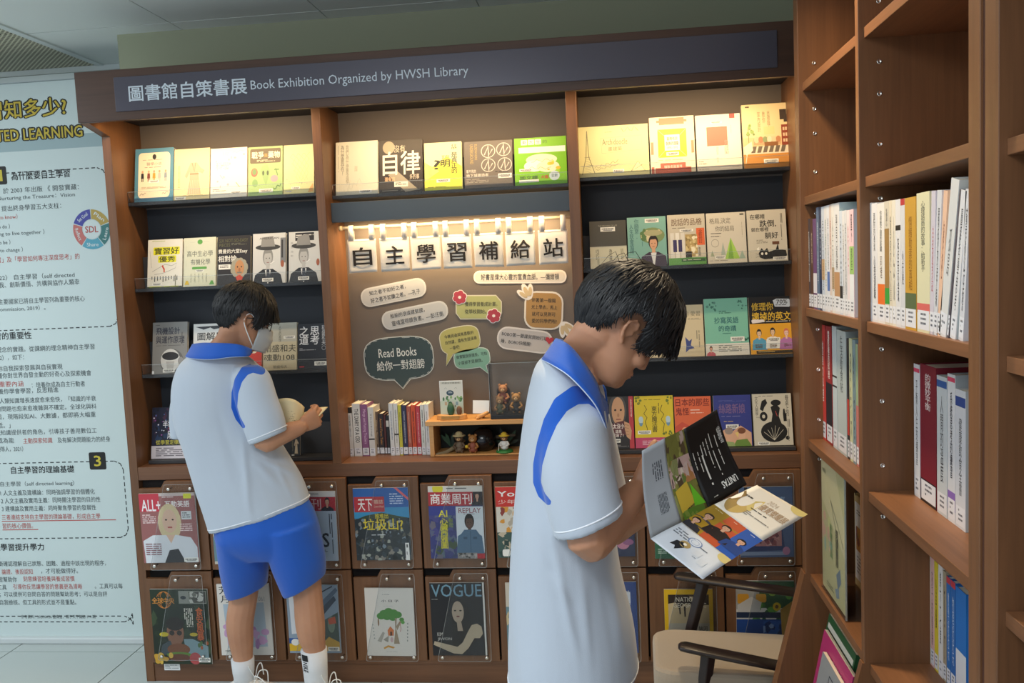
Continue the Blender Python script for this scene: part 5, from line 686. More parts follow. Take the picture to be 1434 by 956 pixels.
# acrylic case on top of the box
ca = thing('display_case', (at(724, 579, 3.43).x, 3.43, bt), 'clear acrylic case on a black base with small bears inside', 'display case'); cxl, cxr = at(686, 560, 3.385).x - ca.location.x, bxR - .012 - ca.location.x; zt_ = at(700, 508, 3.39).z - bt
MB().box(cxl, cxr, -.045, .06, 0, .018, BLACK).build('case_base', parent=ca, bevel=.0015)
for nm, a_ in (('front_pane', (cxl, cxr, -.045, -.0425)), ('back_pane', (cxl, cxr, .0575, .06)), ('side_pane', (cxl, cxl + .0025, -.0425, .0575)), ('side_pane', (cxr - .0025, cxr, -.0425, .0575))): MB().box(*a_, .018, zt_ - .0025, ACR).build(nm, parent=ca)
MB().box(cxl, cxr, -.045, .06, zt_ - .0025, zt_, ACR).build('top_pane', parent=ca)
for x_ in (cxl, cxr): MB().box(x_ - .0006, x_ + .0006, -.0458, -.0446, .018, zt_, ACE).build('pane_edge', parent=ca)
MB().box(cxl, cxr, -.0458, -.0446, zt_ - .001, zt_ + .0004, ACE).build('pane_edge', parent=ca)
bear(705, 560, 3.455, .088, '#7d3f34', '#a8744a', 'bear in a dark red robe seated highest inside the clear case', bt + .05, seat=True)
cs_ = thing('toy_chair', (at(705, 560, 3.47).x, 3.468, bt + .018), 'dark toy chair under the seated bear', 'toy chair'); MB().box(-.022, .022, -.03, .02, 0, .031, mat('#2a1c18', .4)).build('seat', parent=cs_, bevel=.002); MB().prism(rr(-.027, .03, .027, .10, .02), .014, .02, mat('#2a1c18', .4)).build('backrest', parent=cs_)
bear(700.5, 574, 3.41, .078, '#5a5a40', '#8a6a48', 'bear in an olive vest at the lower left inside the case', bt + .018, glasses=True)
bear(723.5, 572, 3.425, .088, '#2c2826', '#9a7444', 'golden bear in a dark coat at the right inside the case', bt + .018)
# postcard on round stand and a card holder
ps = thing('postcard_stand', (at(633, 581, 3.42).x, 3.42, bt), 'illustrated postcard upright on an oval pine stand', 'postcard stand')
MB().rings([((0, 0, z_), (.062 * k, 0, 0), (0, .03 * k, 0)) for z_, k in ((0, .96), (.002, 1), (.018, 1), (.02, .96))], PINE, 28).build('stand', parent=ps, smooth=False)
MB().box(-.038, .034, -.03 + .0, -.028, .003, .017, mat('#a88448', .7)).build('front_inlay', parent=ps)
cd_w, cd_h = .094, .138
cdm = MB().box(-.046, .048, .002, .004, .018, .018 + cd_h, WHITE)
print_mb([Rr(2, 2, 98, 98, '#dcdcd2'), Rr(6, 4, 94, 10, '#c9c9bc'), T('花蓮女中圖書館', 12, 4.5, 88, 9, '#4a4a44'), E_(45, 36, 16, 8, '#2f4a5c'), *lines(36, 32, 54, 38, 2, '#d8e0e4'), P('#c9d4c0', (0, 60), (30, 52), (70, 56), (100, 50), (100, 98), (0, 98)), *spots(14, 46, 92, 60, 14, ['#4a7a4a', '#6a9a5a', '#8ab06a'], 3, 7, 4), *[Rr(20 + 16 * i, 62, 30 + 16 * i, 72, c_) for i, c_ in enumerate(['#c9a884', '#b98a70', '#d8d0c0', '#8aa0a8'])], E_(44, 76, 11, 15, '#3f6a4a'), *spots(55, 74, 92, 92, 6, ['#a83a34', '#5a3a2c', '#c8b090'], 2, 5, 2), L_('#7a8a8a', .8, (64, 24), (70, 20), (76, 24)), L_('#7a8a8a', .8, (20, 24), (26, 20), (32, 24))], lambda u, v, e: V((-.046 + .094 * u / 100, .0018 - e, .018 + cd_h * (1 - v / 100))), mb=cdm).build('postcard', parent=ps)
for x_, s_, c_ in ((-.002, .035, '#2f5a40'), (.032, .026, '#6a4a34')): MB().ell((x_, -.012, .02 + s_ * .6), (s_ * .42, s_ * .3, s_ * .75), mat(c_, .6)).build('ornament', parent=ps, smooth=True)
ch_ = thing('card_holder', (at(672, 577, 3.42).x, 3.42, bt), 'small wooden holder carrying blank white note cards', 'card holder')
MB().box(-.03, .036, .0, .006, .02, .072, WHITE, Matrix.Rotation(-.12, 4, 'X') @ Matrix.Rotation(.04, 4, 'Y')).build('note_cards', parent=ch_); MB().capsule([(-.012, -.004, .007), (.0, -.012, .01), (.03, .0, .022)], [.006, .008, .007], PINE, 8).capsule([(.0, -.01, .006), (-.008, -.03, .006)], [.006, .005], PINE, 8).capsule([(.01, .012, .008), (.01, .03, .007)], [.007, .006], PINE, 8).build('wooden_base', parent=ch_, smooth=True)
# ================================================================== tall bookshelf on the right
XF, XB = .578, .885; yA0, yA1, yM0, yM1, yN0, yN1 = 2.650, 2.700, 2.0525, 2.076, 1.420, 1.463
tall = thing('tall_bookshelf', (.73, 2.0, 0), 'tall walnut bookshelf along the right side with rows of spines', 'bookshelf')
def tp(mb, nm, m=WV, bevel=.0012, par=None, **k):
    o = mb.build(nm, m, None, bevel=bevel, **k); o.parent = par or tall
    if not par: o.matrix_parent_inverse = Matrix.Translation(tall.location).inverted()
    return o
ZT = 2.52
tp(MB().box(XF, XB, yA0, yA1, 0, ZT), 'side_panel'); tp(MB().box(XF, XB, yM0, yM1, 0, ZT), 'divider'); tp(MB().box(XF, XB, yN0, yN1, 0, ZT), 'side_panel')
tp(MB().box(XB, XB + .012, yN0, yA1, 0, ZT), 'back_panel', WV, 0); tp(MB().box(XF, XB, yN1, yA0, ZT - .03, ZT), 'top_board', WY)
sz = [2.1357, 1.8093, 1.4842, 1.0908, .6772]
for z in sz:
    tp(MB().box(XF + .012, XB, yM1, yA0, z - .024, z), 'shelf_board', WY); tp(MB().box(XF + .012, XB, yN1, yM0, z - .024, z), 'shelf_board', WY)
for y, sd in ((yA0, -1), (yM0, -1)):
    for z in (2.06, 2.19, 1.76, 1.88, 1.99, 1.55, 1.42, 1.15, 1.03, 1.30):
        for x in (XF + .045,):
            tp(MB().lathe([(.0055, 0), (.0055, .0012), (.0035, .0014), (.003, -.002)], (0, 0, 0), SCREW, 10, Matrix.Translation((x, y + sd * .0002, z)) @ Matrix.Rotation(math.pi / 2, 4, 'X')), 'shelf_pin', None, 0, smooth=True)
# second unit nearer the camera
nb = thing('near_bookshelf', (.73, 1.1, 0), 'second walnut bookshelf cut off by the right edge of the picture', 'bookshelf')
for mbb, nm, m_ in [(MB().box(XF + .004, XB, 1.403, 1.42, 0, ZT, mat('#4e2d1f', .6)), 'filler_strip', None), (MB().box(XF, XB, 1.357, 1.403, 0, ZT), 'side_panel', WV), (MB().box(XF, XB, .70, .745, 0, ZT), 'side_panel', WV), (MB().box(XB, XB + .012, .70, 1.403, 0, ZT), 'back_panel', WV)] + [(MB().box(XF + .012, XB, .745, 1.357, z - .024, z), 'shelf_board', WY) for z in (2.13, 1.797, 1.479, 1.088, .68)]:
    o = mbb.build(nm, m_, None, bevel=.0012); o.parent = nb; o.matrix_parent_inverse = Matrix.Translation(nb.location).inverted()
for z in (1.72, 1.86, 1.55, 1.40, 1.15, 1.02):
    o = MB().lathe([(.0055, 0), (.0055, .0012), (.0035, .0014), (.003, -.002)], (0, 0, 0), SCREW, 10, Matrix.Translation((XF + .045, 1.3568, z)) @ Matrix.Rotation(math.pi / 2, 4, 'X')).build('shelf_pin', None, None, True); o.parent = nb; o.matrix_parent_inverse = Matrix.Translation(nb.location).inverted()
# slanted lower display of the tall unit
def wedge(y0, y1):
    pts = [(XF, .676), (XF, 0.02), (XF - .165, .02), (XF - .165, .045), (XF - .004, .676)]; b = MB(); n = len(pts)
    b.add([(x, y0, z) for x, z in pts] + [(x, y1, z) for x, z in pts], [tuple(range(n)), tuple(range(2 * n - 1, n - 1, -1))] + [(i, (i + 1) % n, (i + 1) % n + n, i + n) for i in range(n)], WV); return b
for y0, y1 in ((yA0, yA1), (yM0, yM1), (yN0, yN1)): tp(wedge(y0, y1), 'slanted_cheek')
tp(MB().box(XF - .165, XF, yN1, yA0, .02, .05), 'bottom_board', WY)
for y0, y1 in ((yM1, yA0), (yN1, yM0)): tp(MB().add([(XF - .04, y0, .05), (XF - .04, y1, .05), (XF + .085, y1, .645), (XF + .085, y0, .645), (XF - .03, y0, .05), (XF - .03, y1, .05), (XF + .097, y1, .645), (XF + .097, y0, .645)], [(0, 1, 2, 3), (7, 6, 5, 4), (0, 4, 5, 1), (3, 2, 6, 7), (0, 3, 7, 4), (1, 5, 6, 2)]), 'slanted_board', WV)
# ---- spines in the tall bookshelf
def yof(px, py, X): return atx(px, py, X).y
def trow(X, zs, items, group, tail, pyref):
    last = None
    for i, (pa, pb, ptop, col, desc, tx, cs, side, tilt) in enumerate(items):
        ya, yb = yof(pb, pyref, X), yof(pa, pyref, X)       # near, far
        z1 = atx((pa + pb) / 2, ptop, X).z
        dep = .155
        spine_book(ya + .0004, yb - .0004, X, dep, zs, z1, col, desc + ' ' + tail, group, tx, cs, True, side, tilt, '-x')
W1, W2, W3 = '#dcdde0', '#d3d5da', '#e2e0dc'
dk = '#3a3a42'
c1 = [(1127, 1131.5, 306, W1, 'white book nearest the far post', [vt('靈性治療')], [(80, 84, '#c05a40')], None, 0), (1131.5, 1135.5, 306, '#4a4348', 'dark grey short spine second from the far post', [vt('孤獨的力量', 14, 70, '#dcdcdc')], [], None, 0), (1135.5, 1139, 306, '#5a4036', 'brown short spine beside the purple one', [vt('知識', 14, 50, '#d0c0b0')], [], None, 0), (1139, 1144, 306, '#6d4a78', 'purple spine', [], [(60, 82, '#e0dce4')], None, 0),
    (1144, 1147.5, 290, '#5d7290', 'slate blue spine right of the purple one', [vt('發現心理學', 14, 74, '#dfe4ea')], [], None, 0), (1147.5, 1151, 290, '#2f3d5c', 'dark navy spine', [vt('思考', 20, 60, '#c8d0e0')], [], None, 0), (1151, 1155, 289, '#c8d2e2', 'pale blue-white spine with a tan foot', [vt('幸福的練習')], [(50, 70, '#c8a880')], None, 0), (1155, 1158.5, 288, W1, 'thin white spine with teal title', [vt('情緒的解答', 12, 76, '#3a7a80')], [], None, 0), (1158.5, 1162, 287, '#dfe2ea', 'white spine with a blue lower panel', [vt('學會溝通', 12, 60)], [(62, 80, '#5a78b8')], None, 0), (1162, 1165, 286, '#d8c8c0', 'white spine with red title', [vt('療癒之書', 14, 60, '#b03a34')], [], None, 0), (1165, 1168.5, 285, W3, 'cream-white spine with a brown smudge', [vt('人生的課題')], [(58, 78, '#b8a080')], None, 0), (1168.5, 1176, 284, W1, 'thick white spine with tan foot and pale blue cover', [vt('與自己和解', 10, 60)], [(62, 84, '#b98f68')], '#b9d2d8', 0),
    (1176, 1180, 295, '#ccd6e4', 'short pale blue spine', [vt('勇氣')], [(72, 84, '#2c2c30')], None, 0), (1180, 1183, 295, W1, 'short white spine after the pale blue', [vt('安靜的力量')], [], None, 0), (1183, 1186.5, 294, W2, 'short grey-white spine', [vt('愛的技術')], [], None, 0), (1186.5, 1190, 294, '#e4d8dc', 'pinkish white spine', [vt('陪伴', 14, 60, '#c05a6a')], [], None, 0), (1190, 1196, 293, '#e8c4cc', 'pink and green spine closest to the middle post', [vt('留下', 4, 30, '#2a2a2a', 'vb'), vt('那些', 36, 56, '#2a2a2a')], [(34, 60, '#9ac070'), (60, 100, '#e2e6ea')], '#d2cfd4', 0)]
trow(.60, sz[2], c1, 'spines on the upper far shelf', 'on the upper far shelf', 380)
c2 = [(1212.5, 1221, 284.5, W1, 'white spine with plain grey title, first', [vt('冥想練習')], [], None, 0), (1221, 1229, 284.5, W1, 'white spine with a bold title column, second', [vt('面對的勇氣', 8, 40), vt('心理測驗', 44, 80, '#4a4a50', 'vb')], [], None, 0), (1229, 1239, 284, W3, 'white spine with an orange lower block', [vt('你與我之間的距離', 6, 40), vt('同理', 44, 62, '#7a6a5a')], [(67, 84, '#e2712c')], None, 0), (1239, 1245.5, 281.5, '#cfc8b8', 'brown middled spine with a green foot', [vt('荒野與心', 6, 20, '#555555')], [(22, 70, '#9a7a48'), (70, 83, '#3a9a3c')], None, 0), (1245.5, 1249.5, 280.5, '#dcd2bc', 'narrow cream spine', [vt('脆弱的力量')], [], None, 0), (1249.5, 1254.5, 280, '#e2dccc', 'pale yellow-white spine', [vt('心流')], [], None, 0), (1254.5, 1261.5, 279, W1, 'white spine with a black square mark', [vt('潛意識', 30, 80)], [(20, 24, '#222222')], None, 0), (1261.5, 1267.5, 278, W2, 'white spine with a small red top', [vt('小天使', 40, 66, '#1a1a1e', 'vb')], [(0, 5, '#b83a3c')], None, 0), (1267.5, 1283, 276, '#c89a3a', 'wide ochre spine', [vt('情緒勒索的真相', 14, 70, '#8a5a18')], [(72, 84, '#5a6a48')], '#b98a2c', 0),
    (1284, 1302, 269, '#dcd8b4', 'wide pale yellow spine with a red foot', [vt('心理諮商的故事：給新手', 6, 56, '#3a3a34')], [(79, 86, '#d86a64')], '#cfc9a4', 0), (1303, 1309, 267, '#cdc8d4', 'lilac-grey spine', [vt('自我對話', 24, 70, '#b04a54')], [], None, .05), (1309.5, 1316, 266, W2, 'white spine before the peach one', [vt('關係的界線')], [], None, .09), (1316.5, 1322, 266, '#e8c0a4', 'peach orange spine', [vt('擁抱', 20, 60, '#8a5a4a')], [], None, .14), (1323, 1334, 247, '#d8d9d8', 'tallest white spine leaning to the right', [vt('孤島', 30, 60, '#6a6a6a')], [], '#c8ccca', .22), (1334.6, 1337, 262, '#55505a', 'thin dark spine leaning behind the tallest', [], [], None, .22), (1337.6, 1346, 264, W1, 'white leaning spine near the near post', [vt('圖解哲學思考')], [], '#b8c4c8', .19), (1347, 1354, 264, W2, 'last white leaning spine against the near post', [vt('藝術治療')], [], None, .12)]
trow(.60, sz[2], c2, 'spines on the upper near shelf', 'on the upper near shelf', 380)
X = .625
c3 = [(1150.5, 1156, 452, '#c8403c', 'red film cookery spine', [vt('映画の料理', 20, 60, '#f0d8d0', 'vb')], [], '#b83438', 0)]
d_items = [(1149.5, 1156, 455, '#c8403c', 'red spine with a black cover titled in white', [vt('映画の料理', 14, 66, '#f2e0dc', 'vb')], [], '#1e1e26', 0), (1157, 1165, 457, '#9a2f34', 'dark red cookery spine with white characters', [vt('電影裡的料理', 4, 44, '#f2e8e0', 'vb')], [(48, 84, '#1e222c')], None, 0), (1166, 1172, 457, '#c4d0d4', 'pale grey-blue spine with two dark bands', [], [(40, 41.5, '#2a2a30'), (48, 49.5, '#2a2a30')], '#aab8b8', 0), (1172.5, 1185, 463, '#b8c4c4', 'wide grey-green spine', [vt('生活飲食帖', 4, 50, '#3a4448')], [], '#a9b5b4', 0), (1186, 1189, 474, '#1f2630', 'thin black and red spine', [], [(50, 80, '#b83a34')], None, 0), (1189.5, 1193.5, 474, '#cfd2a8', 'pale yellow-green spine', [vt('野菜')], [], None, 0), (1194, 1198, 476, '#7f98a0', 'teal-grey spine', [vt('料理')], [], None, 0), (1198.5, 1202, 482, '#c47870', 'short pinkish red spine by the middle post', [], [(0, 50, '#9ab08a')], None, 0)]
trow(.635, sz[3], d_items, 'spines on the lower far shelf', 'on the lower far shelf', 540)
X = .68
d2 = [(1280, 1288, 510, W1, 'white spine with a pink dot and dark red cover', [vt('平衡人生的練習', 12, 76)], [(3, 6, '#d84a6a')], '#7a1f30', 0), (1289, 1311, 512, '#7c2030', 'broad dark red spine with white characters', [('的微妙平衡', 30, 6, 66, 32, '#e8dcd8', 'vm')], [(83, 100, '#1c1c22')], '#7c2030', 0), (1312, 1326, 527, '#c9cfd2', 'white-grey book with a blue logo', [vt('人間的溫度', 14, 76)], [(3, 8, '#2f5a9c')], '#aeb8b8', 0), (1327, 1337.5, 524, W1, 'white spine with a violet band', [vt('系統思考的練習', 12, 70, '#3a3a44', 'vb')], [(2, 5, '#d84a6a'), (79, 92, '#8a6ab8')], '#a8b0b4', 0), (1338, 1352, 546, W2, 'white spine with a small blue square, nearest the near post', [vt('健康飲食全書', 20, 76)], [(5, 12, '#2f4a8c')], '#b4b8b8', 0)]
trow(.68, sz[3], d2, 'spines on the lower near shelf', 'on the lower near shelf', 600)
e2 = [(1298, 1302.5, 776, '#c9cdb8', 'grey-green spine', [vt('教養讀本')], [], None, 0), (1303, 1308, 781, '#e0b8b4', 'pale pink spine', [vt('孩子的情緒')], [], None, 0), (1308.5, 1313.5, 787, '#dcc83a', 'yellow spine', [vt('心與腦', 10, 60, '#3a341a', 'vb')], [], None, 0), (1314, 1320, 792, W3, 'white spine with bold black title', [vt('第六十七度', 6, 70, '#1e1e22', 'vb')], [], None, 0), (1320.5, 1325, 800, '#a99c84', 'khaki spine', [vt('旅行')], [], None, 0), (1325.5, 1331, 808, '#2f72b8', 'blue spine with a red top', [vt('數學好好玩', 14, 76, '#dfe8f4')], [(0, 6, '#c8404c')], None, 0), (1331.5, 1338, 814, '#2a6cb4', 'second blue spine', [vt('物理好好玩', 14, 76, '#dfe8f4')], [(0, 6, '#c8404c')], None, 0), (1338.5, 1353, 826, '#2878c8', 'bright blue book cut by the near post', [], [(56, 88, '#e0e4ea')], '#2878c8', 0)]
trow(.726, sz[4], e2, 'spines on the bottom near shelf', 'on the bottom near shelf', 850)
# ---- framed sheet in a clear stand, face-out on the far shelf, with a ring-bound book behind
ys0, ys1 = 2.288, 2.549
fs_ = thing('sign_holder', (.60, (ys0 + ys1) / 2, sz[4]), 'clear upright holder with a yellow-green printed sheet', 'sign holder', None, (0, 0, -math.pi / 2)); w_ = ys1 - ys0
MB().box(-w_ / 2, w_ / 2, -.002, .002, .004, .385, ACR2).box(-w_ / 2, w_ / 2, -.002, .10, 0, .004, ACR).box(w_ / 2 - .0015, w_ / 2, -.0024, .0024, .004, .386, ACE).build('clear_stand', parent=fs_)
MB().box(-w_ / 2 + .004, w_ / 2 - .004, .0024, .0032, .008, .38, mat('#b8b48c', .5)).build('sheet', parent=fs_)
print_mb([Rr(0, 0, 100, 100, '#b8b488'), P('#c9c29a', (0, 0), (60, 0), (100, 40), (100, 60), (0, 30)), *spots(4, 40, 40, 66, 8, ['#c9a08c', '#8fb0a4', '#c4c48a'], 4, 9, 4), T('新書推薦', 34, 44, 46, 70, '#5a7a4a', 'vb'), T('閱讀書展', 58, 44, 70, 72, '#2c2c24', 'vb'), T('NEW', 30, 58, 46, 64, '#5aa08c', 'b'), P('#6a7a86', (60, 78), (76, 70), (80, 80), (66, 88)), P('#7a8a94', (54, 90), (70, 86), (72, 93), (60, 96)), L_('#5a5a4c', 1, (40, 26), (70, 40), (90, 52)), L_('#5a5a4c', 1, (40, 26), (60, 44)), *lines(20, 92, 50, 96, 2, '#6a6a50'), T('閱讀', 6, 6, 20, 9, '#6a6a50')], lambda u, v, e: V(((u / 100 - .5) * (w_ - .01), .0022 - e, .008 + (1 - v / 100) * .372))).build('sheet_print', parent=fs_)
rbk = thing('ring_bound_book', (.70, 2.50, sz[4]), 'upright ring-bound book with a white printed page behind the holder', 'book', None, (0, 0, -math.pi / 2)); MB().box(-.07, .09, 0, .02, 0, .27, mat('#b8a070', .6)).build('cover', parent=rbk)
print_mb([Rr(4, 8, 96, 92, '#d8dade'), *lines(14, 16, 60, 22, 2, '#5a5a60'), *facets(10, 34, 90, 60, 16, ['#b8843c', '#7a3a2c', '#4a6a3a'], 5, 11, 4), *lines(14, 66, 80, 86, 5, '#8a8a94')], lambda u, v, e: V((-.07 + .16 * u / 100, -.0002 - e, .27 * (1 - v / 100)))).build('page_print', parent=rbk)
for k in range(3): MB().tube([(-.05 + k * .05, .01 + .012 * math.cos(a), .272 + .01 * math.sin(a)) for a in [j * .55 for j in range(12)]], .0012, BLACK, 5).build('ring', parent=rbk, smooth=True)
# ---- books leaning on the slanted board
def lean_book(y0, y1, off, h, col, items, label, hgt, th=.012):
    # slanted board runs from (XF-.10,.05) to (XF+.012,.645)
    a = math.atan2(.125, .595); w_ = y1 - y0
    base = V((XF - .041, 0, .052)); n = V((-math.cos(a), 0, math.sin(a))); p = base + n * off
    r = thing('leaning_book', (p.x, (y0 + y1) / 2, max(p.z, .052)), label, 'book', 'books on the slanted lower board', (0, 0, 0)); M = Matrix.Rotation(a, 4, 'Y') @ Matrix.Rotation(-math.pi / 2, 4, 'Z')
    MB().box(-w_ / 2, w_ / 2, -th, 0, 0, hgt, mat(col, .45), M).build('cover', parent=r)
    MB().box(-w_ / 2 - .0002, w_ / 2 - .003, -th + .0015, -.0015, .003, hgt + .0004, PAGE, M).build('page_block', parent=r)
    print_mb(items, lambda u, v, e: M @ V((u / 100 * w_ - w_ / 2, -th - .0001 - e, (1 - v / 100) * hgt))).build('cover_print', parent=r)
lean_book(2.32, 2.60, .002, 0, '#1f5a34', [Rr(0, 0, 100, 100, '#1f5a34'), Rr(4, 4, 96, 7, '#d8dcd4')], 'dark green picture book rearmost on the slanted board', .53)
lean_book(2.27, 2.57, .016, 0, '#a82c6c', [Rr(0, 0, 100, 100, '#a82c6c'), T('甜點食譜', 40, 8, 90, 16, '#e8c8dc', 'b'), *lines(30, 22, 90, 26, 2, '#e0b0cc')], 'magenta cookery book in front of the green one', .49)
lean_book(2.17, 2.50, .030, 0, '#8d949c', [Rr(0, 0, 100, 100, '#8d949c'), T('日式減醣料理', 26, 6, 42, 62, '#2c3444', 'vm'), *lines(50, 10, 60, 60, 3, '#4a4a54', 3, True), E_(76, 18, 16, 11, '#c9c4bc'), E_(76, 18, 12, 8, '#2a1c18'), E_(80, 48, 18, 12, '#5a6a94'), E_(80, 46, 14, 8, '#c8a470'), Rr(60, 60, 100, 80, '#b09470')], 'grey low-sugar japanese cookery book foremost on the slanted board', .45)
# ================================================================== armchair
arm = thing('armchair', (.5, 2.97, 0), 'low armchair with dark wooden arms and cream woven seat', 'armchair')
FAB = mat('#aa9c89', .95, bump=.9, bscale=700, name='cream_woven_fabric', sheen=.3)
def ap(mb, nm, m=ESP, bevel=.004, **k):
    o = mb.build(nm, m, None, bevel=bevel, **k); o.parent = arm; o.matrix_parent_inverse = Matrix.Translation(arm.location).inverted(); return o
af0, af1 = at(949, 806, 3.19), at(1112, 829, 3.06); an0, an1 = at(955, 905, 2.79), at(1096, 933, 2.75)
def armrest(a, b):
    d = (b - a); b2 = a + d * 1.22; t = d.normalized(); n = V((-t.y, t.x, 0)); z = (a.z + b.z) / 2
    rs = [(-.012, .4, .5), (-.004, .85, .8), (.012, 1, 1), (.25, 1.05, 1), (.6, 1.1, .95), (1.22, 1.0, .9)]; L = d.length; R = []
    for s, wk, hk in rs: p = a + t * (s * L if s > .05 else s); R.append((V((p.x, p.y, a.z + (b.z - a.z) * max(0, s))), n * .030 * wk, V((0, 0, .014 * hk))))
    return MB().rings(R, ESP, 20)
ap(armrest(af0, af1), 'armrest', smooth=True, bevel=0); ap(armrest(an0, an1), 'armrest', smooth=True, bevel=0)
def post(p0, p1, w0=.026, w1=.02): 
    return MB().rings([(V(p0), V((w0, 0, 0)), V((0, .013, 0))), (V(p1), V((w1, 0, 0)), V((0, .011, 0)))], ESP, 4)
fz = at(985, 815, 3.17); ap(post((fz.x, fz.y, fz.z), (at(962, 900, 3.17).x - .06, 3.17, 0)), 'leg'); nz = at(992, 915, 2.785); ap(post((nz.x, nz.y, nz.z), (nz.x - .05, 2.785, 0)), 'leg')
ap(post((.74, 3.10, .45), (.80, 3.12, 0)), 'leg'); ap(post((.70, 2.76, .42), (.76, 2.76, 0)), 'leg')
s0, s1, s2, s3 = at(914, 897, 3.13), at(1108, 934, 3.05), V((.66, 2.76, .25)), at(903, 985, 2.83)
def seatfn(u, v):
    a = s0.lerp(s1, u); b = V((s3.x, s3.y, s3.z)).lerp(V((s1.x + .01, 2.74, s1.z)), u); p = a.lerp(b, v); e = min(u, 1.0, v * 1.0, 1 - v); ex = min(u / .14, 1); ey = min(v / .14, (1 - v) / .14, 1)
    p.z = .262 + .03 * (1 - (1 - ex) ** 2.5) * (1 - (1 - ey) ** 2.5) - .004; return p
q0 = MB().sheet(seatfn, 24, 20, FAB)
# round the plan corner of the cushion and close it below
def cushion():
    cx0, cx1 = s0.x - .0, s1.x + .05; y0, y1 = 2.80, 3.15; sh = s3.x - s0.x
    R = []
    for z, k in ((.205, .94), (.212, .985), (.235, 1), (.265, 1), (.283, .985), (.292, .95), (.2945, .88)):
        R.append((z, k))
    b = MB(); P_ = rr(-.5, -.5, .5, .5, .16, 8); n = len(P_); vs = []
    for z, k in R:
        for u, v in P_:
            uu, vv = u * (1 - (1 - k) * .6), v * (1 - (1 - k) * .8); x = cx0 + (cx1 - cx0) * (uu + .5) ; y = y0 + (y1 - y0) * (vv + .5); x += sh * (.5 - vv) * .3; y -= .06 * (uu + .5)
            vs.append((x, y, z + .006 * (1 - abs(u) * 2)))
    fs = [(i * n + k, i * n + (k + 1) % n, (i + 1) * n + (k + 1) % n, (i + 1) * n + k) for i in range(len(R) - 1) for k in range(n)] + [tuple(range(n - 1, -1, -1)), tuple((len(R) - 1) * n + k for k in range(n))]
    return b.add(vs, fs, FAB)
ap(cushion(), 'seat_cushion', FAB, 0, smooth=False); ap(MB().box(s0.x + .03, .68, 2.82, 3.08, .17, .205), 'seat_frame')
ap(MB().prism([(-.02, 0), (.02, 0), (.10, .40), (.06, .40)], -.17, .17, FAB, Matrix.Translation((.66, 2.93, .24))), 'backrest', FAB, .012)
# ================================================================== people
SKIN = bpy.data.materials.new('skin'); SKIN.use_nodes = True; nt = SKIN.node_tree; b = nt.nodes['Principled BSDF']
n = nt.nodes.new('ShaderNodeTexNoise'); n.inputs['Scale'].default_value = 9; n.inputs['Detail'].default_value = 4; r = nt.nodes.new('ShaderNodeValToRGB'); tc = nt.nodes.new('ShaderNodeTexCoord')
r.color_ramp.elements[0].position = .3; r.color_ramp.elements[1].position = .7; r.color_ramp.elements[0].color = lin('#b07e60'); r.color_ramp.elements[1].color = lin('#c08c6c')
nt.links.new(tc.outputs['Object'], n.inputs['Vector']); nt.links.new(n.outputs['Fac'], r.inputs[0]); nt.links.new(r.outputs[0], b.inputs['Base Color']); b.inputs['Roughness'].default_value = .5; b.inputs['Subsurface Weight'].default_value = .12; b.inputs['Subsurface Radius'].default_value = (.02, .008, .004); b.inputs['Subsurface Scale'].default_value = .3
HAIR = bpy.data.materials.new('black_hair'); HAIR.use_nodes = True; nt = HAIR.node_tree; b = nt.nodes['Principled BSDF']; b.inputs['Base Color'].default_value = lin('#0e0f12'); b.inputs['Roughness'].default_value = .52
SHIRT = bpy.data.materials.new('white_polo_knit_with_blue_insert'); SHIRT.use_nodes = True; nt = SHIRT.node_tree; b = nt.nodes['Principled BSDF']
an = nt.nodes.new('ShaderNodeAttribute'); an.attribute_name = 'insert'; rp = nt.nodes.new('ShaderNodeValToRGB'); rp.color_ramp.interpolation = 'LINEAR'
rp.color_ramp.elements[0].position = .485; rp.color_ramp.elements[1].position = .515; rp.color_ramp.elements[0].color = lin('#b6c0cc'); rp.color_ramp.elements[1].color = lin('#1057bb')
nt.links.new(an.outputs['Fac'], rp.inputs[0]); nt.links.new(rp.outputs[0], b.inputs['Base Color']); b.inputs['Roughness'].default_value = .85; b.inputs['Sheen Weight'].default_value = .25
wv = nt.nodes.new('ShaderNodeTexNoise'); wv.inputs['Scale'].default_value = 650; tc = nt.nodes.new('ShaderNodeTexCoord'); bp_ = nt.nodes.new('ShaderNodeBump'); bp_.inputs['Strength'].default_value = .35; bp_.inputs['Distance'].default_value = .001
nt.links.new(tc.outputs['Object'], wv.inputs['Vector']); nt.links.new(wv.outputs['Fac'], bp_.inputs['Height']); nt.links.new(bp_.outputs[0], b.inputs['Normal'])
BLUE = mat('#1057bb', .8, bump=.3, bscale=600, name='royal_blue_knit', sheen=.2); SOCK = mat('#d9dadb', .9, bump=.8, bscale=500, name='white_sock'); SHOE = mat('#dcd8d0', .6, name='white_shoe')
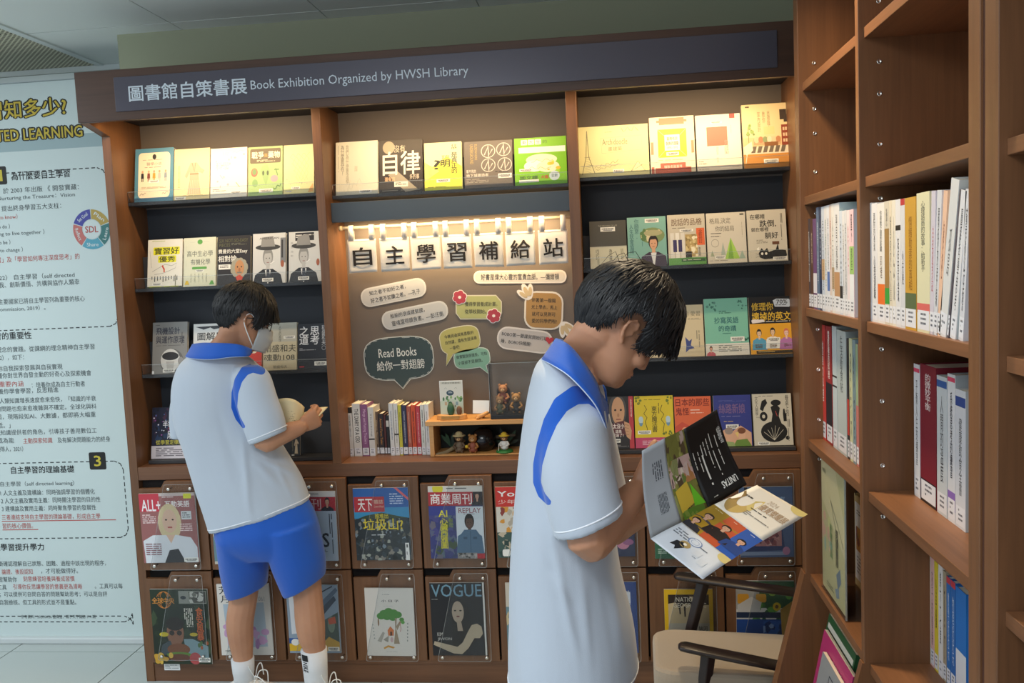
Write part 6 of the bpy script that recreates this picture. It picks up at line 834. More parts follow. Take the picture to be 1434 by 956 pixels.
def organic(name, mb, voxel, it, parent, m, warp=None, attr=None, sm=.5):
    me = mb.mesh('tmp'); o = bpy.data.objects.new('tmp', me); C.objects.link(o)
    q = o.modifiers.new('r', 'REMESH'); q.mode = 'VOXEL'; q.voxel_size = voxel; q = o.modifiers.new('s', 'SMOOTH'); q.factor = sm; q.iterations = it
    dg = bpy.context.evaluated_depsgraph_get(); me2 = bpy.data.meshes.new_from_object(o.evaluated_get(dg)); bpy.data.objects.remove(o); bpy.data.meshes.remove(me)
    me2.name = name; me2.materials.clear(); me2.materials.append(m)
    if warp:
        ns = [v.normal.copy() for v in me2.vertices]
        for v, nn in zip(me2.vertices, ns):
            d = warp(v.co, nn)
            if d: v.co += nn * d
    if attr:
        at_ = me2.attributes.new('insert', 'FLOAT', 'POINT'); at_.data.foreach_set('value', [attr(v.co, v.normal) for v in me2.vertices])
    me2.polygons.foreach_set('use_smooth', [True] * len(me2.polygons)); me2.update()
    ob = bpy.data.objects.new(name, me2); C.objects.link(ob); ob.parent = parent; ob.matrix_parent_inverse = Matrix.Translation(parent.location).inverted(); return ob
def pobj(mb, nm, m, parent, smooth=True, **k):
    o = mb.build(nm, m, None, smooth, **k); o.parent = parent; o.matrix_parent_inverse = Matrix.Translation(parent.location).inverted(); return o
def prj(p):
    d = V(p) - V((0, 0, H0)); z = d.dot(cw); return (717 + FPX * d.dot(cr) / z, 478 - FPX * d.dot(cu) / z)
def ringpx(l, r_, Y, b, dyr=0):      # an ellipse whose outline runs from pixel l to pixel r_; b = half depth
    A_, B_ = at(l[0], l[1], Y), at(r_[0], r_[1], Y + dyr); return ((A_ + B_) / 2, (B_ - A_) / 2, V((0, b, 0)))
def sub(rs, k=4):      # smooth interpolation between rings
    out = []
    for i in range(len(rs) - 1):
        p = [rs[max(i - 1, 0)], rs[i], rs[i + 1], rs[min(i + 2, len(rs) - 1)]]
        for j in range(k):
            t = j / k; out.append(tuple(.5 * ((2 * V(p[1][c])) + (V(p[2][c]) - V(p[0][c])) * t + (2 * V(p[0][c]) - 5 * V(p[1][c]) + 4 * V(p[2][c]) - V(p[3][c])) * t * t + (3 * V(p[1][c]) - V(p[0][c]) - 3 * V(p[2][c]) + V(p[3][c])) * t ** 3) for c in range(3)))
    out.append(tuple(V(x) for x in rs[-1])); return out
def limb(mb, pts, rad, k=4, flat=1, n=14, hint=None):
    R = sub([(V(p), V((r_, 0, 0)), V((0, 0, 0))) for p, r_ in zip(pts, rad)], k); return mb.capsule([x[0] for x in R], [x[1].x for x in R], None, n, None, hint, flat)
def head(mb, M):
    prof = [(.126, .004, -.045, .020), (.119, .040, -.072, .042), (.105, .064, -.088, .058), (.08, .082, -.098, .070), (.05, .091, -.102, .075), (.02, .092, -.100, .0755), (-.005, .088, -.094, .073), (-.03, .088, -.078, .069), (-.055, .087, -.05, .064), (-.078, .086, -.022, .056), (-.098, .084, .004, .044), (-.112, .078, .024, .030), (-.119, .066, .036, .016)]
    mb.rings([(((f + b_) / 2, 0, z), ((f - b_) / 2, 0, 0), (0, w_, 0)) for z, f, b_, w_ in reversed(prof)], None, 28, M)
    mb.rings([((.088, 0, .012), (.008, 0, 0), (0, .008, 0)), ((.094, 0, -.004), (.011, 0, 0), (0, .009, 0)), ((.098, 0, -.020), (.012, 0, 0), (0, .0105, 0)), ((.101, 0, -.032), (.0115, 0, 0), (0, .0140, 0)), ((.095, 0, -.039), (.008, 0, 0), (0, .012, 0))], None, 12, M)
    mb.ell((.086, 0, -.060), (.009, .022, .0075), None, M).ell((.085, 0, -.071), (.0095, .019, .008), None, M).ell((.079, 0, -.092), (.014, .02, .020), None, M)
    mb.ell((.084, .028, .020), (.012, .026, .006), None, M).ell((.084, -.028, .020), (.012, .026, .006), None, M)
    for s in (-1, 1):
        mb.ell((.064, s * .040, -.032), (.024, .022, .020), None, M)
        pts = [V((-.002 + .019 * math.cos(t) * (1 if math.sin(t) > -.2 else .8), s * (.083 + .008 * (1 - math.cos(t)) / 2), -.012 + .031 * math.sin(t))) for t in [1.2 - .0 + j * .42 for j in range(9)]]
        pts = [V((.010, s * .077, .004)), V((.004, s * .083, .018)), V((-.010, s * .089, .020)), V((-.021, s * .092, .008)), V((-.021, s * .090, -.010)), V((-.012, s * .084, -.026)), V((-.001, s * .079, -.036)), V((.005, s * .076, -.032))]
        mb.tube(pts, [.004, .0045, .005, .005, .005, .0048, .006, .004], None, 8, M)
        mb.ell((-.008, s * .079, -.006), (.015, .004, .022), None, M); mb.ell((.006, s * .079, -.008), (.004, .005, .006), None, M)
def nrm(v): return v.normalized()
def hand(mb, wrist, fwd, pn, s=1, curls=(25, 35, 25), side=1, thumb=(.55, .65, .35), tcurl=18, spread=.06, wr=.026):
    """wrist -> fingers along fwd; pn = the way the palm faces; side = which edge carries the thumb"""
    wrist, fwd, pn = V(wrist), nrm(V(fwd)), V(pn); pn = nrm(pn - fwd * pn.dot(fwd)); lt = nrm(fwd.cross(pn)) * side
    R = [(0, wr * .95, .019), (.02, .030, .018), (.045, .038, .016), (.07, .041, .014), (.084, .040, .011)]
    mb.rings([(wrist + fwd * (a * s), lt * b_ * s, pn * c * s) for a, b_, c in R], None, 16)
    for off, L, rd, st in ((.030, .070, .0092, .080), (.0105, .078, .0094, .086), (-.0095, .073, .009, .084), (-.028, .058, .0082, .076)):
        p = wrist + fwd * (st - .012) * s + lt * off * s; d = nrm(fwd + lt * off * spread * 20); pts = [p]; ang = 0; q = p
        for k, (f_, c_) in enumerate(zip((.48, .29, .23), curls)):
            ang += math.radians(c_); dd = nrm(d * math.cos(ang) + pn * math.sin(ang)); q = q + dd * L * f_ * s * (1.0 if k else 1.25); pts.append(q)
        mb.capsule(pts, [rd * s, rd * s, rd * .92 * s, rd * .82 * s], None, 10)
    p = wrist + fwd * .022 * s + lt * .022 * s; d = nrm(fwd * thumb[0] + lt * thumb[1] + pn * thumb[2]); q1 = p + d * .042 * s; d2 = nrm(d + fwd * math.sin(math.radians(tcurl))); q2 = q1 + d2 * .034 * s; q3 = q2 + nrm(d2 + fwd * .3) * .024 * s
    mb.capsule([p, q1, q2, q3], [.0145 * s, .0120 * s, .0108 * s, .0088 * s], None, 10)
def hair_cap(parent, M, line, rad=(.116, .093, .108), cen=(-.006, 0, .036), seed=1, lean=(0, 0), bang=None):
    """a shell of hair over the skull down to the hairline (azimuth -> lowest elevation), then locks that follow it"""
    rnd = random.Random(seed); cen = V(cen)
    def low(az):
        a = abs((az + 180) % 360 - 180)
        for (a0, e0), (a1, e1) in zip(line, line[1:]):
            if a0 <= a <= a1: return e0 + (e1 - e0) * (a - a0) / (a1 - a0)
        return line[-1][1]
    def pt(az, el_, k=1, j=0):
        a, e = math.radians(az), math.radians(el_); d = V((math.cos(a) * math.cos(e), math.sin(a) * math.cos(e), math.sin(e)))
        bump_ = 1 + .03 * noise.noise(d * 3.1 + V((seed, 0, 0))) + .022 * noise.noise(d * 9 + V((0, seed, 0)))
        if e < 0: kk = 1 - .07 * (math.sin(-e)) ** 1.5 * (1 if a_back(az) else .2)
        else: kk = 1
        return cen + V((d.x * rad[0], d.y * rad[1], d.z * rad[2])) * k * bump_ * kk
    def a_back(az): return abs((az + 180) % 360 - 180) > 95
    N, K_ = 72, 22; vs = []
    for k in (1, .86):
        for i in range(K_ + 1):
            for j in range(N):
                az = 360 * j / N; lo = low(az) + 2 * math.sin(j * 2.3); t = i / K_; vs.append(pt(az, 90 - (90 - lo) * t, k if not (k == 1 and i == K_) else .95))
    S = (K_ + 1) * N; fs = [(i * N + j, i * N + (j + 1) % N, (i + 1) * N + (j + 1) % N, (i + 1) * N + j) for i in range(K_) for j in range(N)]
    fs += [tuple(S + x for x in reversed(f)) for f in fs] + [(K_ * N + j, K_ * N + (j + 1) % N, S + K_ * N + (j + 1) % N, S + K_ * N + j) for j in range(N)]
    mb = MB().add(vs, fs, HAIR, M)
    crown = V((-.045, .012, 0))
    for q in range(2600):
        az = rnd.uniform(0, 360); lo = low(az); e0 = rnd.uniform(lo + 2, 84) if q % 3 else rnd.uniform(lo, lo + 26); ln = rnd.uniform(16, 34) * (.7 if e0 > 60 else 1); e1 = max(e0 - ln, lo - rnd.uniform(0, 9 if abs((az + 180) % 360 - 180) < 60 else 5)); da = rnd.uniform(-9, 9); wd = rnd.uniform(.0022, .0048)
        lift = rnd.uniform(1.0, 1.035); L, Rr_ = [], []
        for k in range(5):
            t = k / 4; e = e0 + (e1 - e0) * t; a = az + da * t * t; p = pt(a, e, lift + .012 * math.sin(3.14 * t) + (.02 * t * t if q % 7 == 0 else 0)); p2 = pt(a + 3, e, lift); sdir = nrm(p2 - p) * wd * (1 - t ** 2 * .93) * .9; L.append(p + sdir); Rr_.append(p - sdir)
        mid = [(a_ + b_) / 2 + nrm((a_ + b_) / 2 - cen) * wd * .55 for a_, b_ in zip(L, Rr_)]
        mb.add(L + mid + Rr_, [(k, k + 5, k + 6, k + 1) for k in range(4)] + [(k + 5, k + 10, k + 11, k + 6) for k in range(4)], HAIR, M)
    if bang: bang(mb, M, rnd, pt, low)
    o = pobj(mb, 'hair', HAIR, parent); return o
def face_parts(parent, M, lid=True):
    for s in (-1, 1):
        pobj(MB().ell((.080, s * .031, -.003), (.0100, .0120, .0080), mat('#c9bdb2', .3), M).ell((.0868, s * .031, -.005), (.0040, .0055, .0050), mat('#1c1310', .2), M), 'eye', None, parent)
        pobj(MB().capsule([(.0905, s * .014, .014), (.092, s * .03, .019), (.083, s * .048, .016)], [.0022, .003, .0018], mat('#1a1614', .7), 6, M), 'eyebrow', None, parent)
        pobj(MB().capsule([(.0895, s * .019, -.0005), (.0915, s * .031, .0035), (.084, s * .0435, .0005)], [.0022, .0028, .0022], SKIN, 6, M), 'eyelid', None, parent)
    pobj(MB().ell((.0915, 0, -.0625), (.0050, .017, .0035), mat('#a56e5a', .5), M).ell((.0905, 0, -.0690), (.0050, .015, .0038), mat('#a56e5a', .5), M), 'lips', None, parent)
def HM(px, py, Y, yaw, pitch, roll=0, k=.9):
    return Matrix.Translation(at(px, py, Y)) @ Matrix.Scale(k, 4) @ Matrix.Rotation(math.radians(yaw), 4, 'Z') @ Matrix.Rotation(math.radians(pitch), 4, 'Y') @ Matrix.Rotation(math.radians(roll), 4, 'X')
def folds(sd, amp, sc_=7, dirv=(1, 1, .35)):
    D_ = V(dirv)
    def f(p, nn):
        q = V((p.x * D_.x, p.y * D_.y, p.z * D_.z)) * sc_ + V((sd, sd * .7, 0)); a = noise.noise(q); b_ = noise.noise(q * 2.3 + V((3, 1, 5)))
        return amp * ((1 - abs(a) * 2.6) * .6 + b_ * .4)
    return f
def insert_fn(poly, half, near):      # 1 inside the blue seam insert that follows poly (photo pixels), 0 outside
    def f(p, nn):
        if not near(p): return 0.0
        x, y = prj(p); best = 1e9
        for (x0, y0, h0), (x1, y1, h1) in zip(poly, poly[1:]):
            dx, dy = x1 - x0, y1 - y0; t = max(0, min(1, ((x - x0) * dx + (y - y0) * dy) / (dx * dx + dy * dy))); d = math.hypot(x - x0 - dx * t, y - y0 - dy * t) - (h0 + (h1 - h0) * t); best = min(best, d)
        return max(0, min(1, .5 - best / 6))
    return f
# ------------------------------------------------------------------ right student (nearer, in profile)
R2 = thing('person', (.0, 1.85, 0), 'person with black hair looking down at a wide brochure, white and blue polo shirt', 'person')
M2 = HM(867, 459, 1.79, 20, 44, 0, .9)
Yc = 1.86
sh = MB(); tor = [ringpx(*a) for a in [((770, 492), (824, 508), 1.84, .10), ((752, 508), (838, 530), 1.85, .165), ((743, 536), (846, 548), Yc, .195), ((736, 575), (849, 580), Yc, .20), ((730, 620), (851, 620), Yc, .19), ((724, 680), (855, 680), Yc, .18), ((719, 740), (861, 740), Yc, .175), ((716, 800), (871, 800), Yc, .172), ((714.5, 860), (884, 856), Yc, .175), ((713, 905), (890, 897), Yc, .18), ((713, 947), (893, 934), Yc, .183)]]
sh.rings(sub(tor, 5), None, 40)
slv = [ringpx(*a) for a in [((772, 560), (838, 552), 1.745, .045), ((761, 590), (848, 575), 1.715, .062), ((757, 625), (853, 612), 1.70, .066), ((757, 662), (857, 645), 1.69, .068), ((764, 700), (863, 676), 1.685, .068), ((780, 752), (871, 716), 1.68, .066)]]
sh.rings(sub(slv, 5), None, 28)
fsl = [(at(818, 575, 1.98), V((.055, 0, 0)), V((0, .05, 0))), (at(826, 620, 2.03), V((.062, 0, 0)), V((0, .055, 0))), (at(842, 690, 2.045), V((.062, 0, 0)), V((0, .058, 0))), (at(862, 730, 2.04), V((.058, 0, .02)), V((0, .056, 0)))]
sh.rings(sub(fsl, 4), None, 24)
poly2 = [(843, 566, 10), (828, 553, 12), (806, 553, 13), (786, 566, 12), (771, 590, 10), (760, 620, 8), (753, 650, 6.5), (752, 675, 5.5), (758, 692, 5), (768, 703, 4)]
fo = folds(2.2, .006, 5.5, (1, .6, .5))
def warp2(p, nn):
    x, y = prj(p); t = max(0, min(1, (y - 560) / 200)); d = fo(p, nn) * (.25 + .75 * t)
    # long drag lines falling from the underarm to the hem
    for (x0, y0, x1, y1, w_, a) in ((765, 705, 812, 945, 6, .006), (812, 785, 826, 940, 7, .004), (770, 800, 800, 850, 5, .005), (752, 740, 800, 860, 9, -.004), (850, 790, 872, 930, 7, .004)):
        dx, dy = x1 - x0, y1 - y0; s = ((x - x0) * dx + (y - y0) * dy) / (dx * dx + dy * dy)
        if 0 < s < 1 and p.y < Yc: e = abs((x - x0) * dy - (y - y0) * dx) / math.hypot(dx, dy); d += a * math.exp(-(e / w_) ** 2) * math.sin(3.14 * s)
    return d
organic('shirt', sh, .0055, 6, R2, SHIRT, warp2, insert_fn(poly2, 6, lambda p: p.y < 1.83))
def ringline(rs, kk, r_=.0016):      # a stitched hem seen as a raised line round a ring
    c, a, b_ = rs; return [c + a * kk * math.cos(t) + b_ * kk * math.sin(t) for t in [j * 2 * math.pi / 48 for j in range(49)]]
WL = mat('#e6eaf0', .8)
pobj(MB().tube(ringline(ringpx((713, 941), (893, 928), Yc, .183), 1.006), .0022, WL, 6), 'hem_seam', None, R2)
pobj(MB().tube(ringline(ringpx((776, 740), (870, 703), 1.68, .066), 1.012), .002, WL, 6), 'sleeve_seam', None, R2)
# body: one continuous skin
bd = MB(); head(bd, M2)
neck = sub([(M2 @ V((-.035, 0, .0)), M2.to_3x3() @ V((.052, 0, .02)), M2.to_3x3() @ V((0, .056, 0))), (M2 @ V((-.028, 0, -.06)), M2.to_3x3() @ V((.055, 0, .01)), M2.to_3x3() @ V((0, .056, 0))), (at(815, 505, 1.84), V((.056, 0, -.02)), V((0, .062, 0))), (at(800, 535, 1.85), V((.075, 0, 0)), V((0, .12, 0)))], 4)
bd.rings(neck, None, 24)
bd.rings(sub([(c, a * .86, b_ * .86) for c, a, b_ in tor[1:]] + [(at(803, 1020, Yc), V((.10, 0, 0)), V((0, .15, 0)))], 3), None, 28)
el2 = at(826, 757, 1.672); wr2 = at(892, 688, 1.795); sh2 = at(802, 590, 1.72)
limb(bd, [sh2, sh2.lerp(el2, .5), el2.lerp(sh2, .12), el2, el2.lerp(wr2, .25), el2.lerp(wr2, .6), wr2], [.056, .049, .046, .043, .043, .036, .027])
hand(bd, wr2, V((.62, .12, .45)), V((.1, .95, -.1)), .86, (10, 22, 18), 1, (.7, .4, .2), 10)
el2b = at(843, 742, 2.04); wr2b = at(925, 705, 1.95); sh2b = at(818, 590, 1.99)
limb(bd, [sh2b, sh2b.lerp(el2b, .5), el2b, el2b.lerp(wr2b, .5), wr2b], [.052, .046, .041, .036, .026])
hand(bd, wr2b, V((.85, -.15, .1)), V((-.1, -.5, .75)), .92, (12, 20, 15), -1, (.6, .4, .6), 10)
hip = at(803, 1010, Yc)
for sy in (-1, 1):
    p = V((hip.x + .0, Yc + sy * .09, .80)); limb(bd, [p, V((p.x + .03, p.y, .62)), V((p.x + .035, p.y, .47)), V((p.x + .0, p.y, .32)), V((p.x - .02, p.y, .09))], [.09, .075, .056, .054, .036])
organic('body', bd, .0035, 5, R2, SKIN)
face_parts(R2, M2)
# hairline and fringe
line2 = [(0, 14), (25, 11), (45, -4), (62, -26), (74, -30), (84, 0), (104, 0), (116, -26), (140, -48), (180, -55)]
def bang2(mb, M, rnd, pt, low):
    for q in range(230):
        az = rnd.uniform(-48, 48); e0 = rnd.uniform(12, 48); L, R_ = [], []; wd = rnd.uniform(.002, .0042); ln = rnd.uniform(.5, 1); fw = rnd.uniform(.0, .022)
        p0 = pt(az, e0, 1.0); out = nrm(V((1, .25 * math.sin(math.radians(az)), 0)))
        for k in range(6):
            t = k / 5; e = e0 + ((2 - 9 * abs(math.sin(q * 1.7)) ** 3) * ln - e0) * t; p = pt(az + 6 * t * math.sin(q), e, 1.01) + out * fw * t * t + V((0, 0, -.004 * t * t * ln)); s_ = V((0, 1, 0)) * wd * (1 - t ** 2 * .9); L.append(p + s_); R_.append(p - s_)
        mid = [(a_ + b_) / 2 + V((wd * .6, 0, 0)) for a_, b_ in zip(L, R_)]
        mb.add(L + mid + R_, [(k, k + 6, k + 7, k + 1) for k in range(5)] + [(k + 6, k + 12, k + 13, k + 7) for k in range(5)], HAIR, M)
hair_cap(R2, M2, line2, (.126, .104, .122), (.000, 0, .036), 3, bang=bang2)
fly = MB()
for a in ((868, 364, 862, 352, 842, 370), (880, 362, 874, 354, 858, 366), (900, 364, 890, 352, 870, 362)): fly.tube([at(a[0], a[1] + 4, 1.77), at(a[2], a[3], 1.77), at((a[2] + a[4]) / 2, (a[3] + a[5]) / 2 - 3, 1.77), at(a[4], a[5], 1.77)], [.0007, .0006, .0006, .0003], HAIR, 5)
pobj(fly, 'stray_hair', None, R2)
# collar
def collar(parent, top, bot, th=.0035, k=6):
    t_ = sub([(V(at(*a)), V((0, 0, 0)), V((0, 0, 0))) for a in top], k); b_ = sub([(V(at(*a)), V((0, 0, 0)), V((0, 0, 0))) for a in bot], k); n = min(len(t_), len(b_)); vs = []
    for j in range(5): vs += [t_[i][0].lerp(b_[i][0], j / 4) + (V((t_[i][0].x - 0, 0, 0)) * 0) for i in range(n)]
    pobj(MB().add(vs, [(j * n + i, j * n + i + 1, (j + 1) * n + i + 1, (j + 1) * n + i) for j in range(4) for i in range(n - 1)], BLUE), 'collar', None, parent, solid=th)
    ed = [x[0] for x in b_]; pobj(MB().tube(ed, .0013, mat('#c9d6ea', .8), 6), 'collar_edge', None, parent)
collar(R2, [(846, 585, 1.70), (838, 542, 1.70), (818, 508, 1.70), (797, 483, 1.74), (779, 474, 1.83), (796, 480, 1.93), (822, 500, 1.955), (848, 545, 1.92)],
    [(849, 600, 1.685), (833, 566, 1.66), (800, 529, 1.655), (774, 511, 1.70), (759, 503, 1.83), (776, 506, 1.97), (812, 520, 2.01), (852, 580, 1.94)])
pobj(MB().sheet(lambda u, v: at(838 + 14 * u - 2 * v, 545 + 22 * u + 40 * v - 14 * u * v, 1.70 + .12 * u), 6, 6, BLUE), 'placket', None, R2, solid=.003)
# shorts, socks and shoes of the right student (below the frame)
st = MB(); st.rings([(V((hip.x, Yc, .86)), V((.13, 0, 0)), V((0, .165, 0))), (V((hip.x + .005, Yc, .72)), V((.135, 0, 0)), V((0, .175, 0)))], None, 24)
for sy in (-1, 1): st.rings([(V((hip.x + .01, Yc + sy * .085, .74)), V((.125, 0, 0)), V((0, .09, 0))), (V((hip.x + .035, Yc + sy * .095, .48)), V((.105, 0, 0)), V((0, .088, 0)))], None, 20)
organic('shorts', st, .008, 4, R2, BLUE)
def shoe(parent, ax_, ay_, yaw, z=0.0, sock=.22, sr=.044, laces=False, logo=None, tilt=0, topz=None, sockshift=(0, 0)):
    M = Matrix.Translation((ax_, ay_, z)) @ Matrix.Rotation(math.radians(yaw), 4, 'Z')
    s = MB(); s.rings([((-.075, 0, .045), (0, .030, 0), (0, 0, .035)), ((-.05, 0, .05), (0, .038, 0), (0, 0, .045)), ((0, 0, .052), (0, .041, 0), (0, 0, .048)), ((.05, 0, .045), (0, .044, 0), (0, 0, .04)), ((.10, 0, .036), (0, .048, 0), (0, 0, .030)), ((.145, 0, .030), (0, .044, 0), (0, 0, .022)), ((.172, 0, .026), (0, .028, 0), (0, 0, .014))], None, 20, M)
    s.lathe([(.040, .06), (.043, .095)], (-.005, 0, 0), None, 20, M)
    organic('shoe', s, .005, 4, parent, SHOE)
    so = [(x, y) for x, y in rr(-.09, -.046, .182, .046, .045, 8)]; q = MB(); n = len(so); q.add([(x, y, .0) for x, y in so] + [(x, y, .026) for x, y in so], [tuple(range(n)), tuple(range(2 * n - 1, n - 1, -1))] + [(i, (i + 1) % n, (i + 1) % n + n, i + n) for i in range(n)], mat('#e4e2dc', .6), M); pobj(q, 'sole', None, parent, False)
    p = MB(); dx, dy = sockshift; p.rings([(M @ V((-.008, 0, .055)), V((.040, 0, 0)), V((0, .038, 0))), (M @ V((-.012, 0, .11)) + V((dx * .3, dy * .3, 0)), V((sr * .86, 0, 0)), V((0, sr * .86, 0))), (M @ V((-.012, 0, sock * .7)) + V((dx * .65, dy * .65, 0)), V((sr * .93, 0, 0)), V((0, sr * .93, 0))), (M @ V((-.012, 0, sock)) + V((dx, dy, 0)), V((sr, 0, 0)), V((0, sr, 0)))], SOCK, 32)
    pobj(p, 'sock', None, parent)
    if laces:
        l = MB()
        for a in ([(.03, .01, .092), (.035, .03, .13), (.05, .035, .14), (.06, .02, .10)], [(.03, -.01, .092), (.04, -.03, .12), (.07, -.035, .10), (.085, -.03, .07)], [(.035, 0, .09), (.05, .0, .125), (.075, .012, .118), (.08, 0, .08)], [(.035, 0, .09), (.02, -.03, .15), (.018, -.036, .165)], [(.04, .0, .088), (.075, -.02, .085), (.12, -.03, .062)]):
            rs = sub([(M @ V(c_), V((0, 0, 0)), V((0, 0, 0))) for c_ in a], 5); l.tube([x[0] for x in rs], .0022, WHITE, 6)
        for k in range(4): l.tube([M @ V((.03 + .022 * k, -.026, .088 - .009 * k)), M @ V((.036 + .022 * k, 0, .097 - .010 * k)), M @ V((.03 + .022 * k, .026, .088 - .009 * k))], .0028, WHITE, 6)
        pobj(l, 'laces', None, parent)
    return M
for sy in (-1, 1): shoe(R2, hip.x - .01, Yc + sy * .09, 5)
# ------------------------------------------------------------------ left student (seen from behind, reading)
L1 = thing('person', (-1.0, 3.0, 0), 'person in glasses and pale mask reading a book, white and blue polo and blue shorts', 'person')
M1 = HM(342, 447, 2.985, 38, 21, 0, .88)
Y1 = 3.0
sh = MB(); tor1 = [ringpx(*a) for a in [((278, 490), (335, 492), 2.99, .07), ((256, 507), (356, 508), Y1, .10), ((246, 530), (368, 524), Y1, .12), ((243, 560), (374, 552), Y1, .125), ((247, 595), (380, 585), Y1, .122), ((258, 625), (390, 615), Y1, .12), ((268, 655), (404, 640), Y1, .12), ((280, 690), (418, 664), Y1, .122), ((290, 722), (427, 684), Y1, .124), ((296, 743), (432, 700), Y1, .126)]]
sh.rings(sub(tor1, 4), None, 36)
sl1 = [ringpx(*a) for a in [((330, 512), (364, 512), 2.93, .035), ((328, 530), (377, 524), 2.91, .050), ((330, 560), (387, 555), 2.895, .055), ((339, 590), (396, 580), 2.885, .056), ((351, 622), (400.5, 602), 2.88, .054)]]
sh.rings(sub(sl1, 5), None, 24)
sl1b = [(at(262, 540, 3.04), V((.045, 0, 0)), V((0, .05, 0))), (at(257, 575, 3.08), V((.05, 0, 0)), V((0, .05, 0))), (at(257, 612, 3.10), V((.045, 0, 0)), V((0, .05, 0)))]
sh.rings(sub(sl1b, 4), None, 20)
poly1 = [(366, 519, 5.5), (354, 515, 6.5), (343, 519, 6.5), (334, 532, 5.5), (329, 550, 4.8), (328, 570, 4.2), (333, 585, 3.6), (341, 597, 2.4)]
fo1 = folds(5.1, .0062, 5, (1, .6, .5))
def warp1(p, nn):
    x, y = prj(p); t = max(0, min(1, (y - 540) / 150)); d = fo1(p, nn) * (.2 + .8 * t)
    for (x0, y0, x1, y1, w_, a) in ((338, 600, 352, 735, 5, .006), (350, 640, 400, 690, 6, .005), (300, 560, 345, 700, 8, -.004), (360, 640, 420, 668, 4, .005), (385, 650, 410, 700, 4, .004)):
        dx, dy = x1 - x0, y1 - y0; s = ((x - x0) * dx + (y - y0) * dy) / (dx * dx + dy * dy)
        if 0 < s < 1 and p.y < Y1: e = abs((x - x0) * dy - (y - y0) * dx) / math.hypot(dx, dy); d += a * math.exp(-(e / w_) ** 2) * math.sin(3.14 * s)
    return d
organic('shirt', sh, .006, 5, L1, SHIRT, warp1, insert_fn(poly1, 6, lambda p: p.y < 2.975))
pobj(MB().tube(ringline(ringpx((295, 738), (431, 695.5), Y1, .126), 1.01), .0022, WL, 6), 'hem_seam', None, L1)
pobj(MB().tube(ringline(ringpx((349, 616), (400, 596), 2.88, .054), 1.02), .002, WL, 6), 'sleeve_seam', None, L1)
bd = MB(); head(bd, M1)
bd.rings(sub([(M1 @ V((-.035, 0, .01)), M1.to_3x3() @ V((.050, 0, .01)), M1.to_3x3() @ V((0, .054, 0))), (M1 @ V((-.030, 0, -.06)), M1.to_3x3() @ V((.052, 0, .01)), M1.to_3x3() @ V((0, .054, 0))), (at(318, 482, 2.99), V((.058, 0, -.01)), V((0, .058, 0))), (at(308, 500, 2.99), V((.085, 0, 0)), V((0, .075, 0)))], 4), None, 24)
bd.rings(sub([(c, a * .80, b_ * .78) for c, a, b_ in tor1[2:-2]] + [(at(372, 762, Y1), V((.115, 0, 0)), V((0, .075, 0)))], 3), None, 28)
sA, eA, wA = at(354, 540, 2.915), at(370, 617, 2.885), at(421, 598, 2.955)
limb(bd, [sA, sA.lerp(eA, .55), eA, eA.lerp(wA, .3), eA.lerp(wA, .65), wA], [.038, .040, .0385, .039, .034, .0265])
hand(bd, wA, V((.55, .55, .30)), V((-.35, .75, .15)), .9, (34, 50, 34), 1, (.9, .05, .55), 14)
sB, eB, wB = at(262, 540, 3.05), at(275, 618, 3.14), at(392, 600, 3.17)
limb(bd, [sB, sB.lerp(eB, .5), eB, eB.lerp(wB, .5), wB], [.048, .043, .038, .034, .025])
hand(bd, wB, V((.9, -.15, .2)), V((.1, -.5, .8)), .9, (20, 35, 25), -1)
lA, lB = at(338, 880, 3.06), at(435, 880, 2.96)
def leg(kx, Y, top, knee, rest):
    pts = [top, at(*knee[:2], Y)] + [at(a, b_, Y) for a, b_, _ in rest]; limb(bd, pts, [.062, knee[2]] + [c for _, _, c in rest], 4)
leg(0, 3.13, at(345, 765, 3.06), (342, 805, .062), [(341, 835, .0535), (336, 870, .0525), (338, 900, .046), (340, 918, .0385), (343, 950, .030), (345, 966, .028)])
leg(0, 3.06, at(408, 765, 3.02), (426, 805, .058), [(431, 835, .054), (434, 870, .0555), (437, 893, .050), (440, 906, .0425), (444, 950, .032), (447, 975, .028)])
organic('body', bd, .0035, 4, L1, SKIN)
face_parts(L1, M1)
line1 = [(0, 6), (30, 4), (50, -10), (64, -28), (74, -30), (84, 0), (104, 0), (116, -26), (140, -46), (180, -50)]
hair_cap(L1, M1, line1, (.122, .103, .118), (-.006, 0, .034), 9, bang=bang2)
collar(L1, [(353, 489, 2.93), (341, 484, 2.895), (326, 481, 2.885), (303, 480, 2.885), (279, 480.5, 2.93), (270, 482, 3.0), (288, 480, 3.075), (330, 482, 3.09), (354, 487, 3.02)],
    [(350.5, 497, 2.925), (343, 499, 2.885), (322, 500, 2.87), (296, 503, 2.87), (271, 502, 2.905), (260, 499, 3.0), (276, 498, 3.11), (330, 498, 3.12), (353, 494, 3.03)])
# shorts
st = MB(); st.rings(sub([ringpx((301, 736), (427, 694), 3.0, .118), ringpx((304, 757), (441, 722), 3.0, .122), ringpx((316, 772), (442, 750), 3.0, .100), ringpx((345, 784), (420, 774), 3.0, .06)], 4), None, 28)
st.rings(sub([ringpx((306, 752), (372, 744), 3.01, .112), ringpx((311, 795), (374, 792), 3.07, .105), ringpx((321, 834), (371, 820), 3.115, .09)], 3), None, 24)
st.rings(sub([ringpx((370, 742), (442, 728), 2.99, .112), ringpx((382, 790), (454, 780), 3.02, .10), ringpx((400, 834), (454.5, 806), 3.05, .09)], 3), None, 24)
def insk(p, nn):
    return 0
organic('shorts', st, .0055, 14, L1, BLUE, folds(8.3, .0035, 6, (1, .6, .5)))
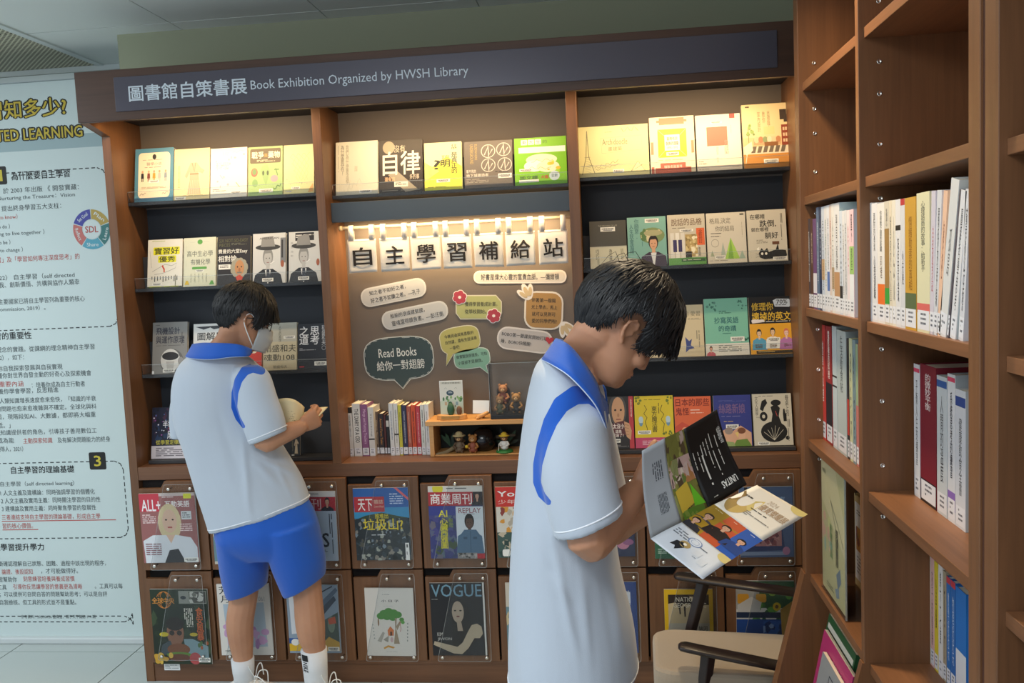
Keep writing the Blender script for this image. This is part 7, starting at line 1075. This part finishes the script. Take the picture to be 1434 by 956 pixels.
# socks and shoes
mA = at(346, 975, 3.07); mB = at(449, 985, 2.96)
def gz(px, Y): return at(px, 980, Y).x
fa = V((at(345, 975, 3.13).x, 3.13, 0)); fb = V((at(447, 985, 3.06).x, 3.06, 0))
ta, tb = at(340, 921, 3.13), at(439.5, 908, 3.06)
shoe(L1, fa.x + .008, fa.y, 10, 0, ta.z, .044, True, None, 0, None, (ta.x - fa.x + .004, 0))
MS = shoe(L1, fb.x + .008, fb.y, 4, 0, tb.z, .049, True, None, 0, None, (tb.x - fb.x + .004, 0))
lg = MB()
def sockmap(u, v, e):      # wraps round the outer side of the right sock
    z = tb.z * (1 - v * .30) - .002; c = V((fb.x - .004 + (tb.x - fb.x + .004) * min(1, (z - .05) / (tb.z - .05)), 3.0588, z)); rad = .049 - .0036 * v + .0010; a = math.radians(-90 - 26 + (u - .5) * 60); return c + V((math.cos(a) * (rad + e), math.sin(a) * (rad + e), 0))
def smap(u, v, e): return sockmap(u / 100, v / 100, e)
print_mb([*[Rr(18 + i * 15, 3, 33.1 + i * 15, 36, '#17181c') for i in range(4)]], smap, .8, 1e-5, 1, True, lg)
vs, fs, asp = text_geo('NIKE', .03); m0 = len(vs); lg.add([sockmap((70 - q * 46) / 100, (42 + u * 50) / 100, .0006) for u, q in vs], fs, mat('#17181c', .8))
pobj(lg, 'sock_print', None, L1, False)
# mask and glasses
mk = MB()
def maskf(u, v):
    a = math.radians(-68 + 136 * u); z = -.012 - .098 * v; f = .116 + .012 * math.sin(math.pi * min(1, v * 1.1)) * math.cos(a) ** 2; wd = .073 - .014 * v
    pl = .0015 * math.sin(v * 19) * math.cos(a); x = (f - .012 * v * v * (1 - math.cos(a))) * math.cos(a) + .006 + pl; return M1 @ V((x, wd * math.sin(a) * 1.04, z))
mk.sheet(maskf, 28, 16, mat('#b4b8b8', .9, name='mask_fabric')); mo = pobj(mk, 'face_mask', None, L1, solid=.0015)
for s in (-1, 1):
    A_ = maskf(0 if s < 0 else 1, .08); B_ = maskf(0 if s < 0 else 1, .85); e1 = M1 @ V((.006, s * .086, .020)); e2 = M1 @ V((-.016, s * .090, .018)); e3 = M1 @ V((-.018, s * .088, -.020)); rs = sub([(x, V((0, 0, 0)), V((0, 0, 0))) for x in (A_, e1, e2, e3, B_)], 6)
    pobj(MB().tube([x[0] for x in rs], .0019, WHITE, 6), 'ear_loop', None, L1)
gl = MB(); BLK = mat('#1a1a1c', .3)
for s in (-1, 1):
    P_ = [M1 @ V((.104 - .006 * abs(math.cos(t)), s * (.034 + .024 * math.cos(t)), -.003 + .018 * math.sin(t))) for t in [j * .2618 for j in range(25)]]; gl.tube(P_, .0017, BLK, 6)
    gl.tube([M1 @ V((.098, s * .058, .004)), M1 @ V((.06, s * .079, .007)), M1 @ V((.01, s * .084, .010)), M1 @ V((-.012, s * .086, .004))], .0016, BLK, 6)
gl.tube([M1 @ V((.104, -.010, .002)), M1 @ V((.107, 0, .004)), M1 @ V((.104, .010, .002))], .0015, BLK, 6)
pobj(gl, 'glasses', None, L1)
# the open book in the left student's hands
ob = thing('open_book', tuple(at(420, 585, 3.02)), 'open novel with cream pages held by the masked student', 'book')
PG = mat('#dccfa8', .85, name='cream_paper')
def page(pts4, curl, nm, rows=True, seed=1):
    a, b_, c, d = [at(*p) for p in pts4]      # top-left, top-right, bottom-right, bottom-left
    nn = nrm((b_ - a).cross(d - a)); 
    if nn.y > 0: nn = -nn
    def f(u, v, e=0): return a.lerp(b_, u).lerp(d.lerp(c, u), v) + nn * (curl * math.sin(math.pi * u) + e) + V((0, 0, .5 * curl * math.sin(math.pi * u)))
    m_ = MB(); m_.sheet(lambda u, v: f(u, v), 14, 8, PG); o = m_.build(nm, None, None, True, solid=.004); o.parent = ob; o.matrix_parent_inverse = Matrix.Translation(ob.location).inverted()
    if rows:
        o2 = print_mb(lines(16, 42, 86, 90, 8, '#8f8460', seed), lambda u, v, e: f(u / 100, v / 100, .0023 + e), sub=1).build('page_print'); o2.parent = ob; o2.matrix_parent_inverse = Matrix.Translation(ob.location).inverted()
page([(388, 559, 2.99), (426, 570, 3.03), (421, 605, 3.00), (398, 606, 2.965)], .024, 'page_block')
page([(426, 578, 3.03), (459, 570, 3.06), (446, 583, 3.00), (420, 603, 2.985)], .006, 'page_block', False)
# ------------------------------------------------------------------ the wide brochure of the right student
br = thing('brochure', tuple(at(960, 690, 1.80)), 'wide unfolded glossy brochure, black, white and coloured panels, held by the right student', 'brochure')
def panel(name, pts4, items, base, bend=0, seed=0, flip=False):
    a, b_, c, d = [at(*p) for p in pts4]; nn = nrm((b_ - a).cross(d - a)); nn = nn if nn.dot(V((0, 0, H0)) - a) > 0 else -nn
    def f(u, v, e=0): return a.lerp(b_, u).lerp(d.lerp(c, u), v) + nn * (bend * math.sin(math.pi * v) + e)
    o = MB().sheet(lambda u, v: f(u, v), 10, 16, mat(base, .4)).build(name, None, None, True, solid=.0006); o.parent = br; o.matrix_parent_inverse = Matrix.Translation(br.location).inverted()
    if items:
        o2 = print_mb(items, lambda u, v, e: f(u / 100, v / 100, .0006 + e), .35, sub=8).build('panel_print'); o2.parent = br; o2.matrix_parent_inverse = Matrix.Translation(br.location).inverted()
G1 = '#8b8f94'
panel('grey_panel', [(899, 631, 1.72), (931, 613, 1.74), (955, 731, 1.76), (911, 754, 1.73)], [*lines(40, 22, 80, 44, 5, '#4c5056', 3, True), *lines(46, 60, 78, 82, 7, '#4c5056', 4, True)], '#a4a8ac', -.012)
panel('collage_panel', [(931, 613, 1.74), (957, 601, 1.765), (992, 712, 1.79), (955, 731, 1.76)], [*facets(0, 0, 100, 70, 34, ['#7c7a3c', '#8f8a4a', '#5a4a34', '#c0a89c', '#9a9a54', '#6a7a3c'], 8, 20, 4), *facets(0, 30, 100, 62, 22, ['#c4a49a', '#4a3a34', '#8a8c5a', '#d8c8b4', '#b07a4a'], 8, 18, 8), P('#c8a83c', (8, 66), (60, 60), (66, 86), (10, 92)), T('22-26', 30, 66, 50, 90, '#4a4020', 'r'), P('#6ab82c', (70, 64), (100, 92), (60, 90)), *facets(10, 90, 90, 100, 8, ['#5a7a2c', '#7a8a3c'], 4, 9, 3)], '#7c7a3c', -.012)
bl = [*lines(30, 16, 38, 80, 1, '#d8d4c8', 5, True)]
for i, (x_, y0, y1) in enumerate([(10, 34, 56), (22, 36, 66), (33, 30, 60), (41, 28, 58), (50, 26, 64), (60, 22, 76), (74, 28, 66), (84, 22, 48)]): bl += lines(x_, y0, x_ + 4, y1, 1, '#d6d2c6', i, True)
panel('black_panel', [(957, 601, 1.765), (1004, 573, 1.80), (1046, 678, 1.82), (992, 712, 1.79)], [*bl[1:], T('出版品', 86, 20, 94, 42, '#e8e4dc', 'vm'), T('UNITAS', 50, 82, 88, 90, '#f0ece2', 'bu'), *lines(22, 92, 34, 94, 1, '#c8c2b4')], '#1a1816', -.014)
panel('white_panel', [(1060, 679, 1.82), (1131, 720, 1.83), (1068, 757, 1.73), (1000, 706, 1.76)], [*[P(c_, *[(20 + 22 * math.cos(math.radians(t)), 50 + 44 * math.sin(math.radians(t))) for t in range(a0, a0 + 61, 12)], *[(20 + 10 * math.cos(math.radians(t)), 50 + 20 * math.sin(math.radians(t))) for t in range(a0 + 60, a0 - 1, -12)]) for c_, a0 in (('#d6c078', -30), ('#c4a660', 30), ('#a88a50', 90), ('#8f7444', 150))], *lines(9, 36, 24, 44, 1, '#4a4034'), E_(88, 0, 18, 16, '#d6c47c'), T('2024', 42, 18, 60, 30, '#c9b8a0'), T('優質榮耀展', 42, 34, 92, 52, '#b39878', 'b'), *lines(36, 58, 90, 62, 1, '#3c342c', 7), *lines(36, 68, 84, 80, 3, '#8a8278', 8)], '#e6dfd0', .004)
panel('portrait_panel', [(1000, 706, 1.76), (1068, 757, 1.73), (1024, 784, 1.67), (955, 731, 1.71)], [Rr(0, 0, 100, 34, '#9a7a1e'), Rr(0, 0, 34, 100, '#9a7a1e'), Rr(34, 0, 68, 100, '#b4502e'), Rr(68, 0, 100, 100, '#2c55a4'), *man(16, 42, 16, '#c49a80', '#221a18', '#3a3a40'), *man(10, 72, 14, '#c49a80', '#221a18', '#2a2a30'), *man(50, 40, 16, '#c49a80', '#221a18', '#211a1a'), *man(84, 46, 15, '#c49a80', '#221a18', '#24407c'), *lines(8, 8, 26, 11, 1, '#e8dcb0'), *lines(46, 8, 54, 11, 1, '#f0e0d0'), *lines(80, 8, 90, 11, 1, '#e0e6f4')], '#9a7a1e', .003)
panel('information_panel', [(955, 731, 1.71), (1024, 784, 1.67), (984, 811, 1.61), (911, 754, 1.67)], [*lines(6, 20, 40, 44, 3, '#6a7078', 3), E_(44, 28, 12, 14, '#6a80a8'), E_(44, 28, 10, 12, '#c8d0da'), E_(44, 28, 7, 8, '#8a9cbc'), E_(44, 28, 6, 7, '#c8d0da'), P('#22242a', (24, 56), (34, 50), (42, 62), (34, 82), (30, 72), (22, 76)), E_(38, 52, 9, 11, '#a8905c'), E_(38, 52, 3, 4, '#efe8d8'), E_(94, 10, 14, 16, '#c8b878'), *lines(56, 30, 84, 36, 1, '#5a6068', 2), Rr(56, 44, 68, 62, '#c8cdd2'), Rr(72, 56, 84, 76, '#c8cdd2'), *lines(60, 66, 68, 70, 1, '#6a7078')], '#c9cfd6', .003)
